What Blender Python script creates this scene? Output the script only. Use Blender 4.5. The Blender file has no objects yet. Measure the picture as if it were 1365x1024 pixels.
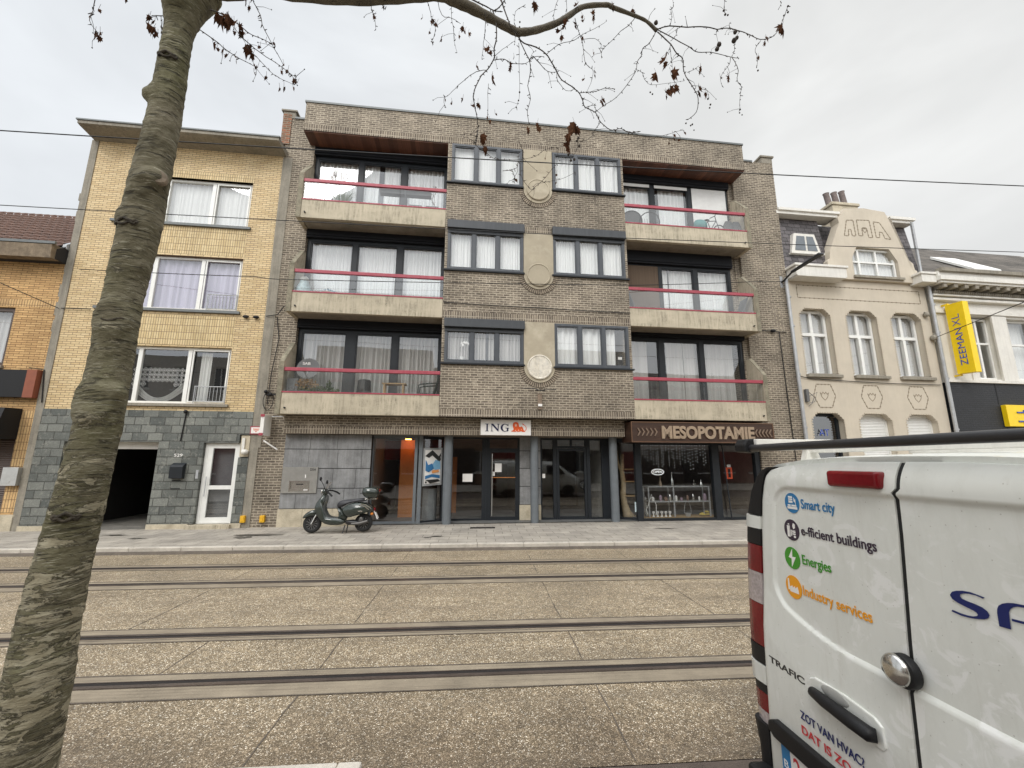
import bpy, bmesh, math, random
from mathutils import Vector, Matrix
random.seed(7)
S=bpy.context.scene
COL=S.collection
BETA=.0438
FO=(0.0,12.0,0.0)          # facade origin: buildings are described along the building line
def fworld(p):
    c,s=math.cos(BETA),math.sin(BETA)
    return (FO[0]+c*p[0]-s*p[1], FO[1]+s*p[0]+c*p[1], FO[2]+p[2])
BASE={}
def tagit(o,label,cat,group=None):
    o['label']=label; o['category']=cat
    if group: o['group']=group
def place(o,base,frame,rz=0):
    if frame=='F': o.location=fworld(base); o.rotation_euler=(0,0,BETA+rz)
    else: o.location=base; o.rotation_euler=(0,0,rz)
def thing(name,label,cat,base,frame='F',group=None,rz=0):
    o=bpy.data.objects.new(name,None); o.empty_display_size=.2; COL.objects.link(o)
    place(o,base,frame,rz); BASE[o.name]=Vector(base); tagit(o,label,cat,group); return o
class MB:
    def __init__(s): s.v=[]; s.f=[]; s.m=[]; s.mi=0
    def add(s,vs,fs):
        n=len(s.v); s.v+= [tuple(v) for v in vs]
        for f in fs: s.f.append(tuple(i+n for i in f)); s.m.append(s.mi)
        return s
    def box(s,x0,x1,y0,y1,z0,z1):
        return s.add([(x0,y0,z0),(x1,y0,z0),(x1,y1,z0),(x0,y1,z0),(x0,y0,z1),(x1,y0,z1),(x1,y1,z1),(x0,y1,z1)],
            [(0,3,2,1),(4,5,6,7),(0,1,5,4),(1,2,6,5),(2,3,7,6),(3,0,4,7)])
    def quad(s,a,b,c,d): return s.add([a,b,c,d],[(0,1,2,3)])
    def ext(s,pts,d):   # pts 3d polygon, d extrude vector
        n=len(pts); q=[tuple(p[i]+d[i] for i in range(3)) for p in pts]
        fs=[tuple(range(n)),tuple(range(2*n-1,n-1,-1))]+[(i,(i+1)%n,n+(i+1)%n,n+i) for i in range(n)]
        return s.add(list(pts)+q,fs)
    def py(s,pts,y0,y1): return s.ext([(a,y0,b) for a,b in pts],(0,y1-y0,0))
    def pxx(s,pts,x0,x1): return s.ext([(x0,a,b) for a,b in pts],(x1-x0,0,0))
    def pz(s,pts,z0,z1): return s.ext([(a,b,z0) for a,b in pts],(0,0,z1-z0))
    def wall(s,x0,x1,z0,z1,y0,y1,ops=()):
        xs=sorted({x0,x1,*[o[0] for o in ops],*[o[1] for o in ops]}); zs=sorted({z0,z1,*[o[2] for o in ops],*[o[3] for o in ops]})
        xs=[x for x in xs if x0-1e-6<=x<=x1+1e-6]; zs=[z for z in zs if z0-1e-6<=z<=z1+1e-6]
        nx,nz=len(xs)-1,len(zs)-1
        F=[[not any(o[0]-1e-6<=(xs[i]+xs[i+1])/2<=o[1]+1e-6 and o[2]-1e-6<=(zs[j]+zs[j+1])/2<=o[3]+1e-6 for o in ops) for j in range(nz)] for i in range(nx)]
        g=lambda i,j: 0<=i<nx and 0<=j<nz and F[i][j]
        for i in range(nx):
            for j in range(nz):
                if not F[i][j]: continue
                a,b,c,d=xs[i],xs[i+1],zs[j],zs[j+1]
                s.quad((a,y0,c),(b,y0,c),(b,y0,d),(a,y0,d)); s.quad((b,y1,c),(a,y1,c),(a,y1,d),(b,y1,d))
                if not g(i-1,j): s.quad((a,y1,c),(a,y0,c),(a,y0,d),(a,y1,d))
                if not g(i+1,j): s.quad((b,y0,c),(b,y1,c),(b,y1,d),(b,y0,d))
                if not g(i,j-1): s.quad((a,y1,c),(b,y1,c),(b,y0,c),(a,y0,c))
                if not g(i,j+1): s.quad((a,y0,d),(b,y0,d),(b,y1,d),(a,y1,d))
        return s
    def ring(s,x0,x1,z0,z1,y0,y1,t): 
        return s.wall(x0,x1,z0,z1,y0,y1,[(x0+t,x1-t,z0+t,z1-t)])
    def tube(s,pts,r,n=8,cap=True):
        pts=[Vector(p) for p in pts]; m=len(pts)
        rr=r if isinstance(r,(list,tuple)) else [r]*m
        vs=[]; fs=[]; up=None
        for i,p in enumerate(pts):
            t=(pts[min(i+1,m-1)]-pts[max(i-1,0)])
            if t.length<1e-9: t=Vector((0,0,1))
            t.normalize()
            if up is None:
                up=Vector((0,0,1)) if abs(t.z)<.9 else Vector((0,1,0))
            a=t.cross(up)
            if a.length<1e-6: a=t.orthogonal()
            a.normalize(); b=t.cross(a).normalized(); up=a.cross(t)
            up=-b if False else up
            for k in range(n):
                w=2*math.pi*k/n; vs.append(p+(a*math.cos(w)+b*math.sin(w))*rr[i])
        for i in range(m-1):
            for k in range(n):
                fs.append((i*n+k,i*n+(k+1)%n,(i+1)*n+(k+1)%n,(i+1)*n+k))
        if cap: fs.append(tuple(range(n-1,-1,-1))); fs.append(tuple((m-1)*n+k for k in range(n)))
        return s.add(vs,fs)
    def lathe(s,prof,c=(0,0,0),n=20,M=None):
        vs=[];fs=[]; m=len(prof)
        for r,z in prof:
            for k in range(n):
                w=2*math.pi*k/n; v=Vector((r*math.cos(w),r*math.sin(w),z))
                if M: v=M@v
                vs.append(v+Vector(c))
        for i in range(m-1):
            for k in range(n): fs.append((i*n+k,i*n+(k+1)%n,(i+1)*n+(k+1)%n,(i+1)*n+k))
        fs.append(tuple(range(n-1,-1,-1))); fs.append(tuple((m-1)*n+k for k in range(n)))
        return s.add(vs,fs)
    def ball(s,c,r,n=10,m=7,sq=(1,1,1),jit=0):
        vs=[];fs=[]
        for i in range(m+1):
            a=math.pi*i/m
            for k in range(n):
                w=2*math.pi*k/n; q=1+random.uniform(-jit,jit)
                vs.append((c[0]+r*sq[0]*q*math.sin(a)*math.cos(w),c[1]+r*sq[1]*q*math.sin(a)*math.sin(w),c[2]+r*sq[2]*q*math.cos(a)))
        for i in range(m):
            for k in range(n): fs.append((i*n+k,(i+1)*n+k,(i+1)*n+(k+1)%n,i*n+(k+1)%n))
        return s.add(vs,fs)
    def curtain(s,x0,x1,z0,z1,y,amp=.02,wl=.12,n=None,ph=0,jit=.4):
        n=n or max(8,int((x1-x0)/wl*8)); vs=[];fs=[]
        p=ph
        for i in range(n+1):
            x=x0+(x1-x0)*i/n; p+=2*math.pi*(x1-x0)/n/wl*(1+jit*math.sin(i*.37+ph*3)+jit*.5*math.sin(i*.11+ph))
            o=amp*math.sin(p); o2=amp*1.2*math.sin(p+.5)
            vs+=[(x,y+o2,z0),(x,y+o*.8,z1)]
        for i in range(n): fs.append((2*i,2*i+2,2*i+3,2*i+1))
        return s.add(vs,fs)
    def each(s,name,mat,parent,**k):
        # every separate piece of this builder becomes a part of its own
        up=list(range(len(s.v)))
        def fd(i):
            while up[i]!=i: up[i]=up[up[i]]; i=up[i]
            return i
        for f in s.f:
            for i in f[1:]: up[fd(i)]=fd(f[0])
        gr={}
        for f in s.f: gr.setdefault(fd(f[0]),[]).append(f)
        out=None
        for fs in gr.values():
            ids=sorted({i for f in fs for i in f}); mp={i:j for j,i in enumerate(ids)}; q=MB(); q.v=[s.v[i] for i in ids]; q.f=[tuple(mp[i] for i in f) for f in fs]; q.m=[0]*len(fs); out=q.build(name,mat,parent,**k)
        return out
    def build(s,name,mat,parent=None,base=None,frame='F',smooth=False,bevel=0,label=None,kind=None,rz=0,seg=2,recalc=True):
        if parent is not None: b=BASE[parent.name]
        else: b=Vector(base if base is not None else (0,0,0))
        me=bpy.data.meshes.new(name); me.from_pydata([tuple(Vector(v)-b) for v in s.v],[],s.f)
        mats=mat if isinstance(mat,(list,tuple)) else [mat]
        for m_ in mats: me.materials.append(m_)
        if len(mats)>1:
            for p,i in zip(me.polygons,s.m): p.material_index=i
        if recalc:
            bm=bmesh.new(); bm.from_mesh(me)
            if smooth: bmesh.ops.remove_doubles(bm,verts=bm.verts,dist=1e-5)
            bmesh.ops.recalc_face_normals(bm,faces=bm.faces); bm.to_mesh(me); bm.free()
        if smooth:
            for p in me.polygons: p.use_smooth=True
            if smooth!='all':
                try: me.set_sharp_from_angle(angle=math.radians(40))
                except Exception: pass
        me.update()
        o=bpy.data.objects.new(name,me); COL.objects.link(o)
        BASE[o.name]=b
        if parent is not None: o.parent=parent
        else: place(o,b,frame,rz)
        if label: o['label']=label
        if kind: o['kind']=kind
        if bevel:
            md=o.modifiers.new('b','BEVEL'); md.width=bevel; md.segments=seg; md.limit_method='ANGLE'; md.angle_limit=math.radians(35)
        return o
def text_mesh(txt,w,h,extr=.003,bold=0,italic=0,spacing=1.0):
    """polygons of a word: (verts,faces) fitted to width w and cap height h, lying in x (right) / y (up), thickness in z"""
    cu=bpy.data.curves.new('t','FONT'); cu.body=txt; cu.size=1; cu.extrude=.01; cu.offset=bold; cu.space_character=spacing; cu.shear=italic
    cu.resolution_u=6
    o=bpy.data.objects.new('t',cu); me=bpy.data.meshes.new_from_object(o)
    ref=bpy.data.curves.new('r','FONT'); ref.body='H'; ref.size=1; ref.offset=bold
    ro=bpy.data.objects.new('r',ref); rm=bpy.data.meshes.new_from_object(ro)
    hh=max(v.co.y for v in rm.vertices)-min(v.co.y for v in rm.vertices)
    x0=min(v.co.x for v in me.vertices); x1=max(v.co.x for v in me.vertices)
    vs=[((v.co.x-x0)/(x1-x0)*w, v.co.y/hh*h, (v.co.z+.01)/.02*extr) for v in me.vertices]
    fs=[tuple(p.vertices) for p in me.polygons]
    bpy.data.objects.remove(o); bpy.data.objects.remove(ro); bpy.data.meshes.remove(me); bpy.data.meshes.remove(rm)
    bpy.data.curves.remove(cu); bpy.data.curves.remove(ref)
    return vs,fs
def text_on(mb,txt,org,right,up,w,h,**k):
    vs,fs=text_mesh(txt,w,h,**k); R=Vector(right).normalized(); U=Vector(up).normalized(); N=R.cross(U)
    mb.add([Vector(org)+R*v[0]+U*v[1]+N*v[2] for v in vs],fs)
def dup(o,base,label,frame='F',rz=0,group=None):
    r=o.copy(); COL.objects.link(r); place(r,base,frame,rz); r['label']=label
    if group: r['group']=group
    BASE[r.name]=Vector(base)
    for ch in list(o.children):
        c=ch.copy(); COL.objects.link(c); c.parent=r
        for g in ch.children:
            d=g.copy(); COL.objects.link(d); d.parent=c
    return r
# ---------------------------------------------------------------- materials
def srgb(r,g,b):
    f=lambda c:((c/255+.055)/1.055)**2.4 if c>10 else c/255/12.92
    return (f(r),f(g),f(b),1)
class NT:
    def __init__(s,name):
        s.m=bpy.data.materials.new(name); s.m.use_nodes=True; s.t=s.m.node_tree; s.t.nodes.clear()
        s.out=s.n('ShaderNodeOutputMaterial')
    def n(s,k,**a):
        x=s.t.nodes.new(k)
        for q,v in a.items(): setattr(x,q,v)
        return x
    def l(s,a,b): s.t.links.new(a,b)
    def coord(s): 
        return s.n('ShaderNodeTexCoord').outputs['Object']
    def mapp(s,vec,scale=(1,1,1),loc=(0,0,0),rot=(0,0,0)):
        m=s.n('ShaderNodeMapping'); m.inputs['Scale'].default_value=scale; m.inputs['Location'].default_value=loc; m.inputs['Rotation'].default_value=rot; s.l(vec,m.inputs[0]); return m.outputs[0]
    def noise(s,vec,scale,detail=4,rough=.6,dist=0):
        x=s.n('ShaderNodeTexNoise'); x.inputs['Scale'].default_value=scale; x.inputs['Detail'].default_value=detail; x.inputs['Roughness'].default_value=rough; x.inputs['Distortion'].default_value=dist; s.l(vec,x.inputs['Vector']); return x.outputs['Fac']
    def vor(s,vec,scale,feature='F1',out='Distance',rand=1):
        x=s.n('ShaderNodeTexVoronoi',feature=feature); x.inputs['Scale'].default_value=scale; x.inputs['Randomness'].default_value=rand; s.l(vec,x.inputs['Vector']); return x.outputs[out]
    def ramp(s,fac,stops,interp='LINEAR'):
        x=s.n('ShaderNodeValToRGB'); e=x.color_ramp.elements; x.color_ramp.interpolation=interp
        while len(e)<len(stops): e.new(.5)
        for q,(p,c) in zip(e,stops):
            q.position=p; q.color=c if len(c)==4 else (*c,1)
        s.l(fac,x.inputs[0]); return x.outputs[0]
    def g(s,fac,a,b,va=0.,vb=1.):
        x=s.n('ShaderNodeMapRange'); x.inputs[1].default_value=a; x.inputs[2].default_value=b; x.inputs[3].default_value=va; x.inputs[4].default_value=vb; s.l(fac,x.inputs[0]); return x.outputs[0]
    def mix(s,f,a,b,mode='MIX'):
        x=s.n('ShaderNodeMix',data_type='RGBA',blend_type=mode)
        for i,v in ((0,f),(6,a),(7,b)):
            if hasattr(v,'node'): s.l(v,x.inputs[i])
            else: x.inputs[i].default_value=v
        return x.outputs[2]
    def math(s,op,a,b=None,clamp=False):
        x=s.n('ShaderNodeMath',operation=op,use_clamp=clamp)
        for i,v in ((0,a),(1,b)):
            if v is None: continue
            if hasattr(v,'node'): s.l(v,x.inputs[i])
            else: x.inputs[i].default_value=v
        return x.outputs[0]
    def bump(s,h,strength=.3,dist=.01):
        x=s.n('ShaderNodeBump'); x.inputs['Strength'].default_value=strength; x.inputs['Distance'].default_value=dist; s.l(h,x.inputs['Height']); return x.outputs[0]
    def bsdf(s,col,rough=.7,metal=0,normal=None,spec=.5,coat=0,emis=None,es=0):
        p=s.n('ShaderNodeBsdfPrincipled')
        for k,v in (('Base Color',col),('Roughness',rough),('Metallic',metal),('Specular IOR Level',spec),('Coat Weight',coat)):
            if hasattr(v,'node'): s.l(v,p.inputs[k])
            else: p.inputs[k].default_value=v
        if normal is not None: s.l(normal,p.inputs['Normal'])
        if emis: p.inputs['Emission Color'].default_value=emis; p.inputs['Emission Strength'].default_value=es
        s.l(p.outputs[0],s.out.inputs[0]); return p
def pm(name,c,rough=.65,metal=0,var=.12,scale=6,bump=.15,fine=60,spec=.5,coat=0,streak=0,dirt=None,dirtamt=.5):
    n=NT(name); v=n.coord()
    a=n.noise(v,scale,5,.65); b=n.noise(v,fine,3,.6)
    f=n.math('ADD',n.g(a,.3,.7,1-var,1+var),n.g(b,.3,.7,-var*.5,var*.5))
    col=n.mix(1.0,c,f,'MULTIPLY')
    if streak:
        sv=n.mapp(v,(14,14,.9)); st=n.noise(sv,1.0,5,.7); m=n.g(st,.45,.75,0,streak)
        col=n.mix(m,col,dirt or (.05,.045,.035,1))
    if dirt and not streak:
        m=n.g(n.noise(v,scale*.6,6,.7),.5,.72,0,dirtamt); col=n.mix(m,col,dirt)
    nb=n.bump(b,bump,.01) if bump else None
    n.bsdf(col,rough,metal,nb,spec,coat); return n.m
def brick(name,c1,c2,mortar,bw=.2,bh=.068,ms=.009,vertical=False,stack=False,var=.35,stain=.35,rough=.85,bump=.6,bias=0,blotch=None,squash=1):
    n=NT(name); v=n.coord(); sx=n.n('ShaderNodeSeparateXYZ'); n.l(v,sx.inputs[0])
    u=n.math('ADD',sx.outputs[0],sx.outputs[1]); z=sx.outputs[2]
    cb=n.n('ShaderNodeCombineXYZ'); n.l(z if vertical else u,cb.inputs[0]); n.l(u if vertical else z,cb.inputs[1])
    # hand-laid waviness
    wob=n.noise(v,9,2,.5); cb2=n.n('ShaderNodeVectorMath',operation='ADD'); n.l(cb.outputs[0],cb2.inputs[0])
    wv=n.n('ShaderNodeCombineXYZ'); n.l(n.g(wob,.3,.7,-.004,.004),wv.inputs[1]); n.l(wv.outputs[0],cb2.inputs[1])
    bt=n.n('ShaderNodeTexBrick'); n.l(cb2.outputs[0],bt.inputs['Vector'])
    bt.offset=0 if stack else .5; bt.inputs['Scale'].default_value=1; bt.inputs['Brick Width'].default_value=bw; bt.inputs['Row Height'].default_value=bh
    bt.inputs['Mortar Size'].default_value=ms; bt.inputs['Mortar Smooth'].default_value=.25; bt.inputs['Bias'].default_value=bias
    bt.inputs['Color1'].default_value=c1; bt.inputs['Color2'].default_value=c2; bt.inputs['Mortar'].default_value=mortar
    col=bt.outputs['Color']
    if blotch:   # patchy pale mortar smears
        k=n.math('MULTIPLY',n.g(n.noise(v,11,4,.75),.53,.66,0,.65),n.g(n.noise(v,1.3,3,.6),.35,.6,.25,1))
        col=n.mix(k,col,blotch)
    d=n.g(n.noise(v,40,3,.7),.25,.75,1-var*.5,1+var*.5); col=n.mix(1.0,col,d,'MULTIPLY')
    d2=n.g(n.noise(v,.9,5,.65),.3,.7,1-stain,1+stain*.5); col=n.mix(1.0,col,d2,'MULTIPLY')
    sv=n.mapp(v,(5,5,.5)); st=n.g(n.noise(sv,1,4,.7),.55,.8,0,stain*.8); col=n.mix(st,col,(.03,.027,.022,1))
    h=n.math('ADD',n.math('MULTIPLY',bt.outputs['Fac'],-1.0),n.math('MULTIPLY',n.noise(v,70,2,.6),.4))
    n.bsdf(col,rough,0,n.bump(h,bump,.008),.3); return n.m
def glass(name,tint=(.8,.84,.84,1),ior=1.55,rough=.0,dirt=.04,boost=1.0):
    n=NT(name); ge=n.n('ShaderNodeNewGeometry'); dt=n.n('ShaderNodeVectorMath',operation='DOT_PRODUCT'); n.l(ge.outputs['Normal'],dt.inputs[0]); n.l(ge.outputs['Incoming'],dt.inputs[1])
    r0=((ior-1)/(ior+1))**2; q=n.math('POWER',n.math('SUBTRACT',1.0,n.math('ABSOLUTE',dt.outputs['Value'])),5.0)
    f=n.math('MULTIPLY',n.math('ADD',n.math('MULTIPLY',q,1-r0),r0),boost,clamp=True)   # the same from both sides of the sheet
    v=n.coord(); wav=n.bump(n.noise(v,.8,1,.5),.05,.04)
    t=n.n('ShaderNodeBsdfTransparent'); t.inputs[0].default_value=tint
    g=n.n('ShaderNodeBsdfGlossy'); g.inputs['Roughness'].default_value=rough; g.inputs[0].default_value=(.95,.97,1,1); n.l(wav,g.inputs['Normal'])
    d=n.n('ShaderNodeBsdfDiffuse'); d.inputs[0].default_value=(.5,.5,.47,1)
    m1=n.n('ShaderNodeMixShader'); n.l(n.g(n.noise(v,3,5,.7),.3,.8,dirt*.3,dirt*2),m1.inputs[0]); n.l(t.outputs[0],m1.inputs[1]); n.l(d.outputs[0],m1.inputs[2])
    m2=n.n('ShaderNodeMixShader'); n.l(f,m2.inputs[0]); n.l(m1.outputs[0],m2.inputs[1]); n.l(g.outputs[0],m2.inputs[2])
    n.l(m2.outputs[0],n.out.inputs[0]); return n.m
def cloth(name,c,trans=.25):
    n=NT(name); v=n.coord()
    col=n.mix(1.0,c,n.g(n.noise(n.mapp(v,(25,25,.4)),1,3,.6),.3,.7,.86,1.08),'MULTIPLY')
    d=n.n('ShaderNodeBsdfDiffuse'); n.l(col,d.inputs[0]); t=n.n('ShaderNodeBsdfTranslucent'); n.l(col,t.inputs[0])
    m=n.n('ShaderNodeMixShader'); m.inputs[0].default_value=trans; n.l(d.outputs[0],m.inputs[1]); n.l(t.outputs[0],m.inputs[2]); n.l(m.outputs[0],n.out.inputs[0]); return n.m
MT={}
MT['brick']=brick('grey_brown_brick',(.215,.18,.138,1),(.115,.094,.074,1),(.45,.39,.305,1),bias=-.05,blotch=(.52,.455,.36,1),ms=.010,stain=.42)
MT['brick_v']=brick('grey_brown_brick_upright',(.24,.20,.15,1),(.125,.10,.078,1),(.45,.39,.31,1),bw=.2,vertical=True,stack=True,ms=.009)
MT['redbrick']=brick('orange_brick',(.34,.13,.07,1),(.14,.09,.06,1),(.3,.26,.2,1),stain=.2)
MT['yellow']=brick('yellow_glazed_brick',(.70,.55,.32,1),(.58,.43,.23,1),(.16,.10,.06,1),bw=.2,bh=.062,ms=.006,var=.2,stain=.16,rough=.55,bump=.5)
MT['yellow_v']=brick('yellow_upright_brick',(.70,.56,.32,1),(.58,.44,.23,1),(.16,.10,.06,1),bw=.2,bh=.062,ms=.006,var=.2,stain=.16,vertical=True,stack=True,rough=.55,bump=.5)
MT['orange']=brick('ochre_brick',(.66,.43,.20,1),(.5,.31,.14,1),(.14,.08,.045,1),bw=.24,bh=.062,ms=.006,var=.25,stain=.3)
MT['orange_v']=brick('ochre_upright_brick',(.66,.45,.22,1),(.54,.35,.17,1),(.14,.08,.045,1),bw=.2,bh=.062,ms=.006,vertical=True,stack=True)
MT['darkbrick']=brick('charcoal_painted_brick',(.035,.037,.042,1),(.03,.032,.036,1),(.02,.021,.024,1),bw=.2,bh=.07,ms=.008,var=.2,stain=.15,rough=.55,bump=.8)
MT['plain']=brick('reddish_plain_brick',(.3,.16,.1,1),(.24,.13,.08,1),(.35,.3,.25,1))
MT['stone']=brick('green_grey_slate_blocks',(.215,.222,.20,1),(.09,.098,.092,1),(.07,.07,.063,1),bw=.36,bh=.205,ms=.011,var=.5,stain=.25,rough=.6,bump=.9,blotch=(.30,.30,.265,1))
MT['slate']=brick('purple_grey_slates',(.165,.15,.155,1),(.085,.078,.082,1),(.025,.022,.022,1),bw=.24,bh=.155,ms=.009,var=.4,stain=.2,rough=.5,bump=1)
n=NT('weathered_beige_concrete'); v=n.coord()
col=n.mix(1.0,(.50,.44,.335,1),n.g(n.noise(v,1.7,5,.65),.3,.7,.84,1.12),'MULTIPLY')
st=n.math('MULTIPLY',n.g(n.noise(n.mapp(v,(17,17,1.6)),1,5,.75),.42,.64,0,1),n.g(n.noise(n.mapp(v,(1,1,2.5)),1.5,3,.6),.38,.62,.12,1))
sp=n.g(n.noise(v,42,4,.8),.42,.60,.25,1); col=n.mix(n.math('MULTIPLY',n.math('MULTIPLY',st,sp),.95),col,(.085,.08,.055,1))
col=n.mix(n.g(n.noise(n.mapp(v,(7,7,.5)),1,4,.7),.60,.74,0,.5),col,(.15,.13,.095,1))
n.bsdf(col,.88,0,n.bump(n.noise(v,50,4,.7),.3,.01),.3); MT['concrete']=n.m
MT['concrete_d']=pm('dark_weathered_concrete',(.27,.245,.2,1),.9,var=.2,scale=2.5,fine=30,streak=.5,dirt=(.07,.065,.05,1),bump=.4)
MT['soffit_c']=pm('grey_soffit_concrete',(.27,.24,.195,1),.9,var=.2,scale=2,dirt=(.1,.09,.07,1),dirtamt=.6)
MT['strip']=pm('beige_render_strip',(.38,.33,.245,1),.85,var=.1,scale=2,fine=90,bump=.35,dirt=(.62,.56,.44,1),dirtamt=.5)
MT['plinth']=pm('sandy_stone_plinth',(.50,.44,.33,1),.85,var=.2,scale=3,fine=40,bump=.3,dirt=(.25,.2,.13,1),dirtamt=.5)
MT['bluestone']=pm('blue_grey_stone_cladding',(.20,.20,.20,1),.6,var=.4,scale=2.4,fine=70,bump=.2,streak=.35,dirt=(.42,.43,.44,1))
MT['anth']=pm('anthracite_frame',(.017,.020,.024,1),.45,var=.1,bump=.03,spec=.3)
MT['baygrey']=pm('blue_grey_frame',(.058,.065,.076,1),.45,var=.08,bump=.03,streak=.15,dirt=(.25,.26,.27,1))
MT['pillar']=pm('grey_painted_column',(.14,.155,.168,1),.45,var=.12,scale=4,bump=.08,streak=.3,dirt=(.09,.1,.11,1))
MT['black']=pm('black_plastic',(.010,.010,.011,1),.5,spec=.3,var=.1,bump=.1,fine=300)
MT['blackmetal']=pm('black_metal',(.02,.02,.022,1),.35,bump=.03)
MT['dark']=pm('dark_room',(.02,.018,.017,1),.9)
MT['roller']=pm('dark_shutter_box',(.011,.012,.015,1),.6,spec=.2,bump=.03)
MT['red']=pm('crimson_rail_paint',(.33,.045,.07,1),.5,var=.08,bump=.05,streak=.2,dirt=(.5,.2,.2,1))
MT['wood']=None
MT['white']=pm('white_frame',(.78,.78,.75,1),.4,var=.05,bump=.03,streak=.12,dirt=(.45,.43,.38,1))
MT['whitepaint']=pm('aged_white_paint',(.70,.68,.63,1),.6,var=.08,scale=2,streak=.3,dirt=(.4,.37,.32,1),bump=.15)
MT['cream']=pm('cream_render',(.54,.48,.39,1),.85,var=.07,scale=1.4,fine=120,bump=.2,streak=.22,dirt=(.42,.36,.26,1))
MT['groove']=pm('render_groove',(.22,.18,.13,1),.9)
MT['metal']=pm('zinc',(.42,.43,.44,1),.45,metal=.3,var=.15,streak=.3,dirt=(.2,.2,.2,1))
MT['steel']=pm('brushed_steel',(.52,.52,.5,1),.32,metal=.85,var=.1,bump=.03)
MT['chrome']=pm('worn_chrome',(.6,.59,.56,1),.22,metal=1,var=.1,bump=.02)
MT['zinccap']=pm('dark_zinc_coping',(.13,.14,.14,1),.5,metal=.2)
MT['curt_w']=cloth('white_curtain',(.92,.92,.9,1),.15)
MT['curt_g']=cloth('grey_net_curtain',(.62,.6,.57,1),.2)
MT['curt_b']=cloth('brown_sheer',(.16,.12,.09,1),.2)
MT['baybox']=pm('dark_bay_shutter_box',(.035,.039,.045,1),.45,var=.08,bump=.03,streak=.15,dirt=(.15,.16,.17,1))
MT['glass']=glass('window_glass',tint=(.96,.97,.97,1),ior=1.6,boost=2.4,dirt=.01)
MT['glass_dark']=glass('shop_glass',tint=(.8,.82,.82,1),ior=1.6,boost=1.7,dirt=.0)
MT['glass_rail']=glass('balcony_glass',tint=(.92,.94,.94,1),ior=1.5,boost=2.2,dirt=.06)
MT['tile']=pm('brown_roof_tile',(.095,.048,.032,1),.8,var=.35,scale=7,bump=.3)
MT['shutter_w']=pm('white_roller_slats',(.74,.74,.72,1),.5,var=.04,bump=.02)
MT['shutter_b']=pm('brown_roller_slats',(.075,.05,.04,1),.5,var=.1,bump=.05)
MT['rust']=pm('reddish_board',(.24,.07,.035,1),.6)
MT['meso']=None
MT['orangepaint']=pm('orange_panel',(.62,.22,.05,1),.5,var=.1)
MT['ywsign']=pm('yellow_sign_face',(.86,.60,.01,1),.35,var=.05,bump=0,spec=.4)
MT['bluelet']=pm('blue_letter',(.02,.07,.42,1),.4,var=.04,bump=0)
MT['whitesign']=pm('white_sign_face',(.80,.78,.75,1),.35,var=.03,bump=0)
MT['navy']=pm('navy_letter',(.004,.006,.05,1),.4,var=.02,bump=0)
MT['lion']=pm('orange_lion',(.72,.10,.015,1),.4,var=.1,bump=0)
MT['goldlet']=pm('brushed_bronze_letter',(.36,.27,.19,1),.45,metal=.3,var=.12,bump=0)
MT['green_p']=pm('green_plastic',(.012,.022,.017,1),.5)
MT['leafg']=pm('plant_green',(.07,.10,.03,1),.8,var=.5,scale=30)
MT['flower']=pm('rusty_flowers',(.30,.17,.06,1),.8,var=.6,scale=40)
MT['teak']=pm('pale_wood',(.36,.23,.10,1),.7,var=.2,scale=10)
MT['greyp']=pm('grey_plastic',(.12,.12,.12,1),.6)
MT['terracotta']=pm('terracotta',(.4,.15,.08,1),.8)
MT['teal']=pm('teal_fabric',(.12,.3,.3,1),.8)
n=NT('brown_timber_boards'); v=n.coord(); sx=n.n('ShaderNodeSeparateXYZ'); n.l(v,sx.inputs[0])
fr=n.math('FRACT',n.math('MULTIPLY',sx.outputs[0],7.5)); gap=n.g(fr,.0,.07,.25,1)
fl=n.math('FLOOR',n.math('MULTIPLY',sx.outputs[0],7.5)); wn=n.n('ShaderNodeTexWhiteNoise',noise_dimensions='1D'); n.l(fl,wn.inputs['W'])
col=n.mix(wn.outputs['Value'],(.08,.032,.02,1),(.19,.08,.045,1)); col=n.mix(1,col,n.g(n.noise(n.mapp(v,(60,4,4)),1,4,.7),.3,.7,.7,1.2),'MULTIPLY'); col=n.mix(1,col,gap,'MULTIPLY'); n.bsdf(col,.6,0,n.bump(gap,.5,.01)); MT['wood']=n.m
n=NT('stained_oak_board'); v=n.coord(); w=n.noise(n.mapp(v,(1.2,1.2,16)),1,5,.7,.6)
col=n.ramp(w,[(.3,(.022,.010,.006,1)),(.6,(.055,.026,.015,1)),(.8,(.09,.045,.028,1))]); n.bsdf(col,.5); MT['meso']=n.m
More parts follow.
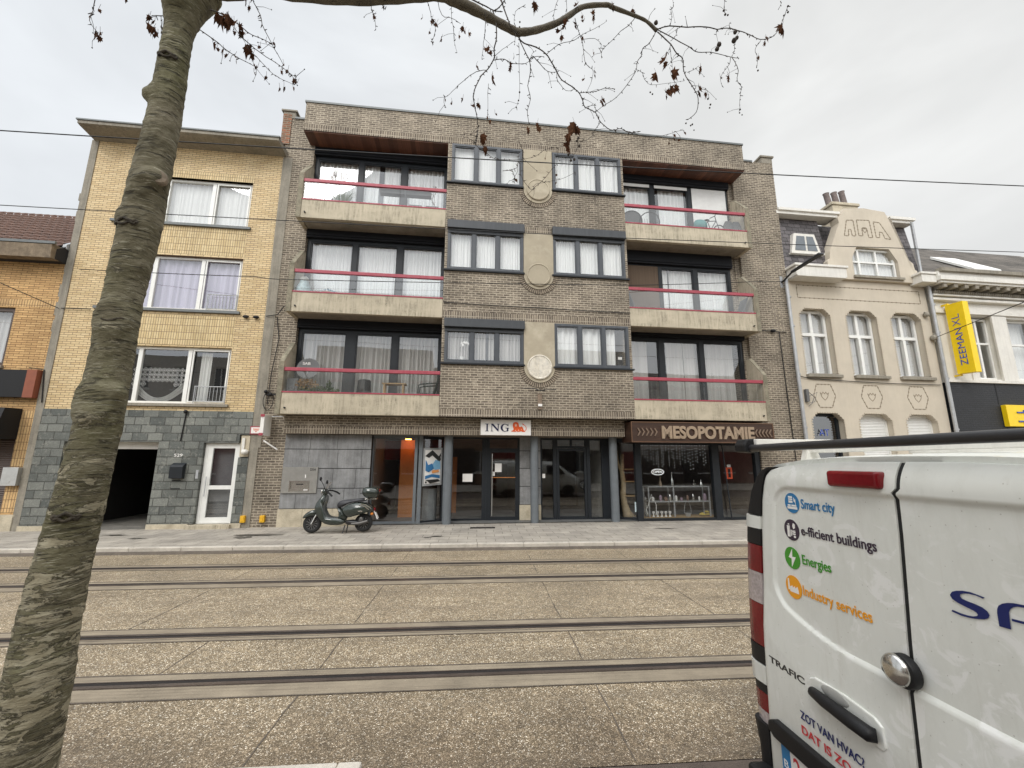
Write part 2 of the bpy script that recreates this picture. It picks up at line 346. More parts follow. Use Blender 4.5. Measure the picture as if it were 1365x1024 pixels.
# ---------------------------------------------------------------- setting materials
def m_road():
    n=NT('exposed_aggregate_concrete'); v=n.coord()
    a=n.vor(v,104,out='Color'); s=n.n('ShaderNodeSeparateColor'); n.l(a,s.inputs[0])
    dist=n.vor(v,104)
    peb=n.ramp(s.outputs[0],[(0,(.135,.10,.066,1)),(.3,(.30,.232,.155,1)),(.65,(.435,.345,.235,1)),(.88,(.62,.52,.375,1)),(.95,(.95,.87,.72,1))])
    pas=(.19,.148,.092,1)
    k=n.g(dist,.40,.62,1,0); col=n.mix(k,pas,peb)
    big=n.vor(v,40,out='Color'); s2=n.n('ShaderNodeSeparateColor'); n.l(big,s2.inputs[0])
    col=n.mix(n.math('MULTIPLY',n.g(s2.outputs[1],.86,.92,0,.8),n.g(n.vor(v,40),.28,.2)),col,(.8,.76,.66,1))
    # near lane darker and browner, middle paler
    sx=n.n('ShaderNodeSeparateXYZ'); n.l(v,sx.inputs[0])
    ynoise=n.math('ADD',sx.outputs[1],n.math('MULTIPLY',n.noise(v,.9,4,.6),1.3))
    near=n.g(ynoise,3.35,4.7,1,0)
    col=n.mix(n.math('MULTIPLY',near,.85),col,n.mix(1,col,(.40,.355,.33,1),'MULTIPLY'))
    mc=n.vor(v,34,out='Color'); s3=n.n('ShaderNodeSeparateColor'); n.l(mc,s3.inputs[0]); col=n.mix(1,col,n.g(s3.outputs[0],0,1,.80,1.22),'MULTIPLY')
    mc2=n.vor(v,15,out='Color'); s4=n.n('ShaderNodeSeparateColor'); n.l(mc2,s4.inputs[0]); col=n.mix(1,col,n.g(s4.outputs[1],0,1,.92,1.08),'MULTIPLY')
    d=n.g(n.noise(v,1.1,6,.65),.3,.7,.75,1.15); col=n.mix(1,col,d,'MULTIPLY')
    st=n.g(n.noise(n.mapp(v,(.35,3.2,1)),1,5,.7),.5,.78,0,.45); col=n.mix(st,col,(.09,.07,.05,1))
    dr=n.g(n.math('ADD',n.vor(v,.75),n.math('MULTIPLY',n.noise(v,6,5,.75),.22)),.20,.15,0,.6); col=n.mix(dr,col,(.07,.055,.04,1))
    tr=n.g(n.noise(n.mapp(v,(.12,2.1,1)),1,3,.5),.54,.7,0,.35); col=n.mix(tr,col,(.16,.13,.095,1))
    h=n.math('SUBTRACT',1.0,dist)
    n.bsdf(col,n.g(s.outputs[1],0,1,.35,.8),0,n.bump(h,.55,.008),.5); return n.m
def m_smooth(name,c):
    return pm(name,c,.75,var=.16,scale=2.5,fine=90,bump=.15,dirt=(.12,.1,.075,1),dirtamt=.4)
def m_tiles():
    n=NT('grey_paving_slabs'); v=n.coord()
    wv=n.n('ShaderNodeVectorMath',operation='ADD'); n.l(v,wv.inputs[0]); wv.inputs[1].default_value=(50,50,0)
    b=n.n('ShaderNodeTexBrick'); n.l(wv.outputs[0],b.inputs['Vector']); b.inputs['Scale'].default_value=1; b.inputs['Brick Width'].default_value=.42; b.inputs['Row Height'].default_value=.3
    b.inputs['Mortar Size'].default_value=.006; b.inputs['Mortar Smooth'].default_value=.3
    b.inputs['Color1'].default_value=(.42,.38,.325,1); b.inputs['Color2'].default_value=(.33,.30,.26,1); b.inputs['Mortar'].default_value=(.13,.115,.095,1)
    col=b.outputs['Color']
    col=n.mix(1,col,n.g(n.noise(v,1.6,6,.7),.28,.72,.68,1.2),'MULTIPLY'); col=n.mix(1,col,n.g(n.noise(v,55,3,.7),.3,.7,.85,1.12),'MULTIPLY')
    col=n.mix(n.g(n.noise(v,5,5,.75),.62,.7,0,.5),col,(.14,.125,.1,1))
    sp=n.vor(v,9); col=n.mix(n.g(sp,.05,.035,0,.75),col,(.1,.09,.08,1))
    h=n.math('ADD',n.math('MULTIPLY',b.outputs['Fac'],-1),n.math('MULTIPLY',n.noise(v,60,3,.6),.3))
    n.bsdf(col,.75,0,n.bump(h,.5,.006),.4); return n.m
ROAD=m_road(); TILES=m_tiles()
SMOOTH=m_smooth('rail_bedding_concrete',(.245,.205,.15,1)); KERB=pm('pale_kerb_stone',(.50,.46,.40,1),.8,var=.15,scale=4,bump=.2,dirt=(.2,.18,.15,1),dirtamt=.5)
RAILM=pm('worn_rail_steel',(.16,.13,.115,1),.33,metal=.7,var=.2,scale=3,bump=.05); GROOVEM=pm('rail_groove_black',(.012,.009,.008,1),.9)
TAR=pm('joint_tar',(.095,.077,.06,1),.8,var=.3); ASPH=pm('brown_asphalt_bay',(.09,.068,.055,1),.85,var=.3,scale=3,fine=120,bump=.5)
def m_bed():
    n=NT('rail_bedding_grimy'); v=n.coord(); sx=n.n('ShaderNodeSeparateXYZ'); n.l(v,sx.inputs[0])
    col=n.mix(1,(.27,.225,.165,1),n.g(n.noise(v,2.2,5,.65),.3,.7,.72,1.15),'MULTIPLY')
    st=n.noise(n.mapp(v,(.5,42,1)),1,5,.75); col=n.mix(n.g(st,.50,.68,0,.65),col,(.075,.055,.04,1))
    col=n.mix(n.g(n.noise(v,26,4,.75),.62,.7,0,.55),col,(.09,.07,.05,1)); col=n.mix(n.g(n.noise(v,31,3,.7),.66,.72,0,.4),col,(.55,.48,.36,1))
    n.bsdf(col,.75,0,n.bump(n.noise(v,80,3,.6),.3,.006),.4); return n.m
SMOOTH=m_bed() # rail_grime
def sheet(name,x0,x1,y0,y1,z,mat,nx=1):
    m=MB(); m.quad((x0,y0,z),(x1,y0,z),(x1,y1,z),(x0,y1,z)); return m.build(name,mat,base=(0,0,0),frame='W',kind='structure',recalc=False)
sheet('ground',-400,400,-400,400,-.03,ASPH)
sheet('road',-60,60,2.92,9.44,0,ROAD)
sheet('parking_bay',-.67,60,-.6,2.92,-.004,ASPH)
# tram rails, each set in its own strip of smooth concrete
for yg,side in ((4.15,1),(5.15,-1),(7.222,1),(8.222,-1)):
    wn,wf=(.27,.15) if side==1 else (.14,.22)
    m=MB(); m.quad((-60,yg-wn,.004),(60,yg-wn,.004),(60,yg+wf,.004),(-60,yg+wf,.004)); m.build('rail_bedding',SMOOTH,base=(0,0,0),frame='W',kind='structure',recalc=False)
    m=MB(); m.box(-60,60,yg-wn-.008,yg-wn+.006,.001,.0065); m.box(-60,60,yg+wf-.006,yg+wf+.012,.001,.0065); m.box(-60,60,yg-.075,yg-.068,.001,.0065)
    m.build('bedding_joint',TAR,base=(0,0,0),frame='W',kind='structure')
    m=MB(); hs=-1 if side==1 else 1    # running head on the outer side of the groove
    a,b=sorted((yg+hs*.026,yg+hs*.070)); m.box(-60,60,a,b,.002,.012)
    a,b=sorted((yg-hs*.0265,yg-hs*.038)); m.box(-60,60,a,b,.002,.010)
    m.build('tram_rail',RAILM,base=(0,0,0),frame='W',kind='structure')
    m=MB(); m.quad((-60,yg-.026,.0065),(60,yg-.026,.0065),(60,yg+.026,.0065),(-60,yg+.026,.0065)); m.build('rail_groove',GROOVEM,base=(0,0,0),frame='W',kind='structure',recalc=False)  # flat near-black strip along the rail groove
# slab joints across the road, a little ragged
rj=random.Random(3); m=MB()
def crack(x,y0,y1):
    n=max(3,int((y1-y0)/.12)); pts=[]; o=0
    for i in range(n+1):
        o=o*.8+rj.uniform(-.006,.006); w=.002+rj.random()*.006; pts.append((x+o,y0+(y1-y0)*i/n,w))
    for (xa,ya,wa),(xb,yb,wb) in zip(pts,pts[1:]): m.quad((xa-wa,ya,.003),(xa+wa,ya,.003),(xb+wb,yb,.003),(xb-wb,yb,.003))
xs=[-25.5,-23,-20.6,-18.2,-15.8,-13.4,-11,-8.65,-6.25,-3.86,-1.41,1.02,2.93,5.35,7.8,10.2,12.6,15,17.4,19.8,22]
for x in xs:
    crack(x,2.95,3.87); crack(x,5.4,7.07); crack(x,7.45,8.05)
    crack(x if x!=-3.86 else -2.77,4.32,5.0); crack(x,8.46,9.40)
m.build('road_joint',TAR,base=(0,0,0),frame='W',kind='structure',recalc=False)
# far pavement: kerb stones, gutter, sloping slabs
m=MB()
x=-40.0
while x<40:
    m.box(x,x+.994,9.46,9.60,-.02,.12); x+=1.0
m.build('kerb',KERB,base=(0,0,0),frame='W',kind='structure',bevel=.012)
m=MB(); m.ext([(-40,9.38,.002),(-40,9.457,.002),(-40,9.457,.048)],(80,0,0)); m.build('gutter',TAR,base=(0,0,0),frame='W',kind='structure')
m=MB(); A=[fworld((x,0,0)) for x in (-40,40)]; B=[fworld((x,.45,0)) for x in (-40,40)]; Cc=[fworld((x,1.2,0)) for x in (-40,40)]
m.quad((-40,9.6,.119),(40,9.6,.119),(A[1][0],A[1][1],.165),(A[0][0],A[0][1],.165)); m.quad((A[0][0],A[0][1],.165),(A[1][0],A[1][1],.165),(B[1][0],B[1][1],.175),(B[0][0],B[0][1],.175))
m.build('pavement',TILES,base=(0,0,0),frame='W',kind='structure',recalc=False)
m=MB(); m.quad(*[tuple(Vector(fworld(p))) for p in [(-3,.06,.188),(8.6,.06,.188),(8.6,1.9,.2),(-3,1.9,.2)]]); m.box(0,0,0,0,0,0)
m.build('entrance_paving',pm('dark_entry_slabs',(.14,.14,.135,1),.6,var=.25,scale=4,bump=.2),base=(0,0,0),frame='W',kind='structure',recalc=False)
# near pavement with its kerb
m=MB(); m.box(-40,-.80,2.78,2.92,-.02,.10); m.box(-.80,-.66,-6,2.92,-.02,.10); m.build('near_kerb',KERB,base=(0,0,0),frame='W',kind='structure',bevel=.015)
m=MB(); m.box(-40,-.80,-8,2.78,-.02,.095); m.box(-.66,40,-8,-.6,-.02,.095); m.build('near_pavement',TILES,base=(0,0,0),frame='W',kind='structure')
# drain slot and dark stains on the far pavement
def stain(cx,cy,rx,ry,name='pavement_stain',mat=None,nn=26,seed=1):
    r=random.Random(seed); m=MB(); vs=[]
    for k in range(nn):
        w=2*math.pi*k/nn; q=r.uniform(.55,1.1); X=cx+rx*q*math.cos(w); Y=cy+ry*q*math.sin(w)
        vs.append((X,Y,.125+(Y-9.6)/2.4*.046+.003))
    m.add(vs,[tuple(range(nn))]); m.build(name,mat or STAINM,base=(0,0,0),frame='W',kind='structure',recalc=False)
STAINM=pm('damp_stain',(.11,.10,.085,1),.6)
stain(-5.15,10.75,.55,.13,seed=2); stain(-5.35,10.45,.22,.12,seed=5); stain(-.95,10.35,.2,.05,seed=4); stain(-1.15,10.2,.12,.04,seed=14); stain(4.9,11.1,.35,.05,seed=6); stain(-7.6,10.45,.3,.05,seed=8); stain(-8.4,10.9,.35,.06,seed=9)
m=MB(); m.box(-.2,.45,11.42,11.52,.1,.162); m.build('door_mat_slot',GROOVEM,base=(0,0,0),frame='W',kind='structure')
m=MB(); m.box(-2.15,-1.35,9.37,9.455,0,.012)
for i in range(14): m.box(-2.13+i*.056,-2.10+i*.056,9.375,9.45,.012,.02)
o=m.build('street_drain',RAILM,base=(-1.75,9.42,0),frame='W'); tagit(o,'slim iron drain grate set in the gutter below the far kerb','drain')
# ---------------------------------------------------------------- generic building pieces
def window(par,x0,x1,z0,z1,y,mulls=(),fm='anth',t=.06,d=.07,curt=None,cy=.12,name='window',gl='glass',trans=(),gaps=None,amp=.02,wl=.12,inner=0,bottom=True):
    """frame with mullions (xa,xb) and transoms (za,zb); one pane and, inside, its curtain"""
    m=MB(); ops=[]; xs=[x0+t]+[q for ab in mulls for q in ab]+[x1-t]; zs=[z0+t]+[q for ab in trans for q in ab]+[z1-t]
    for i in range(0,len(xs),2):
        for j in range(0,len(zs),2): ops.append((xs[i],xs[i+1],zs[j],zs[j+1]))
    m.wall(x0,x1,z0,z1,y,y+d,ops)
    if inner:   # casement frames inside every light, stepped back
        for a,b,c,e in ops: m.ring(a,b,c,e,y+.018,y+d-.01,inner)
    w=m.build(name,MT[fm],par)
    p=MB(); p.quad((x0+t*.5,y+d*.6,z0+t*.5),(x1-t*.5,y+d*.6,z0+t*.5),(x1-t*.5,y+d*.6,z1-t*.5),(x0+t*.5,y+d*.6,z1-t*.5)); p.build('pane',MT[gl],w,recalc=False)
    if curt:
        c=MB(); spans=gaps or [(x0+.02,x1-.02)]
        for k,(a,b) in enumerate(spans): c.curtain(a,b,z0+.03,z1-.02,y+cy,amp,wl,ph=k*1.7+x0+z0)
        c.build('curtain',MT[curt],w,smooth='all',recalc=False)
    return w
# ================================================================ grey-brown apartment building
apt=thing('apartment_building','four-storey grey brown brick apartment block with red balcony rails above a bank and a restaurant','building',(1.6,0,.1))
F=-.6
m=MB()
m.box(-6.07,-5.2,0,8.8,.1,12.28); m.box(8.63,9.80,0,8.8,.1,12.28); m.box(-5.2,8.63,8.6,8.8,.1,12.28)
bay=[(-1.03,1.19,4.52,5.58),(2.09,4.29,4.5,5.81),(-1.03,1.19,7.29,8.58),(2.09,4.31,7.29,8.58),(-1.0,1.17,10.1,11.43),(2.11,4.29,10.1,11.43),(1.19,2.09,4.5,5.83),(1.19,2.09,7.29,8.58),(1.17,2.11,10.1,11.43)]
bay=[(-1.03,1.19,4.52,5.8),(1.19,2.08,4.48,5.8),(2.08,4.31,4.5,5.8),(-1.03,1.19,7.29,8.8),(1.19,2.08,7.26,8.6),(2.08,4.31,7.29,8.8),(-1.0,1.17,10.09,11.43),(1.17,2.11,10.04,11.43),(2.11,4.31,10.09,11.43)]
m.wall(-1.12,4.40,3.05,11.43,F,-.35,bay)
for a,b in ((-1.12,-.97),(4.25,4.40)): m.box(a,b,-.35,3,3.05,11.43)
m.box(-5.33,8.65,F,-.3,11.43,12.36)
m.box(-5.33,-5.1,-.3,.0,11.43,12.3); m.box(8.45,8.65,-.3,0,11.43,12.3)
m.box(-5.2,4.22,-.22,.0,2.57,3.05); m.box(-5.2,8.63,.0,.3,2.57,3.05)
m.box(4.22,8.63,-.3,.0,2.2,3.05) if False else None
m.box(-5.2,-4.9,.3,.5,.1,2.57)
m.build('wall',MT['brick'],apt)
m=MB()
m.box(-5.333,8.653,F-.004,F+.1,11.43,11.63); m.box(-1.123,4.403,F-.004,F+.1,3.05,3.25)
m.box(-1.123,4.403,F-.0045,F+.1,5.83,6.03); m.box(1.22,2.05,F-.004,F+.1,8.605,8.80); m.box(-5.2,4.22,-.224,-.1,2.575,2.77)
m.each('soldier_course',MT['brick_v'],apt)
m=MB(); m.box(-5.36,8.68,F-.03,-.27,12.36,12.42); m.box(-5.85,-5.33,-.03,.3,12.28,12.34); m.box(8.68,9.45,-.03,.3,12.28,12.34); m.each('coping',MT['zinccap'],apt)
m=MB(); m.box(-5.33,8.65,-.3,9,12.0,12.1); m.box(-5.2,8.63,.5,8.6,5.86,5.9); m.box(-5.2,8.63,.5,8.6,8.66,8.7); m.box(-5.2,8.63,.5,8.6,3.1,3.14); m.box(-.97,4.25,-.35,.5,5.86,5.9); m.box(-.97,4.25,-.35,.5,8.66,8.7)
m.build('roof',MT['dark'],apt)
m=MB(); m.box(-6.21,-5.85,-.02,9,12.28,12.5); m.box(-6.26,-5.8,-.06,9,12.5,12.55); m.box(9.80,10.22,-.02,9,12.28,12.5); m.box(9.76,10.27,-.06,9,12.5,12.56); m.each('party_wall_cap',[MT['concrete_d']],apt)
m=MB(); m.box(-6.2,-5.95,-.028,.4,11.35,12.42); m.build('exposed_brick_patch',MT['redbrick'],apt)
m=MB(); m.box(9.80,10.22,-.01,9,.1,12.28); m.build('end_wall',MT['brick'],apt)
m=MB(); m.box(-5.33,-1.12,F+.02,.15,11.40,11.43); m.box(4.40,8.65,F+.02,.15,11.40,11.43); m.each('timber_soffit',MT['wood'],apt)
# rendered strip with roundels between the bay windows
def strip(zt,zc,first=False):
    m=MB(); cx=1.64; r=.445; pts=[(cx-r,zt),(cx-r,zc)]
    for k in range(1,24): a=math.pi+math.pi*k/24; pts.append((cx+r*math.cos(a),zc+r*math.sin(a)))
    pts+=[(cx+r,zc),(cx+r,zt)]
    m.py(pts[::-1],F-.035,F+.12); p=m.build('rendered_strip',MT['strip'],apt)
    m=MB(); rd=.355; n_=40
    ring=[]
    for q,yy in ((rd,F-.036),(rd,F-.075),(rd-.03,F-.085),(rd-.05,F-.07)):
        ring.append([(cx+q*math.cos(2*math.pi*k/n_),yy,zc+q*math.sin(2*math.pi*k/n_)) for k in range(n_)])
    vs=sum(ring,[]); fs=[(i*n_+k,i*n_+(k+1)%n_,(i+1)*n_+(k+1)%n_,(i+1)*n_+k) for i in range(3) for k in range(n_)]; fs.append(tuple(3*n_+k for k in range(n_)))
    m.add(vs,fs); m.build('roundel',MT['whitestone'] if first else MT['strip'],p)
    m=MB()
    for k in range(27):
        a=math.pi*1.02+math.pi*.96*k/26; c,s_=math.cos(a),math.sin(a); w=.019
        p4=[(cx+c*.455-s_*w*.8,zc+s_*.455+c*w*.8),(cx+c*.58-s_*w*1.15,zc+s_*.58+c*w*1.15),(cx+c*.58+s_*w*1.15,zc+s_*.58-c*w*1.15),(cx+c*.455+s_*w*.8,zc+s_*.455-c*w*.8)]
        m.py(p4,F-.02,F+.02)
    m.build('radiating_bricks',MT['archbrick'],p)
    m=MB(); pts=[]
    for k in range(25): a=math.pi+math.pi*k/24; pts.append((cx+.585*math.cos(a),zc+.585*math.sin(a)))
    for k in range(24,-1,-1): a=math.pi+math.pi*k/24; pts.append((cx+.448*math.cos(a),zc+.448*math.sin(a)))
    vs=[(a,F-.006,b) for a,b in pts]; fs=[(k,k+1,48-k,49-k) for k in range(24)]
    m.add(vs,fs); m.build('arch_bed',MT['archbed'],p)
MT['mossy']=pm('mossy_concrete_edge',(.23,.205,.15,1),.9,var=.35,scale=5,fine=40,bump=.4,dirt=(.07,.07,.04,1),dirtamt=.7)
MT['whitestone']=pm('lime_stained_roundel',(.60,.55,.46,1),.8,var=.3,scale=9,bump=.2,streak=.5,dirt=(.75,.73,.68,1))
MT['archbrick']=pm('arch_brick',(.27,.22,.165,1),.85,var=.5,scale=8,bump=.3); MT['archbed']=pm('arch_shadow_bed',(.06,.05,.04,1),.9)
strip(5.8,4.48,True); strip(8.6,7.26); strip(11.43,10.05)
# bay windows
def baywin(x0,x1,z0,z1,box,curt,gaps=None,amp=.02,wl=.12,zc=None):
    w=(x1-x0); b=(w-.12)/3
    ml=[(x0+.06+b-.05,x0+.06+b+.05),(x0+.06+2*b-.05,x0+.06+2*b+.05)]
    o=window(apt,x0,x1,z0,z1,F-.01,ml,'baygrey',.07,.08,curt,.17,inner=.03,gaps=gaps,amp=amp*1.7,wl=wl)
    m=MB(); m.box(x0-.04 if x0>0 else -1.14,x1+.03 if x1<3 else 4.43,F-.07,F+.02,z0-.045,z0-.003); m.build('sill',MT['anth'],o)
    if box:
        m=MB(); m.box(x0-.02,x1+.02,F-.13,F+.06,z1,z1+.25); m.box(x0-.01,x1+.01,F-.03,F-.012,z1-.11,z1-.002); m.build('shutter_box',MT['baybox'],o,bevel=.02)
    return o
baywin(-1.04,1.19,4.54,5.55,True,'curt_g',gaps=[(-1,-.3),(-.2,.12),(.2,1.15)],amp=.03,wl=.1)
baywin(2.08,4.32,4.51,5.80,False,'curt_w',gaps=[(2.12,3.95)],amp=.025,wl=.2)
baywin(-1.04,1.19,7.30,8.56,True,'curt_w',wl=.085,amp=.012)
baywin(2.08,4.33,7.30,8.56,True,'curt_w',wl=.085,amp=.012)
baywin(-1.0,1.17,10.11,11.43,False,'curt_w',wl=.4,amp=.008)
baywin(2.11,4.33,10.11,11.43,False,'curt_w',wl=.16,amp=.03)
# balcony windows
def balwin(x0,x1,z0,z1,ztop,ml,curt,gaps,amp=.03,wl=.12,cy=.16,gl='glass'):
    o=window(apt,x0,x1,z0,z1,.13,ml,'anth',.09,.09,curt,cy+.02,inner=.035,gaps=gaps,amp=amp*1.7,wl=wl,gl=gl)
    m=MB(); m.box(x0-.02,x1+.02,.02,.2,z1+.002,ztop); m.box(x0-.01,x1+.01,-.01,.03,z1+.06,z1+.12); m.build('shutter_box',MT['roller'],o); return o
LM=[(-3.87,-3.74),(-2.57,-2.41)]
balwin(-5.18,-1.13,3.28,5.58,5.84,[(-3.87,-3.6),(-2.57,-2.41)],'curt_g',[(-5.1,-1.2)],.035,.13)
balwin(-5.18,-1.13,6.05,8.38,8.64,LM,'curt_w',[(-5.1,-1.2)],.008,.09)
balwin(-5.18,-1.13,8.85,11.14,11.4,LM,'curt_w',[(-5.1,-3.28),(-3.12,-1.2)],.028,.12)
o=balwin(4.42,8.47,3.28,5.72,5.84,[(5.61,5.77),(6.97,7.11)],'curt_g',[(4.45,5.3),(5.9,6.5),(6.5,8.2)],.02,.3)
o=balwin(4.42,8.3,6.05,8.2,8.64,[(5.76,5.86),(6.97,7.11)],'curt_w',[(5.85,6.12),(6.2,8.25)],.03,.12)
m=MB(); m.box(4.46,5.74,.125,.14,6.1,8.15); m.build('brown_screen',MT['curt_b'],o)
o=balwin(4.42,8.45,8.85,11.14,11.4,[(5.64,5.78),(7.0,7.13)],'curt_w',[(4.45,5.7),(6.0,6.95)],.03,.13)
m=MB()
for k in range(48): m.box(7.14,8.38,.115,.128+.004*(k%2),8.9+k*.0465,8.9+(k+1)*.0465-.004)
m.build('lowered_shutter',MT['shutter_w'],o)
m=MB(); m.box(4.45,5.62,.112,.128,11.02,11.13); m.box(5.8,6.98,.112,.128,11.02,11.13); m.build('shutter_edge',MT['shutter_w'],o)
m=MB(); m.box(8.47,8.63,.1,.4,3.1,11.4); m.box(8.3,8.63,.13,.4,6,8.64); m.build('jamb',MT['brick'],apt)
# balconies
def balcony(x0,x1,left,zb,label):
    zt=zb+.56; m=MB(); m.box(x0,x1,F,F+.12,zb,zt); m.box(x0,x1,F+.12,.12,zb+.02,zb+.2)
    fa,fb=(x0-.12,x0) if left else (x1,x1+.12)
    m.pxx([(F-.012,zb-.006),(F-.012,zb+1.4),(F+.12,zb+1.56),(-.06,zb+2.03),(.1,zb+2.03),(.1,zb-.006)],fa,fb)
    m.box(fb if left else fa-.05,fb+.05 if left else fa,F-.016,F+.05,zb+.02,zb+.5) if False else None
    b=m.build('balcony',MT['concrete'],apt,bevel=.012,label=label)
    m=MB(); m.box(x0-.0,x1,F+.005,F+.095,zb+1.145,zb+1.24); m.build('handrail',MT['red'],b,bevel=.008)
    m=MB(); m.box(x0,x1,F-.01,F+.1,zt,zt+.035); m.build('kick_rail',MT['red'],b)
    m=MB(); n_=3; L=(x1-x0)/n_
    for k in range(n_): m.quad((x0+k*L+.006,F+.034,zt+.036),(x0+(k+1)*L-.006,F+.034,zt+.036),(x0+(k+1)*L-.006,F+.034,zb+1.144),(x0+k*L+.006,F+.034,zb+1.144))
    m.build('glass_panel',MT['glass_rail'],b,recalc=False)
    m=MB(); m.pxx([(F-.022,zb-.004),(F-.022,zb+1.395),(F-.005,zb+1.41),(F+.12,zb+1.572),(-.06,zb+2.045),(-.06,zb+2.032),(F+.118,zb+1.552),(F-.013,zb+1.39),(F-.013,zb-.004)],fa-.002,fb+.002); m.build('fin_edge',MT['mossy'],b)
    m=MB(); sx_=x0+.12 if left else x1-.12; m.tube([(sx_,F+.05,zb+.16),(sx_,F-.05,zb+.155)],.022,8); m.build('drain_spout',MT['black'],b)
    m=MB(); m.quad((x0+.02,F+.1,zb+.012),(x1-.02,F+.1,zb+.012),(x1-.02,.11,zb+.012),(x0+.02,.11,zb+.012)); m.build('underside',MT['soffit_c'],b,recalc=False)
for left,(x0,x1) in ((True,(-5.18,-1.125)),(False,(4.405,8.50))):
    for k,zb in enumerate((3.05,5.83,8.62)):
        balcony(x0,x1,left,zb,None)
# ground floor: stone cladding in courses
def clad(x0,x1,y0,y1,rows,seed,name='stone_cladding'):
    r=random.Random(seed); m=MB()
    for (za,zb) in rows:
        x=x0; first=True
        while x<x1-.05:
            w=r.uniform(.55,.8) if not first else r.uniform(.3,.7); first=False
            if x1-x-w<.2: w=x1-x
            m.box(x+.004,min(x+w,x1)-.004,y0+r.uniform(0,.006),y1,za+.009,zb-.009); x+=w
    return m.build(name,MT['bluestone'],apt)
rows=[(.62,1.14),(1.14,1.66),(1.66,2.17),(2.17,2.57)]
clad(-5.2,-2.95,0,.2,rows,4); clad(1.23,1.86,.5,.9,rows,6)
m=MB()
for a,b in ((-5.22,-4.6),(-4.6,-3.85),(-3.85,-2.95)): m.box(a+.003,b-.003,-.012,.2,.1,.614)
for a,b in ((1.225,1.86),): m.box(a,b,.49,.9,.1,.614)
m.each('stone_plinth',MT['plinth'],apt)
m=MB(); m.box(-5.2,-2.95,.03,.25,.1,2.57); m.box(1.24,1.85,.52,.95,.1,2.57); m.each('joint_bed',MT['dark'],apt)
# steel cash machine panel
m=MB(); m.wall(-5.18,-4.29,1.02,1.70,-.03,.02,[(-4.99,-4.47,1.06,1.34)]); atm=m.build('cash_machine_panel',MT['steel'],apt)
m=MB(); m.wall(-4.99,-4.47,1.06,1.34,-.029,.0,[(-4.96,-4.50,1.09,1.31)]); m.box(-4.96,-4.50,-.0,.012,1.09,1.31); m.box(-4.96,-4.5,-.026,0,1.08,1.13); m.build('tray',MT['chrome'],atm)
m=MB(); m.box(-4.82,-4.64,-.005,.0,1.235,1.26); text_on(m,'331A',(-4.49,-.031,1.60),(1,0,0),(0,0,1),.15,.07,bold=.01); m.build('house_number',MT['black'],atm)
m=MB(); m.box(-4.62,-4.51,-.0275,-.026,1.085,1.115); m.py([(-4.60,1.41),(-4.575,1.41),(-4.585,1.50),(-4.61,1.5)],-.034,-.03); m.build('sticker',MT['whitesign'],atm)
# columns
for k,(cx,r_) in enumerate(((-.86,.125),(1.6,.115),(3.97,.12))):
    m=MB(); m.lathe([(r_,.12),(r_,2.58)],(cx,.12,0),28); m.build('column',MT['pillar'],apt,smooth=True)
# shop fronts
g0=.2; H=2.53
def pane(par,name,pts,mat='glass_dark'):
    m=MB(); m.quad(*pts); return m.build(name,MT[mat],par,recalc=False)
m=MB(); m.box(-2.95,-2.92,.2,.28,.14,H); m.box(-2.95,-1.60,.2,.28,.14,.24); m.box(-2.95,-1.6,.2,.28,H-.05,H+.04); m.box(-1.80,-1.72,.19,.29,.14,H); m.box(-1.68,-1.58,.17,.3,.14,H+.04)
w=m.build('shopfront_frame',MT['pillar'],apt); pane(w,'pane',[(-2.93,.25,.2),(-1.65,.25,.2),(-1.65,.25,H),(-2.93,.25,H)])
m=MB()
def slant(m,a,b,z0,z1,t=.03):
    d=Vector((b[0]-a[0],b[1]-a[1],0)).normalized(); n_=Vector((-d.y,d.x,0))*t
    P=[(a[0],a[1]),(b[0],b[1]),(b[0]+n_.x,b[1]+n_.y),(a[0]+n_.x,a[1]+n_.y)]
    m.pz(P,z0,z1)
slant(m,(-1.6,.22),(-1.0,.55),.14,.24); slant(m,(-1.6,.22),(-1.0,.55),H-.05,H+.04); m.box(-1.04,-.98,.5,.6,.14,H+.04)
w=m.build('slanted_shopfront_frame',MT['anth'],apt); pane(w,'pane',[(-1.6,.24,.2),(-1.0,.57,.2),(-1.0,.57,H),(-1.6,.24,H)])
m=MB(); m.wall(-.98,.24,.16,H+.06,.55,.63,[(-.94,.12,.24,H-.02)]); w=m.build('bank_window_frame',MT['anth'],apt); pane(w,'pane',[(-.96,.6,.2),(.14,.6,.2),(.14,.6,H),(-.96,.6,H)])
m=MB(); m.wall(.24,1.24,.16,H+.06,.54,.64,[(.34,1.18,2.24,H-.02),(.30,1.19,.2,2.2)]); w=m.build('bank_door_frame',MT['anth'],apt); pane(w,'pane',[(.3,.6,2.2),(1.2,.6,2.2),(1.2,.6,H),(.3,.6,H)])
m=MB(); m.ring(.30,1.19,.2,2.2,.55,.6,.085); d=m.build('bank_door',MT['anth'],apt); pane(d,'pane',[(.35,.58,.25),(1.15,.58,.25),(1.15,.58,2.15),(.35,.58,2.15)])
m=MB(); m.tube([(.415,.5,.32),(.415,.5,2.08)],.014,8)
for z in (.45,1.9): m.tube([(.415,.5,z),(.415,.55,z)],.009,6)
m.build('handle',MT['steel'],d,smooth=True)
m=MB(); m.box(.385,1.105,.572,.576,1.385,1.40); m.build('door_stripe',MT['orangepaint'],d)
m=MB(); m.box(.50,.70,.570,.574,1.55,1.80); m.box(.44,.50,.570,.574,1.44,1.56); m.box(-.44,-.15,.592,.597,1.27,1.50); m.build('paper_notice',MT['whitesign'],d)
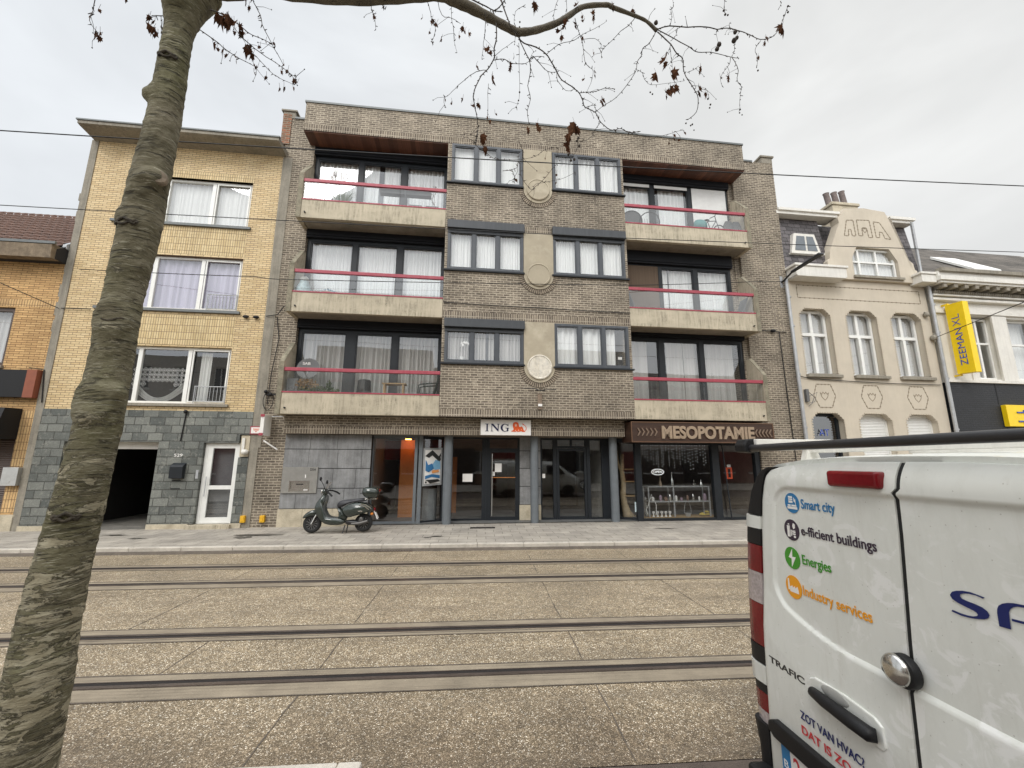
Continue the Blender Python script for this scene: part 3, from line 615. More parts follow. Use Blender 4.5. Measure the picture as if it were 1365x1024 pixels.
m=MB(); m.wall(1.86,4.02,.16,H+.06,.50,.58,[(1.90,2.24,.24,H-.03),(2.34,3.28,.2,2.26),(2.38,3.24,2.32,H-.03),(3.38,3.74,.24,H-.03)]); m.box(2.78,2.83,.505,.57,2.26,H); w=m.build('entrance_frame',MT['anth'],apt); pane(w,'pane',[(1.87,.56,.2),(3.8,.56,.2),(3.8,.56,H),(1.87,.56,H)])
m=MB(); m.ring(2.35,3.27,.2,2.25,.51,.56,.075); d=m.build('entrance_door',MT['anth'],apt)
m=MB(); pts=[(3.14+.0,.47,1.10+.0)]; m.tube([(3.16,.5,1.26),(3.12,.46,1.26),(3.08,.455,1.23),(3.06,.455,1.17),(3.08,.455,1.10),(3.12,.46,1.07),(3.16,.5,1.07)],.014,8); m.build('handle',MT['black'],d,smooth=True)
# restaurant corner
m=MB(); slant(m,(4.05,.5),(4.66,.12),.14,.26); slant(m,(4.05,.5),(4.66,.12),H-.1,H+.04); m.box(4.62,4.80,.06,.2,.14,2.5)
w=m.build('slanted_restaurant_frame',MT['anth'],apt); pane(w,'pane',[(4.05,.52,.2),(4.68,.14,.2),(4.68,.14,H),(4.05,.52,H)])
m=MB(); m.box(4.8,8.6,.07,.17,.14,.24); m.box(7.05,7.27,.05,.2,.14,2.5); m.box(4.8,8.6,.07,.17,2.36,2.5); m.box(8.46,8.62,.05,.2,.14,2.5); m.tube([(7.38,.02,2.4),(7.5,.02,.2)],.018,8)
w=m.build('restaurant_window_frame',MT['anth'],apt); pane(w,'pane',[(4.78,.13,.2),(8.5,.13,.2),(8.5,.13,2.45),(4.78,.13,2.45)])
# rooms behind the glass
m=MB(); m.box(-2.9,8.6,4.5,4.6,.15,2.6); m.box(-2.95,-2.9,.3,4.5,.15,2.6); m.box(8.55,8.62,.3,4.5,.15,2.6); m.box(-2.9,8.6,.3,4.5,2.56,2.6); m.box(4.02,4.1,.6,4.5,.15,2.6); m.box(1.3,1.36,.96,4.5,.15,2.6); m.build('interior_wall',pm('dim_interior_paint',(.20,.16,.13,1),.8),apt)
m=MB(); m.box(-2.9,8.6,.66,4.5,.15,.19); m.build('interior_floor',pm('dim_floor',(.08,.07,.06,1),.4),apt)
m=MB(); m.box(-2.35,-1.85,1.4,1.5,.2,2.5); m.box(-.9,-.62,2.4,2.5,.2,2.0); m.each('orange_panel',MT['orangepaint'],apt)
m=MB(); m.box(-2.9,-2.4,1.8,1.9,1.9,2.5); m.box(-1.5,-1.05,1.0,1.05,2.0,2.5); m.build('dark_red_panel',pm('dark_red_board',(.12,.01,.012,1),.6),apt)
nn=NT('warm_spot_glow'); nn.bsdf((.8,.4,.1,1),.5,emis=(1,.36,.07,1),es=22); MT['spot']=nn.m
m=MB(); m.lathe([(.001,2.50),(.09,2.50),(.09,2.54)],(-2.1,1.1,0),16); m.build('ceiling_spot',MT['spot'],apt)
m=MB(); m.box(3.79,3.99,.6,3.5,.16,2.55); m.build('lobby_wall',pm('lobby_plaster',(.35,.33,.3,1),.8),apt)
# ================================================================ yellow brick house
yb=thing('brick_house','tall yellow brick house with wide white-framed windows above slate blocks and an open garage','building',(-8.6,0,.1))
m=MB(); ops=[(-10.14,-6.83,8.52,9.97),(-10.14,-6.83,5.95,7.54),(-10.14,-6.83,3.34,4.9)]
m.wall(-11.1,-6.07,3.15,10.96,0,.3,ops); m.build('wall',MT['yellow'],yb)
m=MB(); m.box(-11.1,-11.0,.3,8,.1,10.9); m.box(-6.2,-6.07,.3,8,.1,10.9); m.box(-11.1,-6.07,7.8,8,.1,10.9); m.box(-11.1,-6.07,0.3,8,10.7,10.9); m.build('rear_wall',MT['plain'],yb)
m=MB(); m.box(-10.2,-6.82,-.004,.1,9.97,10.19); m.box(-10.2,-6.83,-.004,.1,7.6,7.8); m.box(-10.2,-6.83,-.0045,.1,7.804,8.0); m.box(-10.2,-6.83,-.004,.1,8.004,8.2); m.box(-10.2,-6.83,-.0045,.1,8.204,8.43)
for k in range(4): m.box(-10.2,-6.83,-.004-.0005*(k%2),.1,4.95+.21*k,4.95+.21*k+.206)
m.build('soldier_course',MT['yellow_v'],yb)
m=MB()
z=5.5
m.box(-11.28,-11.1,-.02,.3,.1,10.95)
r=random.Random(5)
z=5.2
while z<10.8:
    h_=r.uniform(.2,.6); m.box(-11.28-r.uniform(.0,.06),-11.1,.0,.25,z,z+h_*.7); z+=h_
m.box(-6.07,-5.80,-.015,.3,2.2,10.9); m.box(-6.07,-5.86,-.015,.3,.1,2.2); m.build('rendered_edge',MT['concrete_d'],yb)
m=MB(); m.pxx([(-.6,11.0),(-.6,11.09),(.3,11.09),(.3,10.95),(.0,10.93),(-.52,10.98)],-11.22,-5.98); c=m.build('cornice',MT['concrete_d'],yb)
m=MB(); m.box(-11.25,-5.95,-.63,-.55,11.09,11.13); m.box(-11.22,-5.98,-.55,8,11.09,11.12); m.build('roof_edge',MT['zinccap'],yb)
def ywin(z0,z1,curt,gaps,amp,wl,transom=None):
    o=window(yb,-10.13,-6.84,z0+.01,z1-.01,.1,[(-9.2,-9.1),(-7.97,-7.87)],'white',.06,.07,curt,.15,gaps=gaps,amp=amp,wl=wl)
    m=MB(); m.box(-10.40,-6.73,-.07,.1,z0-.075,z0-.003); m.build('sill',MT['zinccap'] if z0>4 else MT['concrete_d'],o)
    m=MB(); m.ring(-7.84,-6.91,z0+.05,z1-.06,.085,.11,.035); m.build('casement',MT['white'],o); return o
MT['curt_l']=cloth('lilac_curtain',(.66,.62,.76,1),.25)
ywin(8.52,9.97,'curt_w',[(-10.1,-6.86)],.012,.12)
wo=ywin(5.95,7.54,'curt_l',[(-10.1,-6.86)],.03,.22)
w1=ywin(3.34,4.9,None,None,0,1)
def railing(par,x0,x1,z0,z1,y,n_):
    m=MB(); m.tube([(x0,y,z1),(x1,y,z1)],.013,6); m.tube([(x0,y,z0+.06),(x1,y,z0+.06)],.01,6)
    for k in range(n_): x=x0+(x1-x0)*(k+.5)/n_; m.tube([(x,y,z0+.06),(x,y,z1)],.008,5)
    m.tube([(x0+.01,y,z0),(x0+.01,y,z1)],.013,6); m.tube([(x1-.01,y,z0),(x1-.01,y,z1)],.013,6); m.build('window_railing',MT['metal'],par)
railing(wo,-7.66,-6.85,5.97,6.44,.04,9); railing(w1,-7.66,-6.86,3.36,3.82,.04,9)
# lace curtain in the lowest window
m=MB(); lx0,lx1=-9.35,-7.97
for i in range(12):
    for j in range(4):
        cx=lx0+(i+.5)*.115; cz=4.28-j*.13
        if j==3 and 2<i<9: continue
        a,b=.058,.066
        for (p,q,r_,s_) in (((cx-a,cz),(cx,cz+b),0,0),((cx,cz+b),(cx+a,cz),0,0),((cx+a,cz),(cx,cz-b),0,0),((cx,cz-b),(cx-a,cz),0,0)):
            m.tube([(p[0],.24,p[1]),(q[0],.24,q[1])],.006,4,cap=False)
        m.box(cx-.014,cx+.014,.235,.245,cz-.016,cz+.016)
m.build('lace_valance',MT['curt_w'],w1)
m=MB()
for k in range(5):
    pts=[]
    for i in range(15):
        q=i/14; x=-9.3+1.3*q; z=4.0-.16*k*.5-.50*math.sin(math.pi*q)*(1-.06*k)+.02*k; pts.append((x,.23+.008*(k%2),z))
    m.tube(pts,.016,5,cap=False)
m.build('swag_curtain',cloth('sheer_swag',(.6,.6,.58,1),.4),w1)
m=MB(); m.curtain(-7.72,-7.42,3.45,4.8,.26,.03,.1); m.build('side_curtain',MT['curt_w'],w1,smooth='all',recalc=False)
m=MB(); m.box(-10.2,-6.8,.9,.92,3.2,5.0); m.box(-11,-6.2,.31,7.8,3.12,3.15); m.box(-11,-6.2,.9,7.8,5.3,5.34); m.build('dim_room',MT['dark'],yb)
# ground floor in slate blocks
m=MB(); m.wall(-11.1,-6.07,.28,3.15,-.03,.3,[(-10.47,-8.28,.28,2.33),(-7.2,-6.32,.28,2.32),(-6.34,-6.06,1.94,2.54)]); m.wall(-10.47,-8.28,.1,.28,.0,.0) if False else None
m.build('slate_block_cladding',MT['stone'],yb)
m=MB(); m.box(-11.12,-10.47,-.045,.3,.1,.28); m.box(-8.28,-7.32,-.045,.3,.1,.28); m.box(-6.34,-6.07,-.045,.3,.1,.28); m.each('stone_plinth',MT['plinth'],yb)
m=MB(); m.box(-7.36,-6.30,-.12,.3,.1,.26); m.build('doorstep',MT['concrete'],yb,bevel=.01)
m=MB(); m.box(-10.47,-8.28,.18,.3,2.15,2.33); m.build('garage_lintel',MT['whitepaint'],yb)
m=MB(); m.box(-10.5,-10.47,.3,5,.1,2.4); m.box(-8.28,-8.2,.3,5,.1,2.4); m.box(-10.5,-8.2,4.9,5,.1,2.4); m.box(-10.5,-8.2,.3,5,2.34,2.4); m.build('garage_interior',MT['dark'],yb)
m=MB(); m.quad((-10.47,.0,.172),(-8.28,.0,.172),(-8.28,4.9,.2),(-10.47,4.9,.2)); m.build('garage_floor',pm('garage_concrete',(.16,.15,.13,1),.8,var=.3),yb,recalc=False)
m=MB(); m.wall(-7.19,-6.33,.27,2.31,.06,.14,[(-7.12,-6.4,.32,2.25)]); df=m.build('door_frame',MT['white'],yb)
m=MB(); m.wall(-7.12,-6.4,.32,2.25,.07,.12,[(-7.0,-6.46,.42,1.12),(-7.0,-6.46,1.22,2.18)]); d=m.build('front_door',MT['white'],yb)
m=MB(); m.quad((-7.02,.105,.4),(-6.44,.105,.4),(-6.44,.105,2.2),(-7.02,.105,2.2)); m.build('pane',MT['glass'],d,recalc=False)
m=MB(); m.box(-7.05,-6.4,.25,.27,.3,2.3); m.build('dark_hall',pm('dim_hall',(.12,.125,.13,1),.8),d)
m=MB(); m.tube([(-7.06,.02,.95),(-7.06,.02,1.45)],.012,6); m.build('handle',MT['metal'],d)
m=MB(); m.box(-6.31,-6.09,-.0,.25,1.96,2.52); m.build('bare_masonry_patch',MT['plinth'],yb)
m=MB(); m.ball((-6.16,-.06,2.08),.09,12,8,(1,1,.8)); m.box(-6.27,-6.2,-.035,0,2.1,2.45); m.build('wall_lamp',MT['whitepaint'],yb,smooth=True)
m=MB(); m.tube([(-7.72,-.05,3.09),(-7.76,-.05,2.36)],.016,6); m.ball((-7.72,-.08,3.12),.05,8,6); m.build('cable_conduit',MT['black'],yb)
m=MB(); text_on(m,'529',(-7.87,-.034,1.955),(1,0,0),(0,0,1),.20,.075,bold=.01); m.build('house_number',MT['whitesign'],yb)
m=MB(); m.box(-7.84,-7.62,-.036,.0,1.335,1.36); m.box(-7.84,-7.62,-.036,.0,1.135,1.16); m.each('letter_slot',MT['black'],yb)
m=MB(); m.box(-7.17+.0-.12,-7.17-.06,-.045,-.02,1.4,1.62); m.build('doorbell',MT['metal'],yb)
m=MB(); m.pxx([(-.03,1.40),(-.03,1.80),(-.13,1.74),(-.16,1.70),(-.15,1.41)],-7.86,-7.55); m.box(-7.80,-7.70,-.162,-.155,1.66,1.675); o=m.build('mailbox',MT['anth'],base=(-7.7,-.03,1.4),bevel=.008); tagit(o,'small dark grey letter box fixed to the slate blocks left of the white door','mailbox')
m=MB(); m.box(-6.09,-5.79,-.055,-.02,2.55,2.76); o=m.build('warning_plate',MT['red'],base=(-5.94,-.02,2.55)); tagit(o,'small white plate with red border on the wall right of the slate blocks','sign')
m=MB(); m.box(-6.065,-5.815,-.06,-.0552,2.575,2.735); m.build('plate_face',MT['whitesign'],o)
m=MB()
for zz,w_ in ((2.69,.16),(2.66,.13),(2.62,.05)): m.box(-5.94-w_/2,-5.94+w_/2,-.0625,-.0602,zz-.008,zz+.008)
m.build('lettering',MT['lion'],o)
for x_,nm in ((-6.02,'left'),(-5.55,'right')):
    m=MB(); m.box(x_-.055,x_+.055,-.09,-.0,.30,.47); m.box(x_-.03,x_+.03,-.10,-.09,.33,.44) ; o=m.build('marker_box',pm('marker_yellow_'+nm,(.75,.42,.02,1),.5),base=(x_,0,.3),bevel=.006); tagit(o,'small yellow marker box low on the wall, '+('beside the white front door' if nm=='left' else 'beside the sandy stone plinth of the bank'),'marker',group='yellow marker boxes low on the wall')
# ================================================================ ochre house on the left
lh=thing('brick_house','low ochre brick house with brown tiled roof and lowered shop shutter at the far left','building',(-13.5,0,.1))
m=MB(); m.wall(-18,-11.28,.55,7.3,.02,.3,[(-16,-12.27,4.24,5.82),(-16,-11.6,.55,3.14)]); m.build('wall',MT['orange'],lh)
m=MB(); m.box(-18,-11.28,.015,.1,5.85,6.05); m.box(-11.6,-11.3,.012,.1,.6,3.1); m.build('soldier_course',MT['orange_v'],lh)
m=MB(); m.box(-18,-17.8,.3,8,.1,7.2); m.box(-18,-11.28,7.8,8,.1,7.2); m.box(-18,-11.3,.9,1,.1,7.2); m.build('rear_wall',MT['plain'],lh)
m=MB(); m.box(-18,-11.25,-.02,.3,.1,.55); m.build('plinth',MT['plinth'],lh)
m=MB(); m.pxx([(-.42,7.08),(-.45,7.44),(-.38,7.48),(.1,7.48),(.1,7.12)],-18,-11.32); m.build('eaves_board',pm('peeling_eaves_wood',(.20,.155,.105,1),.85,var=.4,scale=5,streak=.5,dirt=(.1,.07,.05,1)),lh)
m=MB(); m.pxx([(-.46,7.46),(-.46,7.53),(-.40,7.53),(-.40,7.46)],-18,-11.25); m.build('gutter',MT['zinccap'],lh)
rt_=MB(); nrow=13
for i in range(nrow):
    y0=-.3+i*.25; z0=7.45+i*.21; y1=y0+.27; z1=z0+.16
    n_=int(6.7/.22)
    for j in range(n_):
        xa=-18+j*.22; 
        rt_.add([(xa,y0,z0+.02),(xa+.11,y0,z0+.055),(xa+.2,y0,z0+.02),(xa,y1,z0+.19),(xa+.11,y1,z0+.225),(xa+.2,y1,z0+.19),(xa,y0,z0-.02),(xa+.2,y0,z0-.02)],[(0,1,4,3),(1,2,5,4),(6,7,2,1,0)])
rt_.build('tiled_roof',MT['tile'],lh)
m=MB(); m.pxx([(-.3,7.38),(3.0,10.1),(7.8,7.2),(7.8,7.1),(-.3,7.1)],-18,-11.3); m.build('roof_deck',MT['dark'],lh)
m=MB(); m.box(-12.75,-11.95,-.35,.15,7.53,7.56); m.pxx([(-.36,7.56),(.1,7.74),(.1,7.72),(-.3,7.54)],-12.75,-11.75); m.build('roof_sheet',MT['whitepaint'],lh)
m=MB(); m.box(-11.36,-11.28,-.1,2.6,7.5,7.56); m.pxx([(-.1,7.5),(2.6,9.8),(2.6,9.9),(-.1,7.62)],-11.38,-11.29); m.build('flashing',MT['metal'],lh)
o=window(lh,-14.0,-12.28,4.25,5.81,.08,[(-13.2,-13.1)],'shutter_b',.09,.08,'curt_g',.2)
m=MB(); m.box(-14.1,-12.24,-.05,.1,4.17,4.24); m.build('sill',MT['concrete_d'],o)
m=MB(); m.box(-18,-11.53,-.14,.02,3.42,4.12); s_=m.build('fascia_board',MT['black'],lh)
m=MB(); m.box(-11.53,-11.3,-.15,.02,3.41,4.13); m.build('fascia_end',MT['rust'],s_)
m=MB(); m.pxx([(-.45,2.37),(-.5,2.75),(-.42,3.12),(0,3.14),(0,2.37)],-18,-11.58); m.box(-18,-11.56,-.52,-.40,2.36,2.68); m.build('awning_box',MT['black'],lh)
m=MB()
for k in range(34): m.pxx([(.10,.56+k*.053),(.085,.575+k*.053),(.10,.61+k*.053)],-18,-11.62)
m.build('roller_shutter',MT['shutter_b'],lh)
m=MB(); m.box(-11.62,-11.28,-.12,.01,1.24,1.68); m.box(-11.58,-11.42,-.125,-.12,1.3,1.36); o=m.build('letterbox',MT['steel'],base=(-11.45,0,1.24),bevel=.01); tagit(o,'grey steel box on the ochre wall beside the lowered brown shutter','letterbox')
# ================================================================ cream gabled house
ch=thing('rendered_house','cream rendered house with stepped ornamental gable and slate mansard roof','building',(12.8,0,.1))
def oct_open(m,x0,x1,z0,z1,c,y0,y1): # fills the two upper corners of an opening
    m.py([(x0,z1),(x0,z1-c),(x0+c,z1)],y0,y1); m.py([(x1,z1),(x1-c,z1),(x1,z1-c)],y0,y1)
up=[(10.53,11.68),(12.25,13.43),(13.96,15.15)]; lo=[(10.5,11.65),(12.18,13.39),(13.9,15.08)]
m=MB(); m.wall(10.25,15.52,.1,8.0,0,.28,[(a,b,4.66,6.93) for a,b in up]+[(lo[0][0],lo[0][1],.4,3.42)]+[(a,b,1.2,3.42) for a,b in lo[1:]])
for a,b in up: oct_open(m,a,b,4.66,6.93,.22,0.0,.28)
for a,b in lo: oct_open(m,a,b,1.2,3.42,.22,0.0,.28)
# gable with stepped and sloping sides
gp=[(11.85,7.9),(11.85,8.45),(11.75,8.45),(11.75,8.62),(11.86,8.72),(11.9,9.0),(12.42,10.1),(12.38,10.3),(12.55,10.42),(12.66,10.66),(13.5,10.74),(14.3,10.66),(14.42,10.4),(14.55,10.3),(14.52,10.15),(14.92,9.0),(14.95,8.85),(15.1,8.72),(15.12,8.5),(15.2,8.45),(15.2,7.9)]
l=[p for p in gp if p[0]<=13.5]; r_=[p for p in gp if p[0]>=13.5]
m.py([(12.72,8.0),(11.85,8.0)]+l[1:-1]+[(12.72,10.67)],-.12,.2)
m.py([(14.5,8.0),(14.5,10.5)]+[(14.42,10.4),(14.55,10.3),(14.52,10.15),(14.92,9.0),(14.95,8.85),(15.1,8.72),(15.12,8.5),(15.2,8.45),(15.2,8.0)],-.12,.2)
m.py([(12.72,9.22),(12.72,10.67),(13.5,10.74),(14.3,10.66),(14.42,10.4),(14.5,10.5),(14.5,9.22)],-.12,.2); m.py([(12.72,8.0),(12.72,8.14),(14.5,8.14),(14.5,8.0)],-.12,.2)
m.py([(12.72,9.22),(12.95,9.22),(12.72,8.8)],-.12,.2); m.py([(14.5,9.22),(14.5,8.75),(14.22,9.22)],-.12,.2)
m.build('wall',MT['cream'],ch)
m=MB(); m.box(10.25,10.4,.28,8,.1,8); m.box(15.4,15.52,.28,8,.1,10.3); m.box(10.25,15.5,7.8,8,.1,10.3); m.box(10.3,15.4,.9,.95,.1,9.8); m.build('rear_wall',MT['plain'],ch)
m=MB(); m.pxx([(.0,8.2),(.28,10.4),(7.8,10.4),(7.8,8.0),(.0,8.0)],10.25,11.95); m.pxx([(.0,8.2),(.28,10.4),(7.8,10.4),(7.8,8.0),(.0,8.0)],14.9,15.5); m.pxx([(.5,8.2),(.6,10.4),(7.8,10.4),(7.8,8.0)],11.95,14.9); m.each('slate_roof',MT['slate'],ch)
m=MB(); m.box(10.15,12.5,-.02,.5,10.36,10.47); m.box(10.2,12.55,-.08,.45,10.47,10.56); m.box(14.4,15.55,-.02,.5,10.36,10.46); m.box(14.4,15.6,-.08,.45,10.46,10.56); m.each('upper_cornice',MT['whitepaint'],ch)
m=MB(); m.box(10.25,12.1,-.42,0,7.9,8.22); m.box(10.2,12.15,-.46,0,8.22,8.30); m.box(10.27,12.05,-.43,-.0,7.86,7.9); m.box(14.95,15.52,-.42,0,7.92,8.2); m.box(14.9,15.56,-.46,0,8.2,8.28); m.each('gutter_box',MT['whitepaint'],ch,bevel=.01)
m=MB(); m.box(15.42,15.5,-.06,.0,8.3,10.4); m.build('verge_board',MT['metal'],ch)
def groove_line(m,pts,y,w=.012,close=True,teeth=0):
    P=pts+([pts[0]] if close else [])
    for (a,b),(c,d_) in zip(P,P[1:]):
        L=math.hypot(c-a,d_-b); nx,nz=-(d_-b)/L*w,(c-a)/L*w
        m.py([(a-nx,b-nz),(c-nx,d_-nz),(c+nx,d_+nz),(a+nx,b+nz)],y-.004,y+.004)
        if teeth:
            k=int(L/teeth)
            for i in range(k):
                q=(i+.5)/k; X,Z=a+(c-a)*q,b+(d_-b)*q; m.box(X-.022,X+.022,y-.006,y+.003,Z-.022,Z+.014)
m=MB(); groove_line(m,[(10.56,7.74),(15.25,7.74),(15.25,7.29),(10.56,7.29)],0,.009,teeth=.17); m.build('panel_outline',MT['groove'],ch); m=MB()
for cx in (11.07,12.78,14.49): m=MB(); groove_line(m,[(cx-.25,4.34),(cx+.25,4.34),(cx+.39,3.97),(cx+.22,3.59),(cx-.22,3.59),(cx-.39,3.97)],0,.009,teeth=.12); groove_line(m,[(cx-.15,4.07),(cx-.10,4.01),(cx-.05,4.09),(cx,4.02),(cx+.05,4.09),(cx+.10,4.01),(cx+.15,4.07),(cx+.10,3.92),(cx,3.82),(cx-.10,3.92)],0,.009); m.build('hexagon_ornament',MT['groove'],ch)
Y=-.12; m=MB()
groove_line(m,[(12.55,9.62),(12.72,10.22),(12.98,10.24),(13.0,9.64),(12.86,9.63),(12.84,9.88),(12.74,9.86),(12.72,9.62)],Y,.011,teeth=.12)
groove_line(m,[(13.12,9.66),(13.12,10.26),(13.62,10.28),(13.66,9.62),(13.5,9.62),(13.48,9.95),(13.28,9.95),(13.28,9.66)],Y,.011,teeth=.12)
groove_line(m,[(13.8,9.64),(13.78,10.24),(14.02,10.22),(14.38,9.6),(14.14,9.62),(14.08,9.84),(13.96,9.86),(13.94,9.64)],Y,.011,teeth=.12)
groove_line(m,[(13.32,9.98),(13.32,9.86),(13.38,9.78),(13.45,9.86),(13.45,9.98)],Y,.011)
m.build('gable_ornament',MT['groove'],ch)
def revbead(m,x0,x1,z0,z1,c):
    pts=[(x0,z0),(x0,z1-c),(x0+c,z1),(x1-c,z1),(x1,z1-c),(x1,z0)]
    for (a,b),(c2,d_) in zip(pts,pts[1:]):
        L=math.hypot(c2-a,d_-b); k=int(L/.085)
        for i in range(k):
            q=(i+.5)/k; X,Z=a+(c2-a)*q,b+(d_-b)*q; m.box(X-.024,X+.024,-.014,.03,Z-.02,Z+.02)
m=MB()
for a,b in up: revbead(m,a,b,4.7,6.93,.22)
for a,b in lo: revbead(m,a,b,1.3,3.42,.22)
m.build('toothed_window_surround',MT['cream'],ch)
for a,b in up:
    o=window(ch,a+.02,b-.02,4.66,6.9,.2,[((a+b)/2-.05,(a+b)/2+.05)],'white',.08,.08,'curt_g',.14,trans=[(6.02,6.12)],amp=.02,wl=.1)
    m=MB(); m.py([(a,6.93),(a,6.66),(a+.32,6.93)],.195,.29); m.py([(b,6.93),(b-.32,6.93),(b,6.66)],.195,.29); m.box((a+b)/2-.05,(a+b)/2+.05,.17,.2,4.72,6.0); m.each('corner_fillet',MT['white'],o)
    m=MB(); m.box(a-.02,b+.08,-.1,.2,4.56,4.66); m.box(a+.1,b-.1,-.05,.2,4.66,4.69); m.build('sill',MT['concrete_d'],o,bevel=.01)
for i,(a,b) in enumerate(lo[1:]):
    m=MB()
    for k in range(44): m.pxx([(.22,1.22+k*.05),(.205,1.235+k*.05),(.22,1.268+k*.05)],a+.06,b-.06)
    s_=m.build('roller_shutter',MT['shutter_w'],ch); m=MB(); m.wall(a,b,1.2,3.41,.19,.26,[(a+.06,b-.06,1.2,3.34)]); m.build('shutter_guide',MT['white'],s_)
a,b=lo[0]
o=window(ch,a+.02,b-.02,.3,3.4,.2,[],'anth',.08,.07,None,name='shop_door',trans=[(2.3,2.38)])
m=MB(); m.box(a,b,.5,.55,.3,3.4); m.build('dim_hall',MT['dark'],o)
m=MB(); text_on(m,'AT',(a+.38,.19,2.70),(1,0,0),(0,0,1),.36,.2,bold=-.005); m.build('lettering',MT['bluelet'],o)
# gable window, dormer, chimney
o=window(ch,12.74,14.48,8.16,9.2,-.02,[(13.03,13.1),(13.72,13.79)],'white',.06,.07,'curt_w',.12,trans=[(8.68,8.74)],amp=.015)
m=MB(); m.box(12.66,14.58,-.2,.0,8.06,8.14); m.build('sill',MT['concrete_d'],o)
m=MB(); m.box(10.72,11.5,-.1,.5,8.98,9.02) if False else None
fr_=[(10.62,8.95),(10.76,9.62),(11.5,9.62),(11.66,8.95)]
m=MB(); m.py([(10.58,8.93),(10.74,9.66),(11.52,9.66),(11.7,8.93)],.02,.4); o=m.build('dormer',MT['whitepaint'],ch)
m=MB(); m.py([(10.72,9.03),(10.83,9.56),(11.12,9.56),(11.12,9.03)],.005,.03); m.py([(11.2,9.03),(11.2,9.56),(11.44,9.56),(11.57,9.03)],.005,.03); m.build('pane',pm('dormer_glass',(.14,.16,.18,1),.1,bump=0),o)
m=MB(); m.box(10.52,11.78,-.04,.1,8.88,8.93); m.build('sill',MT['whitepaint'],o)
m=MB(); m.box(14.0,15.15,1.5,2.1,10.4,12.08); m.box(13.95,15.2,1.45,2.15,12.0,12.12); cb=m.build('chimney',MT['plinth'],ch,bevel=.02)
for x_,h_,tl in ((14.15,.55,-.1),(14.5,.62,-.09),(14.85,.7,-.08)):
    m=MB(); m.tube([(x_,1.75,12.1),(x_+tl,1.75,12.1+h_*.94),(x_+tl,1.75,12.1+h_)],[.11,.10,.12],14); m.build('chimney_pot',pm('chimney_pot_clay',(.19,.155,.145,1),.8,var=.25),cb,smooth=True)
def downpipe(par,pts,r=.055,name='downpipe'):
    m=MB(); m.tube(pts,r,12)
    for z_ in (1.2,2.9,4.6,6.2,7.2): m.tube([(pts[0][0],pts[0][1],z_),(pts[0][0],pts[0][1],z_+.05)],r*1.22,12)
    m.build(name,MT['metal'],par,smooth=True)
downpipe(ch,[(10.13,-.12,.15),(10.10,-.12,7.9)]); downpipe(ch,[(15.58,-.12,.15),(15.55,-.12,7.95)])
# ================================================================ white shop house on the right
zh=thing('shop_building','white classical house with bracketed cornice over a charcoal brick shop front','building',(19,0,.1))
m=MB(); m.wall(15.64,26,4.6,8.4,0,.3,[(17.05,18.0,4.68,6.95),(18.6,19.9,4.68,6.9),(21,22.3,4.68,6.9)]); m.box(15.64,15.8,.3,8,.1,8.4); m.box(15.64,26,7.8,8,.1,8.4); m.box(15.64,26,.9,1,.1,8); m.build('wall',MT['whitepaint'],zh)
m=MB(); m.wall(15.64,26,.1,4.52,-.05,.3,[(17.4,24,.3,2.8)]); m.box(15.9,25,.32,.4,.2,3); m.build('shop_wall',MT['darkbrick'],zh)
m=MB(); m.box(15.6,26,-.12,.3,4.52,4.6); m.build('string_course',MT['whitepaint'],zh)
m=MB(); m.box(17.5,17.54,-.058,-.04,3.8,4.5); m.build('movement_joint',MT['black'],zh)
m=MB(); m.box(15.6,26,-.08,0,6.98,7.1); m.box(15.62,26,-.05,0,7.1,7.16); m.box(15.58,26,-.16,0,7.42,7.5); m.box(15.6,26,-.2,0,7.56,7.62); m.box(15.55,26,-.5,.2,7.9,7.98); m.box(15.5,26,-.56,.2,7.98,8.12); m.box(15.5,26,-.50,.2,8.12,8.3); m.build('cornice',MT['whitepaint'],zh)
m=MB()
x=15.7
while x<26: m.box(x,x+.14,-.46,0,7.76,7.895); x+=.42
x=15.62
while x<26: m.box(x,x+.035,-.24,-.02,7.63,7.72); x+=.075
m.build('bracket_row',MT['concrete_d'],zh)
m=MB(); m.box(17.95,18.55,-.06,0,4.62,6.95) ; m.box(16.75,17.02,-.04,0,4.62,6.95); m.each('pilaster',MT['whitepaint'],zh)
for a,b in ((17.05,18.0),(18.6,19.9),(21,22.3)):
    o=window(zh,a+.01,b-.01,4.69,6.89,.16,[((a+b)/2-.04,(a+b)/2+.04)] if b-a<1 else [],'white',.07,.07,'curt_w' if b-a>1 else None,.3,trans=[(5.95,6.02)],amp=.01)
m=MB(); m.pxx([(-.3,8.3),(3.6,11.65),(7.8,8.2),(7.8,8.1),(-.3,8.1)],15.6,26); m.build('roof',brick('mossy_slates',(.16,.14,.12,1),(.09,.08,.07,1),(.03,.03,.03,1),bw=.3,bh=.12,ms=.01,stain=.4),zh)
m=MB(); m.box(15.55,26,-.6,-.4,8.28,8.4); m.build('gutter',MT['concrete_d'],zh)
m=MB(); m.pxx([(.3,8.87),(1.6,9.98),(1.6,10.08),(.3,8.97)],18.2,19.4); m.build('roof_light',MT['white'],zh)
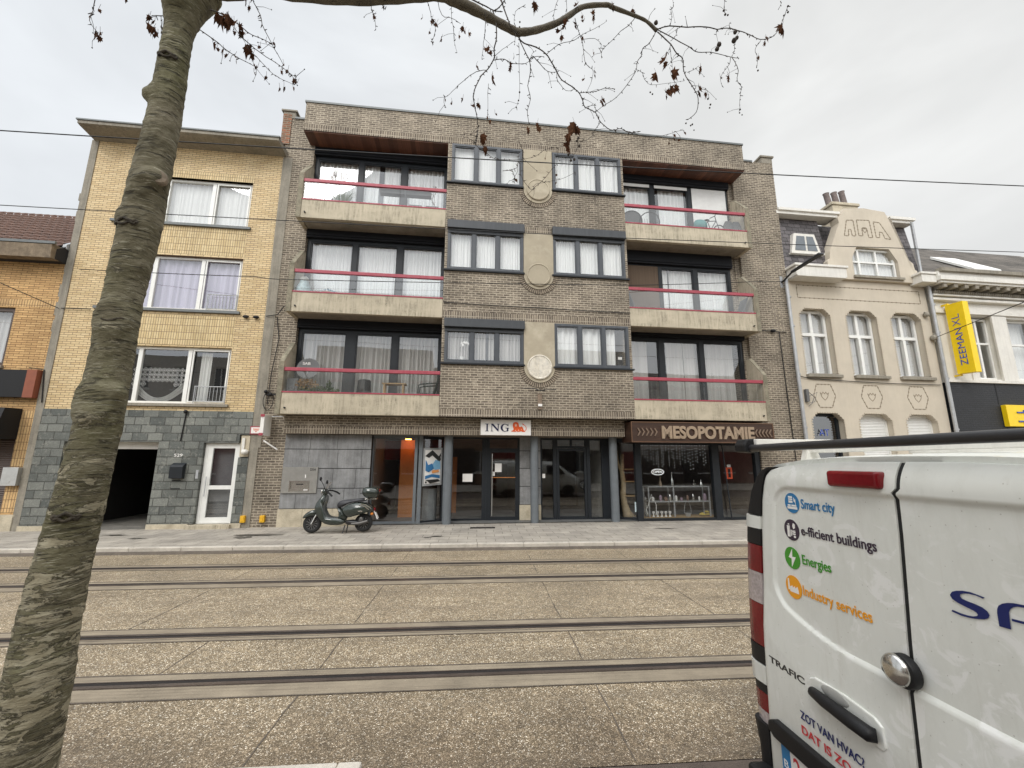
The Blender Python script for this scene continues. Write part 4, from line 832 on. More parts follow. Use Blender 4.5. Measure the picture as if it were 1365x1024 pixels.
# ================================================================ houses across the street, seen only in the windows
def opposite(x0,x1,h,mat,label,seed):
    r=random.Random(seed); b=thing('row_house',label,'building',((x0+x1)/2,-9.5,0),frame='W')
    ops=[]; wN=max(2,int((x1-x0)/2.4)); st=(x1-x0)/wN
    for i in range(wN):
        cx=x0+st*(i+.5)
        for z in (1.0,4.1,7.0,9.8):
            if z+1.9<h: ops.append((cx-.5,cx+.5,z,z+1.7))
    m=MB(); vsb=MB(); vsb.wall(x0,x1,0,h,-9.8,-9.5,ops)
    vsb.box(x0,x1,-17,-9.8,0,.1); vsb.box(x0,x1,-17,-16.8,0,h); vsb.box(x0,x1,-17,-9.8,h-.1,h)
    vsb.build('wall',mat,b,frame='W')
    m=MB(); f=MB()
    for o in ops: m.quad((o[0],-9.7,o[2]),(o[1],-9.7,o[2]),(o[1],-9.7,o[3]),(o[0],-9.7,o[3])); f.ring(o[0],o[1],o[2],o[3],-9.66,-9.6,.07); f.box((o[0]+o[1])/2-.04,(o[0]+o[1])/2+.04,-9.66,-9.6,o[2],o[3]); f.box(o[0]-.1,o[1]+.1,-9.6,-9.42,o[2]-.12,o[2]-.02)
    q=MB(); q.box(x0+.6,(x0+x1)/2-.4,-9.5,-9.44,.1,2.9); q.build('added_dark_panel',_DARKP,b,frame='W'); q=MB(); q.box((x0+x1)/2+.4,x1-.6,-9.5,-9.44,.1,2.8); q.build('garage_gate',_RED if seed%2 else _DARKP,b,frame='W')  # dark ground-floor panels added to darken the reflections in the glass opposite
    f.build('window_frames',MT['white'],b,frame='W').name='window'; m.build('pane',pm('opp_glass',(.1,.11,.12,1),.1,bump=0),b,frame='W',recalc=False)
_DARKP=pm('opp_added_dark',(.03,.028,.03,1),.3); _RED=pm('opp_red_gate',(.16,.012,.015,1),.5)
opposite(-24,-11,9.5,pm('opp_render_a',(.55,.52,.47,1)),'pale rendered row house across the street, mirrored in the windows at left',1)
opposite(-10.9,-2,10.8,pm('opp_render_b',(.62,.6,.56,1)),'light grey row house across the street, mirrored in the bank windows',2)
opposite(-1.9,6,9.3,MT['plain'],'reddish brick row house across the street, mirrored in the entrance glass',3)
opposite(6.1,15,11,pm('opp_render_c',(.66,.63,.57,1)),'tall cream row house across the street, mirrored in the restaurant glass',4)
opposite(15.1,30,9.6,pm('opp_render_d',(.5,.45,.4,1)),'wide beige row house across the street, at the right end of its row',5)
# ================================================================ signs
o=thing('bank_sign','white bank sign with navy letters and an orange lion, above the glass doors','sign',(.72,-.35,2.58))
m=MB(); m.box(.02,1.43,-.35,-.22,2.575,3.005); p=m.build('sign_box',MT['whitesign'],o,bevel=.006)
def P(m,pts,y=-.358): m.py(pts,y,y+.006)
SX,SZ=lambda a:.02+(a-100)/1130*1.41,lambda b:3.0-(b-68)/362*.42
L=lambda pts:[(SX(a),SZ(b)) for a,b in pts]
m=MB(); P(m,L([(195,165),(275,165),(275,172),(258,180),(258,330),(275,338),(275,345),(195,345),(195,338),(226,330),(226,180),(195,172)]))
P(m,L([(325,165),(378,165),(480,290),(480,180),(460,172),(460,165),(520,165),(520,172),(498,180),(498,345),(480,345),(352,195),(352,330),(375,338),(375,345),(320,345),(320,338),(340,330),(340,185),(325,172)]))
def arc(cx,cz,rx,rz,a0,a1,n_): return [(cx+rx*math.cos(math.radians(a0+(a1-a0)*k/n_)),cz+rz*math.sin(math.radians(a0+(a1-a0)*k/n_))) for k in range(n_+1)]
outer=arc(635,256,92,94,-38,-325,30); inner=arc(645,256,58,80,-322,-42,30)
pp=outer+[(718,262),(722,262)][:0]+inner; P(m,L(pp)); P(m,L([(650,258),(735,258),(735,266),(718,274),(718,335),(690,345),(685,345),(685,274),(650,266)])); P(m,L([(700,175),(716,160),(716,218),(706,218)]))
m.build('lettering',MT['navy'],p)
m=MB(); body=[(782,345),(790,325),(820,318),(838,290),(826,250),(815,205),(825,150),(850,122),(890,115),(925,125),(945,150),(955,190),(962,225),(985,235),(1010,218),(1035,230),(1050,262),(1062,300),(1072,325),(1098,338),(1095,350),(1020,350),(1010,330),(985,345),(925,350),(905,335),(880,350)]
vs=L(body); cx_=sum(a for a,b in vs)/len(vs); 
P(m,vs); 
tail=[(1078,332),(1105,315),(1122,280),(1118,235),(1095,200),(1060,180)]
for a,b in zip(tail,tail[1:]):
    q=L([a,b]); m.tube([(q[0][0],-.355,q[0][1]),(q[1][0],-.355,q[1][1])],.008,5)
P(m,L([(1025,150),(1055,158),(1075,182),(1050,188)])); m.build('lion_emblem',MT['lion'],p)
m=MB(); P(m,L([(865,170),(885,160),(905,172),(908,200),(895,225),(875,225),(862,200)]),-.361)
for q in ([(860,330),(880,300),(890,330)],[(930,325),(945,290),(965,325)],[(1000,300),(1015,270),(1020,310)]): P(m,L(q),-.361)
m.build('emblem_detail',pm('pale_emblem_detail',(.75,.45,.35,1),.5,bump=0),p)
# restaurant sign
o=thing('restaurant_sign','long dark wooden restaurant sign with raised bronze capitals MESOPOTAMIE','sign',(6.4,-.66,2.41))
m=MB(); m.box(4.24,8.60,-.66,.02,2.41,2.97); p=m.build('sign_board',MT['meso'],o)
m=MB(); m.wall(4.235,8.605,2.40,2.98,-.672,-.658,[(4.26,8.58,2.425,2.955)]); m.build('board_edge',pm('bronze_edge',(.16,.09,.055,1),.4,metal=.3),p)
m=MB(); text_on(m,'MESOPOTAMIE',(5.13,-.665,2.525),(1,0,0),(0,0,1),2.84,.36,extr=.035,bold=.04,spacing=1.0); m.build('lettering',MT['goldlet'],p)
m=MB()
for k in range(5):
    for s_,x_ in ((1,4.44+k*.125),(-1,8.50-k*.11)):
        c=2.69; m.py([(x_,c+.11),(x_+s_*.07,c),(x_,c-.11),(x_-s_*.035,c-.11),(x_+s_*.03,c),(x_-s_*.035,c+.11)],-.685,-.662)
m.build('chevron_row',pm('dull_bronze_chevron',(.2,.14,.10,1),.5,metal=.2),p)
# projecting yellow sign
o=thing('projecting_sign','tall yellow sign reading ZEEMAN XL projecting from the white house','sign',(16.0,-.4,4.74))
def zz(y,b): return b+(y+.14)*(0)
m=MB(); m.pxx([(-.14,4.78),(-.66,4.76),(-.66,7.19),(-.14,7.21)],16.0,16.22); p=m.build('sign_box',MT['ywsign'],o,bevel=.01)
vs,fs=text_mesh('ZEEMAN',1.28,.20,extr=.004,bold=.0)
m=MB(); m.add([Vector((15.998-v[2],-.50+v[1],5.04+v[0])) for v in vs],fs)
vs,fs=text_mesh('XL',.40,.22,extr=.004,bold=-.012); m.add([Vector((15.998-v[2],-.50+v[1],6.40+v[0])) for v in vs],fs)
m.build('lettering',MT['bluelet'],p)
m=MB()
for z in (4.72,7.22): m.box(16.05,16.12,-.2,.02,z,z+.05)
m.build('bracket',MT['ywsign'],o)
o=thing('fascia_sign','yellow fascia sign with a blue letter Z on the charcoal brick','sign',(20,-.1,3.05))
m=MB(); m.box(17.55,22.5,-.2,-.06,3.05,3.77); p=m.build('sign_box',MT['ywsign'],o,bevel=.01)
m=MB(); 
vs,fs=text_mesh('ZEEMAN',3.2,.46,extr=.03,bold=.045); m.add([Vector((18.12+v[0],-.2-v[2],3.17+v[1])) for v in vs],fs); m.box(17.92,18.2,-.232,-.2,3.5,3.54); m.box(17.92,18.18,-.232,-.2,3.2,3.24)
m.build('lettering',MT['bluelet'],p)
# small things on the walls
m=MB(); m.box(-5.66,-5.57,-.5,-.06,2.50,3.04); m.build if False else None
o=m.build('light_box',MT['whitesign'],base=(-5.6,-.1,2.5),bevel=.01); tagit(o,'narrow upright light box on a bracket beneath the lowest left balcony','sign')
m=MB(); m.box(-5.662,-5.568,-.52,-.5,2.98,3.045); m.box(-5.662,-5.568,-.52,-.5,2.495,2.56); m.build('red_cap',MT['red'],o)
m=MB(); m.tube([(-5.6,-.1,3.02),(-5.2,-.1,3.03)],.01,6); m.build('bracket_arm',MT['metal'],o)
m=MB(); m.tube([(-5.72,-.06,2.38),(-5.36,-.06,2.15)],.02,8); o=m.build('tube_light',MT['whitesign'],base=(-5.54,-.06,2.2)); tagit(o,'short white tube fixed at a slant on the brick left of the stone cladding','tube')
o=thing('wall_bracket','thin rusty iron bracket on the bay brickwork beneath the pale roundel','bracket',(1.64,-.66,3.75))
m=MB(); m.tube([(1.1,-.66,3.86),(1.5,-.7,3.84),(1.64,-.78,3.78)],.012,6); m.tube([(2.1,-.66,3.84),(1.8,-.7,3.84),(1.64,-.78,3.78)],.012,6); m.tube([(1.5,-.66,3.80),(1.64,-.78,3.80),(1.78,-.66,3.80)],.014,6); m.build('arm',MT['black'],o)
m=MB(); m.box(1.58,1.70,-.64,-.60,3.28,3.72); m.build('backplate',pm('rusty_plate',(.2,.15,.11,1),.8,var=.3),o)
m=MB(); m.box(1.585,1.695,-.67,-.63,3.36,3.43); m.build('lamp_cap',MT['whitesign'],o)
# wall-mounted street lamp
o=thing('street_lamp','grey arm lamp reaching out from the right end wall of the apartment block','street lamp',(10.05,0,7.85))
m=MB(); m.tube([(10.02,.02,7.78),(10.02,-.12,7.8),(10.04,-.5,7.95)],.03,8); m.build('arm',MT['blackmetal'],o,smooth=True)
m=MB(); m.add([(10.0,-.45,7.92),(10.1,-.45,7.92),(10.22,-1.55,8.02),(10.02,-1.55,8.02),(10.0,-.45,7.98),(10.1,-.45,7.98),(10.18,-1.5,8.09),(10.06,-1.5,8.09)],[(0,1,2,3),(7,6,5,4),(0,4,5,1),(1,5,6,2),(2,6,7,3),(3,7,4,0)]); m.build('lamp_head',MT['anth'],o,bevel=.012)
m=MB(); m.box(9.97,10.07,-.02,.04,7.6,8.0); m.build('wall_plate',MT['metal'],o)
# ================================================================ cables
def cable(name,pts,r,label,cat='cable',frame='W',sag=0,n_=14):
    P_=[]
    for (a,b) in zip(pts,pts[1:]):
        for i in range(n_):
            q=i/n_; P_.append((a[0]+(b[0]-a[0])*q,a[1]+(b[1]-a[1])*q,a[2]+(b[2]-a[2])*q-sag*4*q*(1-q)))
    P_.append(pts[-1]); m=MB(); m.tube(P_,r,6); o=m.build(name,MT['black'],base=pts[len(pts)//2],frame=frame,smooth='all'); tagit(o,label,cat); return o
cable('overhead_wire',[(-40,4.65,5.62),(-5.56,4.65,5.585),(1.3,4.65,5.575),(7.5,4.65,5.64),(40,4.65,5.9)],.0065,'topmost tram wire, crossing the sky and the fourth-floor windows','wire',sag=.01)
cable('overhead_wire',[(-40,7.7,6.7),(-8.89,7.7,6.48),(2.94,7.7,6.375),(12,7.7,6.46),(40,7.7,6.7)],.0075,'second tram wire from the top, passing just under the top balconies','wire',sag=.01)
cable('overhead_wire',[(-10.9,-.06,6.95),(-6.1,-.7,6.72),(-5.3,-.85,6.62),(4.4,-.85,7.0),(9.0,-.5,7.55),(9.98,-.1,7.78)],.01,'sagging cable along the facades that ends at the wall lamp','wire',frame='F',sag=.015)
cable('facade_cable',[(-11.15,-.05,5.83),(-10.45,-.05,5.84)],.012,'short black cable on the yellow brick left of the middle window sill',frame='F')
cable('facade_cable',[(-1.1,-.64,6.28),(1.6,-.64,6.24),(4.4,-.64,6.21)],.012,'thin black cable stapled across the bay brickwork below the middle windows',frame='F',sag=.01)
cable('stay_wire',[(-12.9,-1.2,6.6),(-11.2,-.05,5.82)],.010,'diagonal stay wire running down to the yellow house from the upper left','wire',frame='F')
cable('facade_cable',[(10.2,-.04,4.6),(10.9,-.04,4.5),(15.4,-.04,4.42)],.012,'cable draped along the cream house under its sills',frame='F',sag=.03)
cable('facade_cable',[(-6.03,-.05,5.84),(-5.72,-.06,5.9),(-5.58,-.06,6.15),(-5.45,-.06,6.2)],.012,'looping black cable beside the left middle balcony',frame='F')
cable('facade_cable',[(-5.74,-.03,5.84),(-5.62,-.05,5.2),(-5.72,-.05,4.2),(-5.74,-.05,3.35)],.012,'black cable hanging down the rendered edge beside the left balconies',frame='F')
cable('facade_cable',[(-11.6,-.04,4.2),(-11.25,-.04,4.15),(-11.15,-.04,3.3)],.012,'black cable bundle beside the reddish end of the black fascia board',frame='F')
cable('facade_cable',[(9.7,-.03,6.05),(9.74,-.03,3.2),(9.78,-.03,1.5)],.014,'thin black cable running down the right end wall of the apartment block',frame='F')
o=thing('cable_anchor','black wall anchor with insulators where cables meet the rendered edge','anchor',(-5.75,-.1,3.6))
m=MB(); m.tube([(-5.8,-.05,3.62),(-5.5,-.1,3.62)],.02,6); m.ball((-5.66,-.09,3.62),.05,8,6); m.ball((-5.8,-.07,3.7),.05,8,6); m.build('insulator',MT['black'],o,smooth=True)
m=MB()
pts=[(-5.72+.13*math.sin(t_*.5),-.06-.01*math.sin(t_),3.45-.25*math.cos(t_*.5)) for t_ in range(26)]
m.tube(pts,.008,5); m.build('coiled_cable',MT['black'],o)
o=thing('cable_anchor','black insulator pair on the yellow brick right of the middle window','anchor',(-6.5,-.05,5.82))
m=MB()
for x_ in (-6.55,-6.28): m.ball((x_,-.06,5.80),.06,8,6,(1.5,.8,.7))
m.build('insulator',MT['black'],o,smooth=True)
o=thing('cable_anchor','rosette anchor bolted to the cream house above the stay wire','anchor',(15.3,-.05,6.9))
m=MB(); m.ball((15.3,-.08,6.88),.09,8,6); m.tube([(15.2,-.1,6.95),(15.42,-.1,6.8)],.02,6); m.build('insulator',MT['concrete_d'],o)
o=thing('cable_anchor','rosette anchor beside the downpipe holding the stay wire to the right','anchor',(15.45,-.05,6.05))
m=MB(); m.ball((15.42,-.08,6.05),.1,8,6); m.tube([(15.42,-.1,6.2),(15.42,-.1,5.9)],.02,6); m.build('insulator',MT['concrete_d'],o)
P0=fworld((15.45,-.12,6.05))
cable('stay_wire',[tuple(P0),(13.08,8.6,5.68),(11.0,4.65,5.35)],.011,'taut stay wire passing in front of the yellow projecting sign','wire')
o=thing('cable_anchor','black cable clamp on the right end wall of the apartment block','anchor',(9.3,-.05,6.05))
m=MB(); m.tube([(8.95,-.04,6.07),(9.95,-.04,6.03)],.014,6); m.ball((9.45,-.08,6.05),.08,8,6,(1.2,.8,.7)); m.build('insulator',MT['black'],o,smooth=True)
o=thing('junction_box','small black junction box with loose wires on the cream house below its left sill','box',(10.6,-.05,3.9))
m=MB(); m.box(10.34,10.44,-.1,0,3.75,4.15); m.tube([(10.4,-.08,4.1),(10.6,-.1,3.9),(10.5,-.1,3.7),(10.38,-.08,3.6)],.01,5); m.tube([(10.4,-.08,3.9),(10.7,-.12,4.05),(10.6,-.1,3.75),(10.4,-.08,3.7)],.01,5); m.build('box_body',MT['greyp'],o)
# ================================================================ things on the balconies
def leafcloud(m,c,rx,ry,rz,n_,s,rnd):
    for i in range(n_):
        while True:
            q=Vector((rnd.uniform(-1,1),rnd.uniform(-1,1),rnd.uniform(-1,1)))
            if q.length<1: break
        p=Vector(c)+Vector((q.x*rx,q.y*ry,q.z*rz)); a=Vector((rnd.uniform(-1,1),rnd.uniform(-1,1),rnd.uniform(-1,1))).normalized(); b=a.orthogonal().normalized(); L_=s*rnd.uniform(.6,1.3)
        m.add([p-a*L_,p+b*L_*.4,p+a*L_,p-b*L_*.4],[(0,1,2,3)])
rb=random.Random(11)
o=thing('satellite_dish','grey satellite dish standing behind the lowest left balcony rail','satellite dish',(-4.72,-.2,3.3))
m=MB(); M_=Matrix.Rotation(math.radians(78),3,'X'); prof=[(.30*math.sin(k/10*math.pi/2*.96)+.001,-.07*math.cos(k/10*math.pi/2)) for k in range(11)]
m.lathe([(.001,-.06),(.1,-.055),(.2,-.035),(.29,0),(.30,0),(.2,-.03),(.1,-.05),(.001,-.056)],(-4.72,-.22,4.35),28,M_); m.build('dish',MT['greyp'],o,smooth=True)
m=MB(); text_on(m,'SAB',(-4.83,-.30,4.43),(1,0,0),(0,-.2,1),.2,.07,bold=.02); m.build('lettering',MT['whitesign'],o)
m=MB(); m.tube([(-4.72,-.2,4.35),(-4.72,-.15,3.25)],.02,6); m.tube([(-4.72,-.25,4.1),(-4.7,-.48,4.2)],.01,5); m.ball((-4.7,-.48,4.21),.035,8,6); m.build('mast',MT['metal'],o)
def pot(base,r,h,mat,label,cat='planter',name='potted_plant'):
    o=thing(name,label,cat,base); m=MB(); m.lathe([(r*.75,0),(r,h),(r*.92,h),(r*.85,h*.85)],base,18); m.build('pot',MT[mat],o,smooth=True); return o
o=pot((-4.68,-.38,3.42),.2,.26,'greyp','potted chrysanthemum with rusty flowers in front of the satellite dish')
m=MB(); leafcloud(m,(-4.68,-.38,3.85),.34,.14,.18,520,.035,rb); m.build('flowers',MT['flower'],o,recalc=False); m=MB(); leafcloud(m,(-4.62,-.38,3.73),.3,.13,.12,260,.04,rb); m.build('leaves',MT['leafg'],o,recalc=False)
o=pot((-4.33,-.4,3.42),.15,.2,'greyp','low potted heather right of the rusty chrysanthemum'); m=MB(); leafcloud(m,(-4.33,-.4,3.72),.2,.1,.12,220,.03,rb); m.build('leaves',MT['leafg'],o,recalc=False)
o=pot((-4.03,-.4,3.45),.13,.16,'whitesign','small dark shrub in a white pot on the lowest left balcony'); m=MB(); leafcloud(m,(-4.0,-.4,3.72),.2,.1,.08,160,.035,rb); leafcloud(m,(-4.08,-.4,3.85),.07,.05,.14,90,.03,rb); m.build('leaves',MT['leafg'],o,recalc=False)
m=MB(); m.box(-5.13,-4.86,-.45,-.2,3.28,4.02); m.ball((-5.0,-.455,3.75),.08,12,6,(1,.2,1)); o=m.build('fan_heater',MT['greyp'],base=(-5,-.3,3.3),bevel=.01); tagit(o,'dark grey box-shaped unit at the left end of the lowest left balcony','heater')
o=thing('stacked_stool','dark plastic stool standing upside down near the middle of the lowest left balcony','stool',(-3.17,-.4,3.3))
m=MB(); m.lathe([(.2,3.28),(.205,3.5),(.17,4.0),(.15,4.03),(.001,4.035)],(-3.17,-.35,0),20); m.build('shell',MT['black'],o,smooth=True); m=MB(); m.py([(-3.22,3.72),(-3.12,3.72),(-3.17,3.8)],-.56,-.53); m.py([(-3.26,3.66),(-3.2,3.72),(-3.26,3.78)],-.55,-.53); m.build('seat_slots',MT['dark'],o)
o=thing('garden_table','small pale wooden table right of the dark stool on the lowest left balcony','table',(-2.35,-.35,3.27))
m=MB(); m.box(-2.68,-2.05,-.5,-.2,3.92,3.95); m.build('tabletop',MT['teak'],o)
for x_ in (-2.62,-2.12):
    for y_ in (-.47,-.24): m=MB(); m.box(x_-.02,x_+.02,y_-.02,y_+.02,3.25,3.92); m.build('leg',MT['teak'],o)
def plastic_chair(base,s,label,mat,rz=0,group=None):
    o=thing('garden_chair',label,'chair',base,group=group); b=Vector(base)
    def T(p): return (b.x+p[0]*s,b.y+p[1],b.z+p[2])
    m=MB(); vs=[T(p) for p in ((-.22,-.2,.42),(.22,-.2,.40),(.22,.2,.40),(-.22,.2,.42),(-.22,-.2,.45),(.22,-.2,.43),(.22,.2,.43),(-.22,.2,.45))]; m.add(vs,[(0,3,2,1),(4,5,6,7),(0,1,5,4),(1,2,6,5),(2,3,7,6),(3,0,4,7)]); m.build('seat',MT[mat],o,bevel=.01)
    m=MB()
    for k in range(5): y=-.18+.09*k; m.tube([T((.2,y,.43)),T((.27,y,.65)),T((.33,y*1.05,.9))],.02,5)
    m.tube([T((.33,-.21,.9)),T((.33,.21,.9))],.03,6); m.build('backrest',MT[mat],o)
    for y in (-.2,.2):
        m=MB(); m.tube([T((-.25,y,.02)),T((-.22,y,.45)),T((-.2,y,.66)),T((-.1,y,.69)),T((.28,y,.72))],.022,6); m.build('armrest',MT[mat],o)
        m=MB(); m.tube([T((.28,y,.02)),T((.22,y,.43))],.025,6); m.build('leg',MT[mat],o)
    return o
plastic_chair((-1.5,-.3,3.25),1,'dark green plastic armchair at the right end of the lowest left balcony','green_p')
# middle left balcony
o=thing('water_jug','pale blue bag-covered jug at the left end of the middle left balcony','jug',(-5.0,-.35,6.05))
m=MB(); m.lathe([(.15,6.05),(.19,6.2),(.19,6.6),(.12,6.75),(.1,6.88),(.001,6.9)],(-4.98,-.35,0),16); m.build('body',pm('pale_blue_plastic',(.4,.5,.52,1),.4,var=.4,scale=12),o,smooth=True)
m=MB(); m.ball((-4.97,-.37,6.85),.12,10,7,(1,1,.7),.12); m.build('crumpled_cover',MT['whitepaint'],o)
o=thing('flower_bowl','blue and white bowl on the middle left balcony','bowl',(-4.3,-.4,6.3)); m=MB(); m.lathe([(.08,6.3),(.2,6.46),(.19,6.47)],(-4.3,-.4,0),18); m.build('bowl_body',MT['whitepaint'],o,smooth=True); m=MB(); leafcloud(m,(-4.3,-.4,6.52),.2,.12,.06,120,.03,rb); m.build('flowers',pm('blue_petals',(.15,.3,.42,1),.7,var=.4,scale=40),o,recalc=False); m=MB(); m.lathe([(.1,6.05),(.1,6.3)],(-4.3,-.4,0),10); m.build('stand',MT['whitepaint'],o)
m=MB(); m.ball((-4.65,-.4,6.4),.13,12,8,(1,.8,.8),.06); o=m.build('white_bag',MT['whitepaint'],base=(-4.65,-.4,6.3),smooth=True); tagit(o,'small white bag beside the pale blue jug','bag')
# top left balcony
def bare_shrub(o,c,h,w,n_,r0,rnd):
    m=MB()
    def br(p,d,L_,r,dep):
        q=p+d*L_; m.tube([p,p+d*L_*.5+Vector((rnd.uniform(-.02,.02),0,0)),q],[r,r*.8,r*.6],4,cap=False)
        if dep>0:
            for k in range(3): br(q,(d+Vector((rnd.uniform(-.8,.8)*w,rnd.uniform(-.5,.5)*w,rnd.uniform(-.1,.4)))).normalized(),L_*.68,r*.62,dep-1)
    for k in range(n_): br(Vector(c),Vector((rnd.uniform(-.5,.5)*w,rnd.uniform(-.3,.3)*w,1)).normalized(),h*.36,r0,4)
    m.build('branches',pm('twig_brown',(.12,.07,.055,1),.8) if 'twigb' not in MT else MT['twigb'],o)
MT['twigb']=pm('twig_brown',(.12,.07,.055,1),.8)
o=pot((-4.5,-.25,8.83),.18,.3,'greyp','bare reddish shrub rising above the top left balcony rail'); bare_shrub(o,(-4.5,-.25,9.3),1.25,1,3,.012,rb)
o=pot((-4.75,-.4,9.0),.16,.25,'greyp','leafy green plant low at the left of the top left balcony'); m=MB(); leafcloud(m,(-4.72,-.4,9.55),.26,.12,.2,300,.035,rb); m.build('leaves',MT['leafg'],o,recalc=False)
o=pot((-4.15,-.4,9.0),.18,.2,'greyp','wispy green grass plant in the middle left of the top left balcony')
m=MB()
for k in range(90):
    a=rb.uniform(-1,1); b_=rb.uniform(-.4,.4); L_=rb.uniform(.25,.5); p0=Vector((-4.15+a*.1,-.4+b_*.1,9.25)); p1=p0+Vector((a*.18,b_*.1,L_*.7)); p2=p0+Vector((a*.42,b_*.2,L_*.85)); m.add([p0,p0+Vector((.012,0,0)),p1+Vector((.012,0,0)),p1,p2],[(0,1,2,3),(3,2,4)])
m.build('blades',MT['leafg'],o,recalc=False)
for x_,lb in ((-2.72,'grey planter box hanging inside the top left rail, left of its twin'),(-1.95,'grey planter box hanging inside the top left rail, nearer the bay')):
    m=MB(); m.pxx([(-.49,9.66),(-.5,9.84),(-.3,9.84),(-.31,9.66)],x_-.36,x_+.36); o=m.build('planter_box',MT['greyp'],base=(x_,-.4,9.66)); tagit(o,lb,'planter',group='hanging planter boxes')
for x_,lb in ((-2.05,'grey chair back left of its twin on the top left balcony'),(-1.55,'grey chair back nearest the bay on the top left balcony')):
    o=thing('balcony_chair',lb,'chair',(x_,-.3,8.83),group='grey chairs on the top left balcony'); m=MB(); m.box(x_-.19,x_+.19,-.36,-.33,9.0,9.42); m.build('backrest',MT['greyp'],o,bevel=.01); m=MB(); m.box(x_-.19,x_+.19,-.33,0,9.0,9.04); m.build('seat',MT['greyp'],o)
    for a in (-.17,.17):
        for y_ in (-.3,-.02): m=MB(); m.tube([(x_+a,y_,8.83),(x_+a,y_,9.0)],.012,5); m.build('leg',MT['black'],o)
o=pot((-1.4,-.3,8.83),.12,.25,'greyp','thin bare sapling in a pot at the right of the top left balcony'); bare_shrub(o,(-1.4,-.3,9.1),1.0,.6,1,.012,rb)
# top right balcony
for x_,lb in ((4.78,'round-backed wicker chair touching the bay on the top right balcony'),(5.38,'round-backed wire chair second from the bay on the top right balcony')):
    o=thing('lounge_chair',lb,'chair',(x_,-.3,8.83),group='round chairs on the top right balcony')
    ring=[(x_+.34*math.cos(a/20*2*math.pi),-.25-.08*math.sin(a/20*2*math.pi),9.5+.30*math.sin(a/20*2*math.pi)) for a in range(21)]
    m=MB(); m.tube(ring,.016,6,cap=False); m.build('hoop',MT['black'],o)
    m=MB()
    if x_<5: m.add([(p[0],p[1]+.01,p[2]) for p in ring[:-1]],[tuple(range(20))])
    else:
        for k in range(7): a=-.24+.08*k; hh=.30*math.sqrt(max(0,1-(a/.34)**2)); m.tube([(x_+a,-.24,9.5-hh),(x_+a,-.24,9.5+hh*.4)],.006,4)
    m.build('backrest',MT['greyp'],o,recalc=False)
    m=MB(); m.lathe([(.26,9.2),(.26,9.23)],(x_,-.15,0),18); m.build('seat',MT['greyp'],o)
    for k in range(3): a=k*2.1+.5; m=MB(); m.tube([(x_+.1*math.cos(a),-.15+.1*math.sin(a),9.2),(x_+.24*math.cos(a),-.15+.2*math.sin(a),8.83)],.01,5); m.build('leg',MT['black'],o)
def kids_bike(c,label):
    o=thing('small_bicycle',label,'bicycle',(c[0],c[1],c[2])); x,y,z=c
    for dx,nm in ((-.32,0),(.3,1)):
        w=MB(); w.tube([(x+dx+.2*math.cos(a*math.pi/10),y,z+.2+.2*math.sin(a*math.pi/10)) for a in range(21)],.018,6,cap=False); ww=w.build('wheel',MT['black'],o)
        w=MB(); 
        for k in range(8): w.tube([(x+dx,y,z+.2),(x+dx+.19*math.cos(k*math.pi/4),y,z+.2+.19*math.sin(k*math.pi/4))],.003,3)
        w.build('spokes',MT['metal'],ww)
    m=MB(); pts=dict(h=(x+.2,y,z+.55),s=(x-.1,y,z+.5),b=(x-.02,y,z+.2),r=(x-.32,y,z+.2),f=(x+.3,y,z+.2))
    for a,b in (('h','s'),('h','b'),('s','b'),('s','r'),('b','r'),('h','f')): m.tube([pts[a],pts[b]],.014,6)
    m.build('bicycle_frame',MT['baygrey'],o)
    m=MB(); m.tube([pts['h'],(x+.17,y,z+.72)],.012,6); m.tube([(x+.12,y-.2,z+.76),(x+.17,y,z+.72),(x+.12,y+.2,z+.76)],.014,6); m.build('handlebar',MT['black'],o)
    m=MB(); m.ball((x-.12,y,z+.55),.07,8,5,(1.4,.8,.4)); m.build('saddle',MT['black'],o); return o
kids_bike((7.45,-.32,9.12),'small dark bicycle standing before the lowered shutter on the top right balcony')
m=MB(); m.box(7.0,8.2,-.42,-.2,8.82,9.11); o=m.build('storage_bench',MT['greyp'],base=(7.6,-.3,8.82),bevel=.01); tagit(o,'low grey bench hidden behind the top right parapet','bench')
m=MB(); m.ball((7.05,-.38,9.45),.2,12,8,(1.2,.6,.9),.08); o=m.build('cushion',MT['teal'],base=(7.05,-.38,9.2),smooth=True); tagit(o,'pale teal cushion bundle left of the small bicycle','cushion')
for x_,lb in ((8.05,'rounded grey chair at the right of the small bicycle, the left of two'),(8.32,'rounded grey chair on the top right balcony, right beside the concrete fin')):
    o=thing('tub_chair',lb,'chair',(x_,-.3,8.83)); m=MB(); m.py([(x_-.17,8.9),(x_-.18,9.5),(x_-.1,9.66),(x_+.1,9.66),(x_+.17,9.5),(x_+.17,8.9)],-.38,-.33); m.build('backrest',MT['greyp'],o,bevel=.015)
    m=MB(); m.box(x_-.17,x_+.17,-.33,.02,9.1,9.16); m.build('seat',MT['greyp'],o)
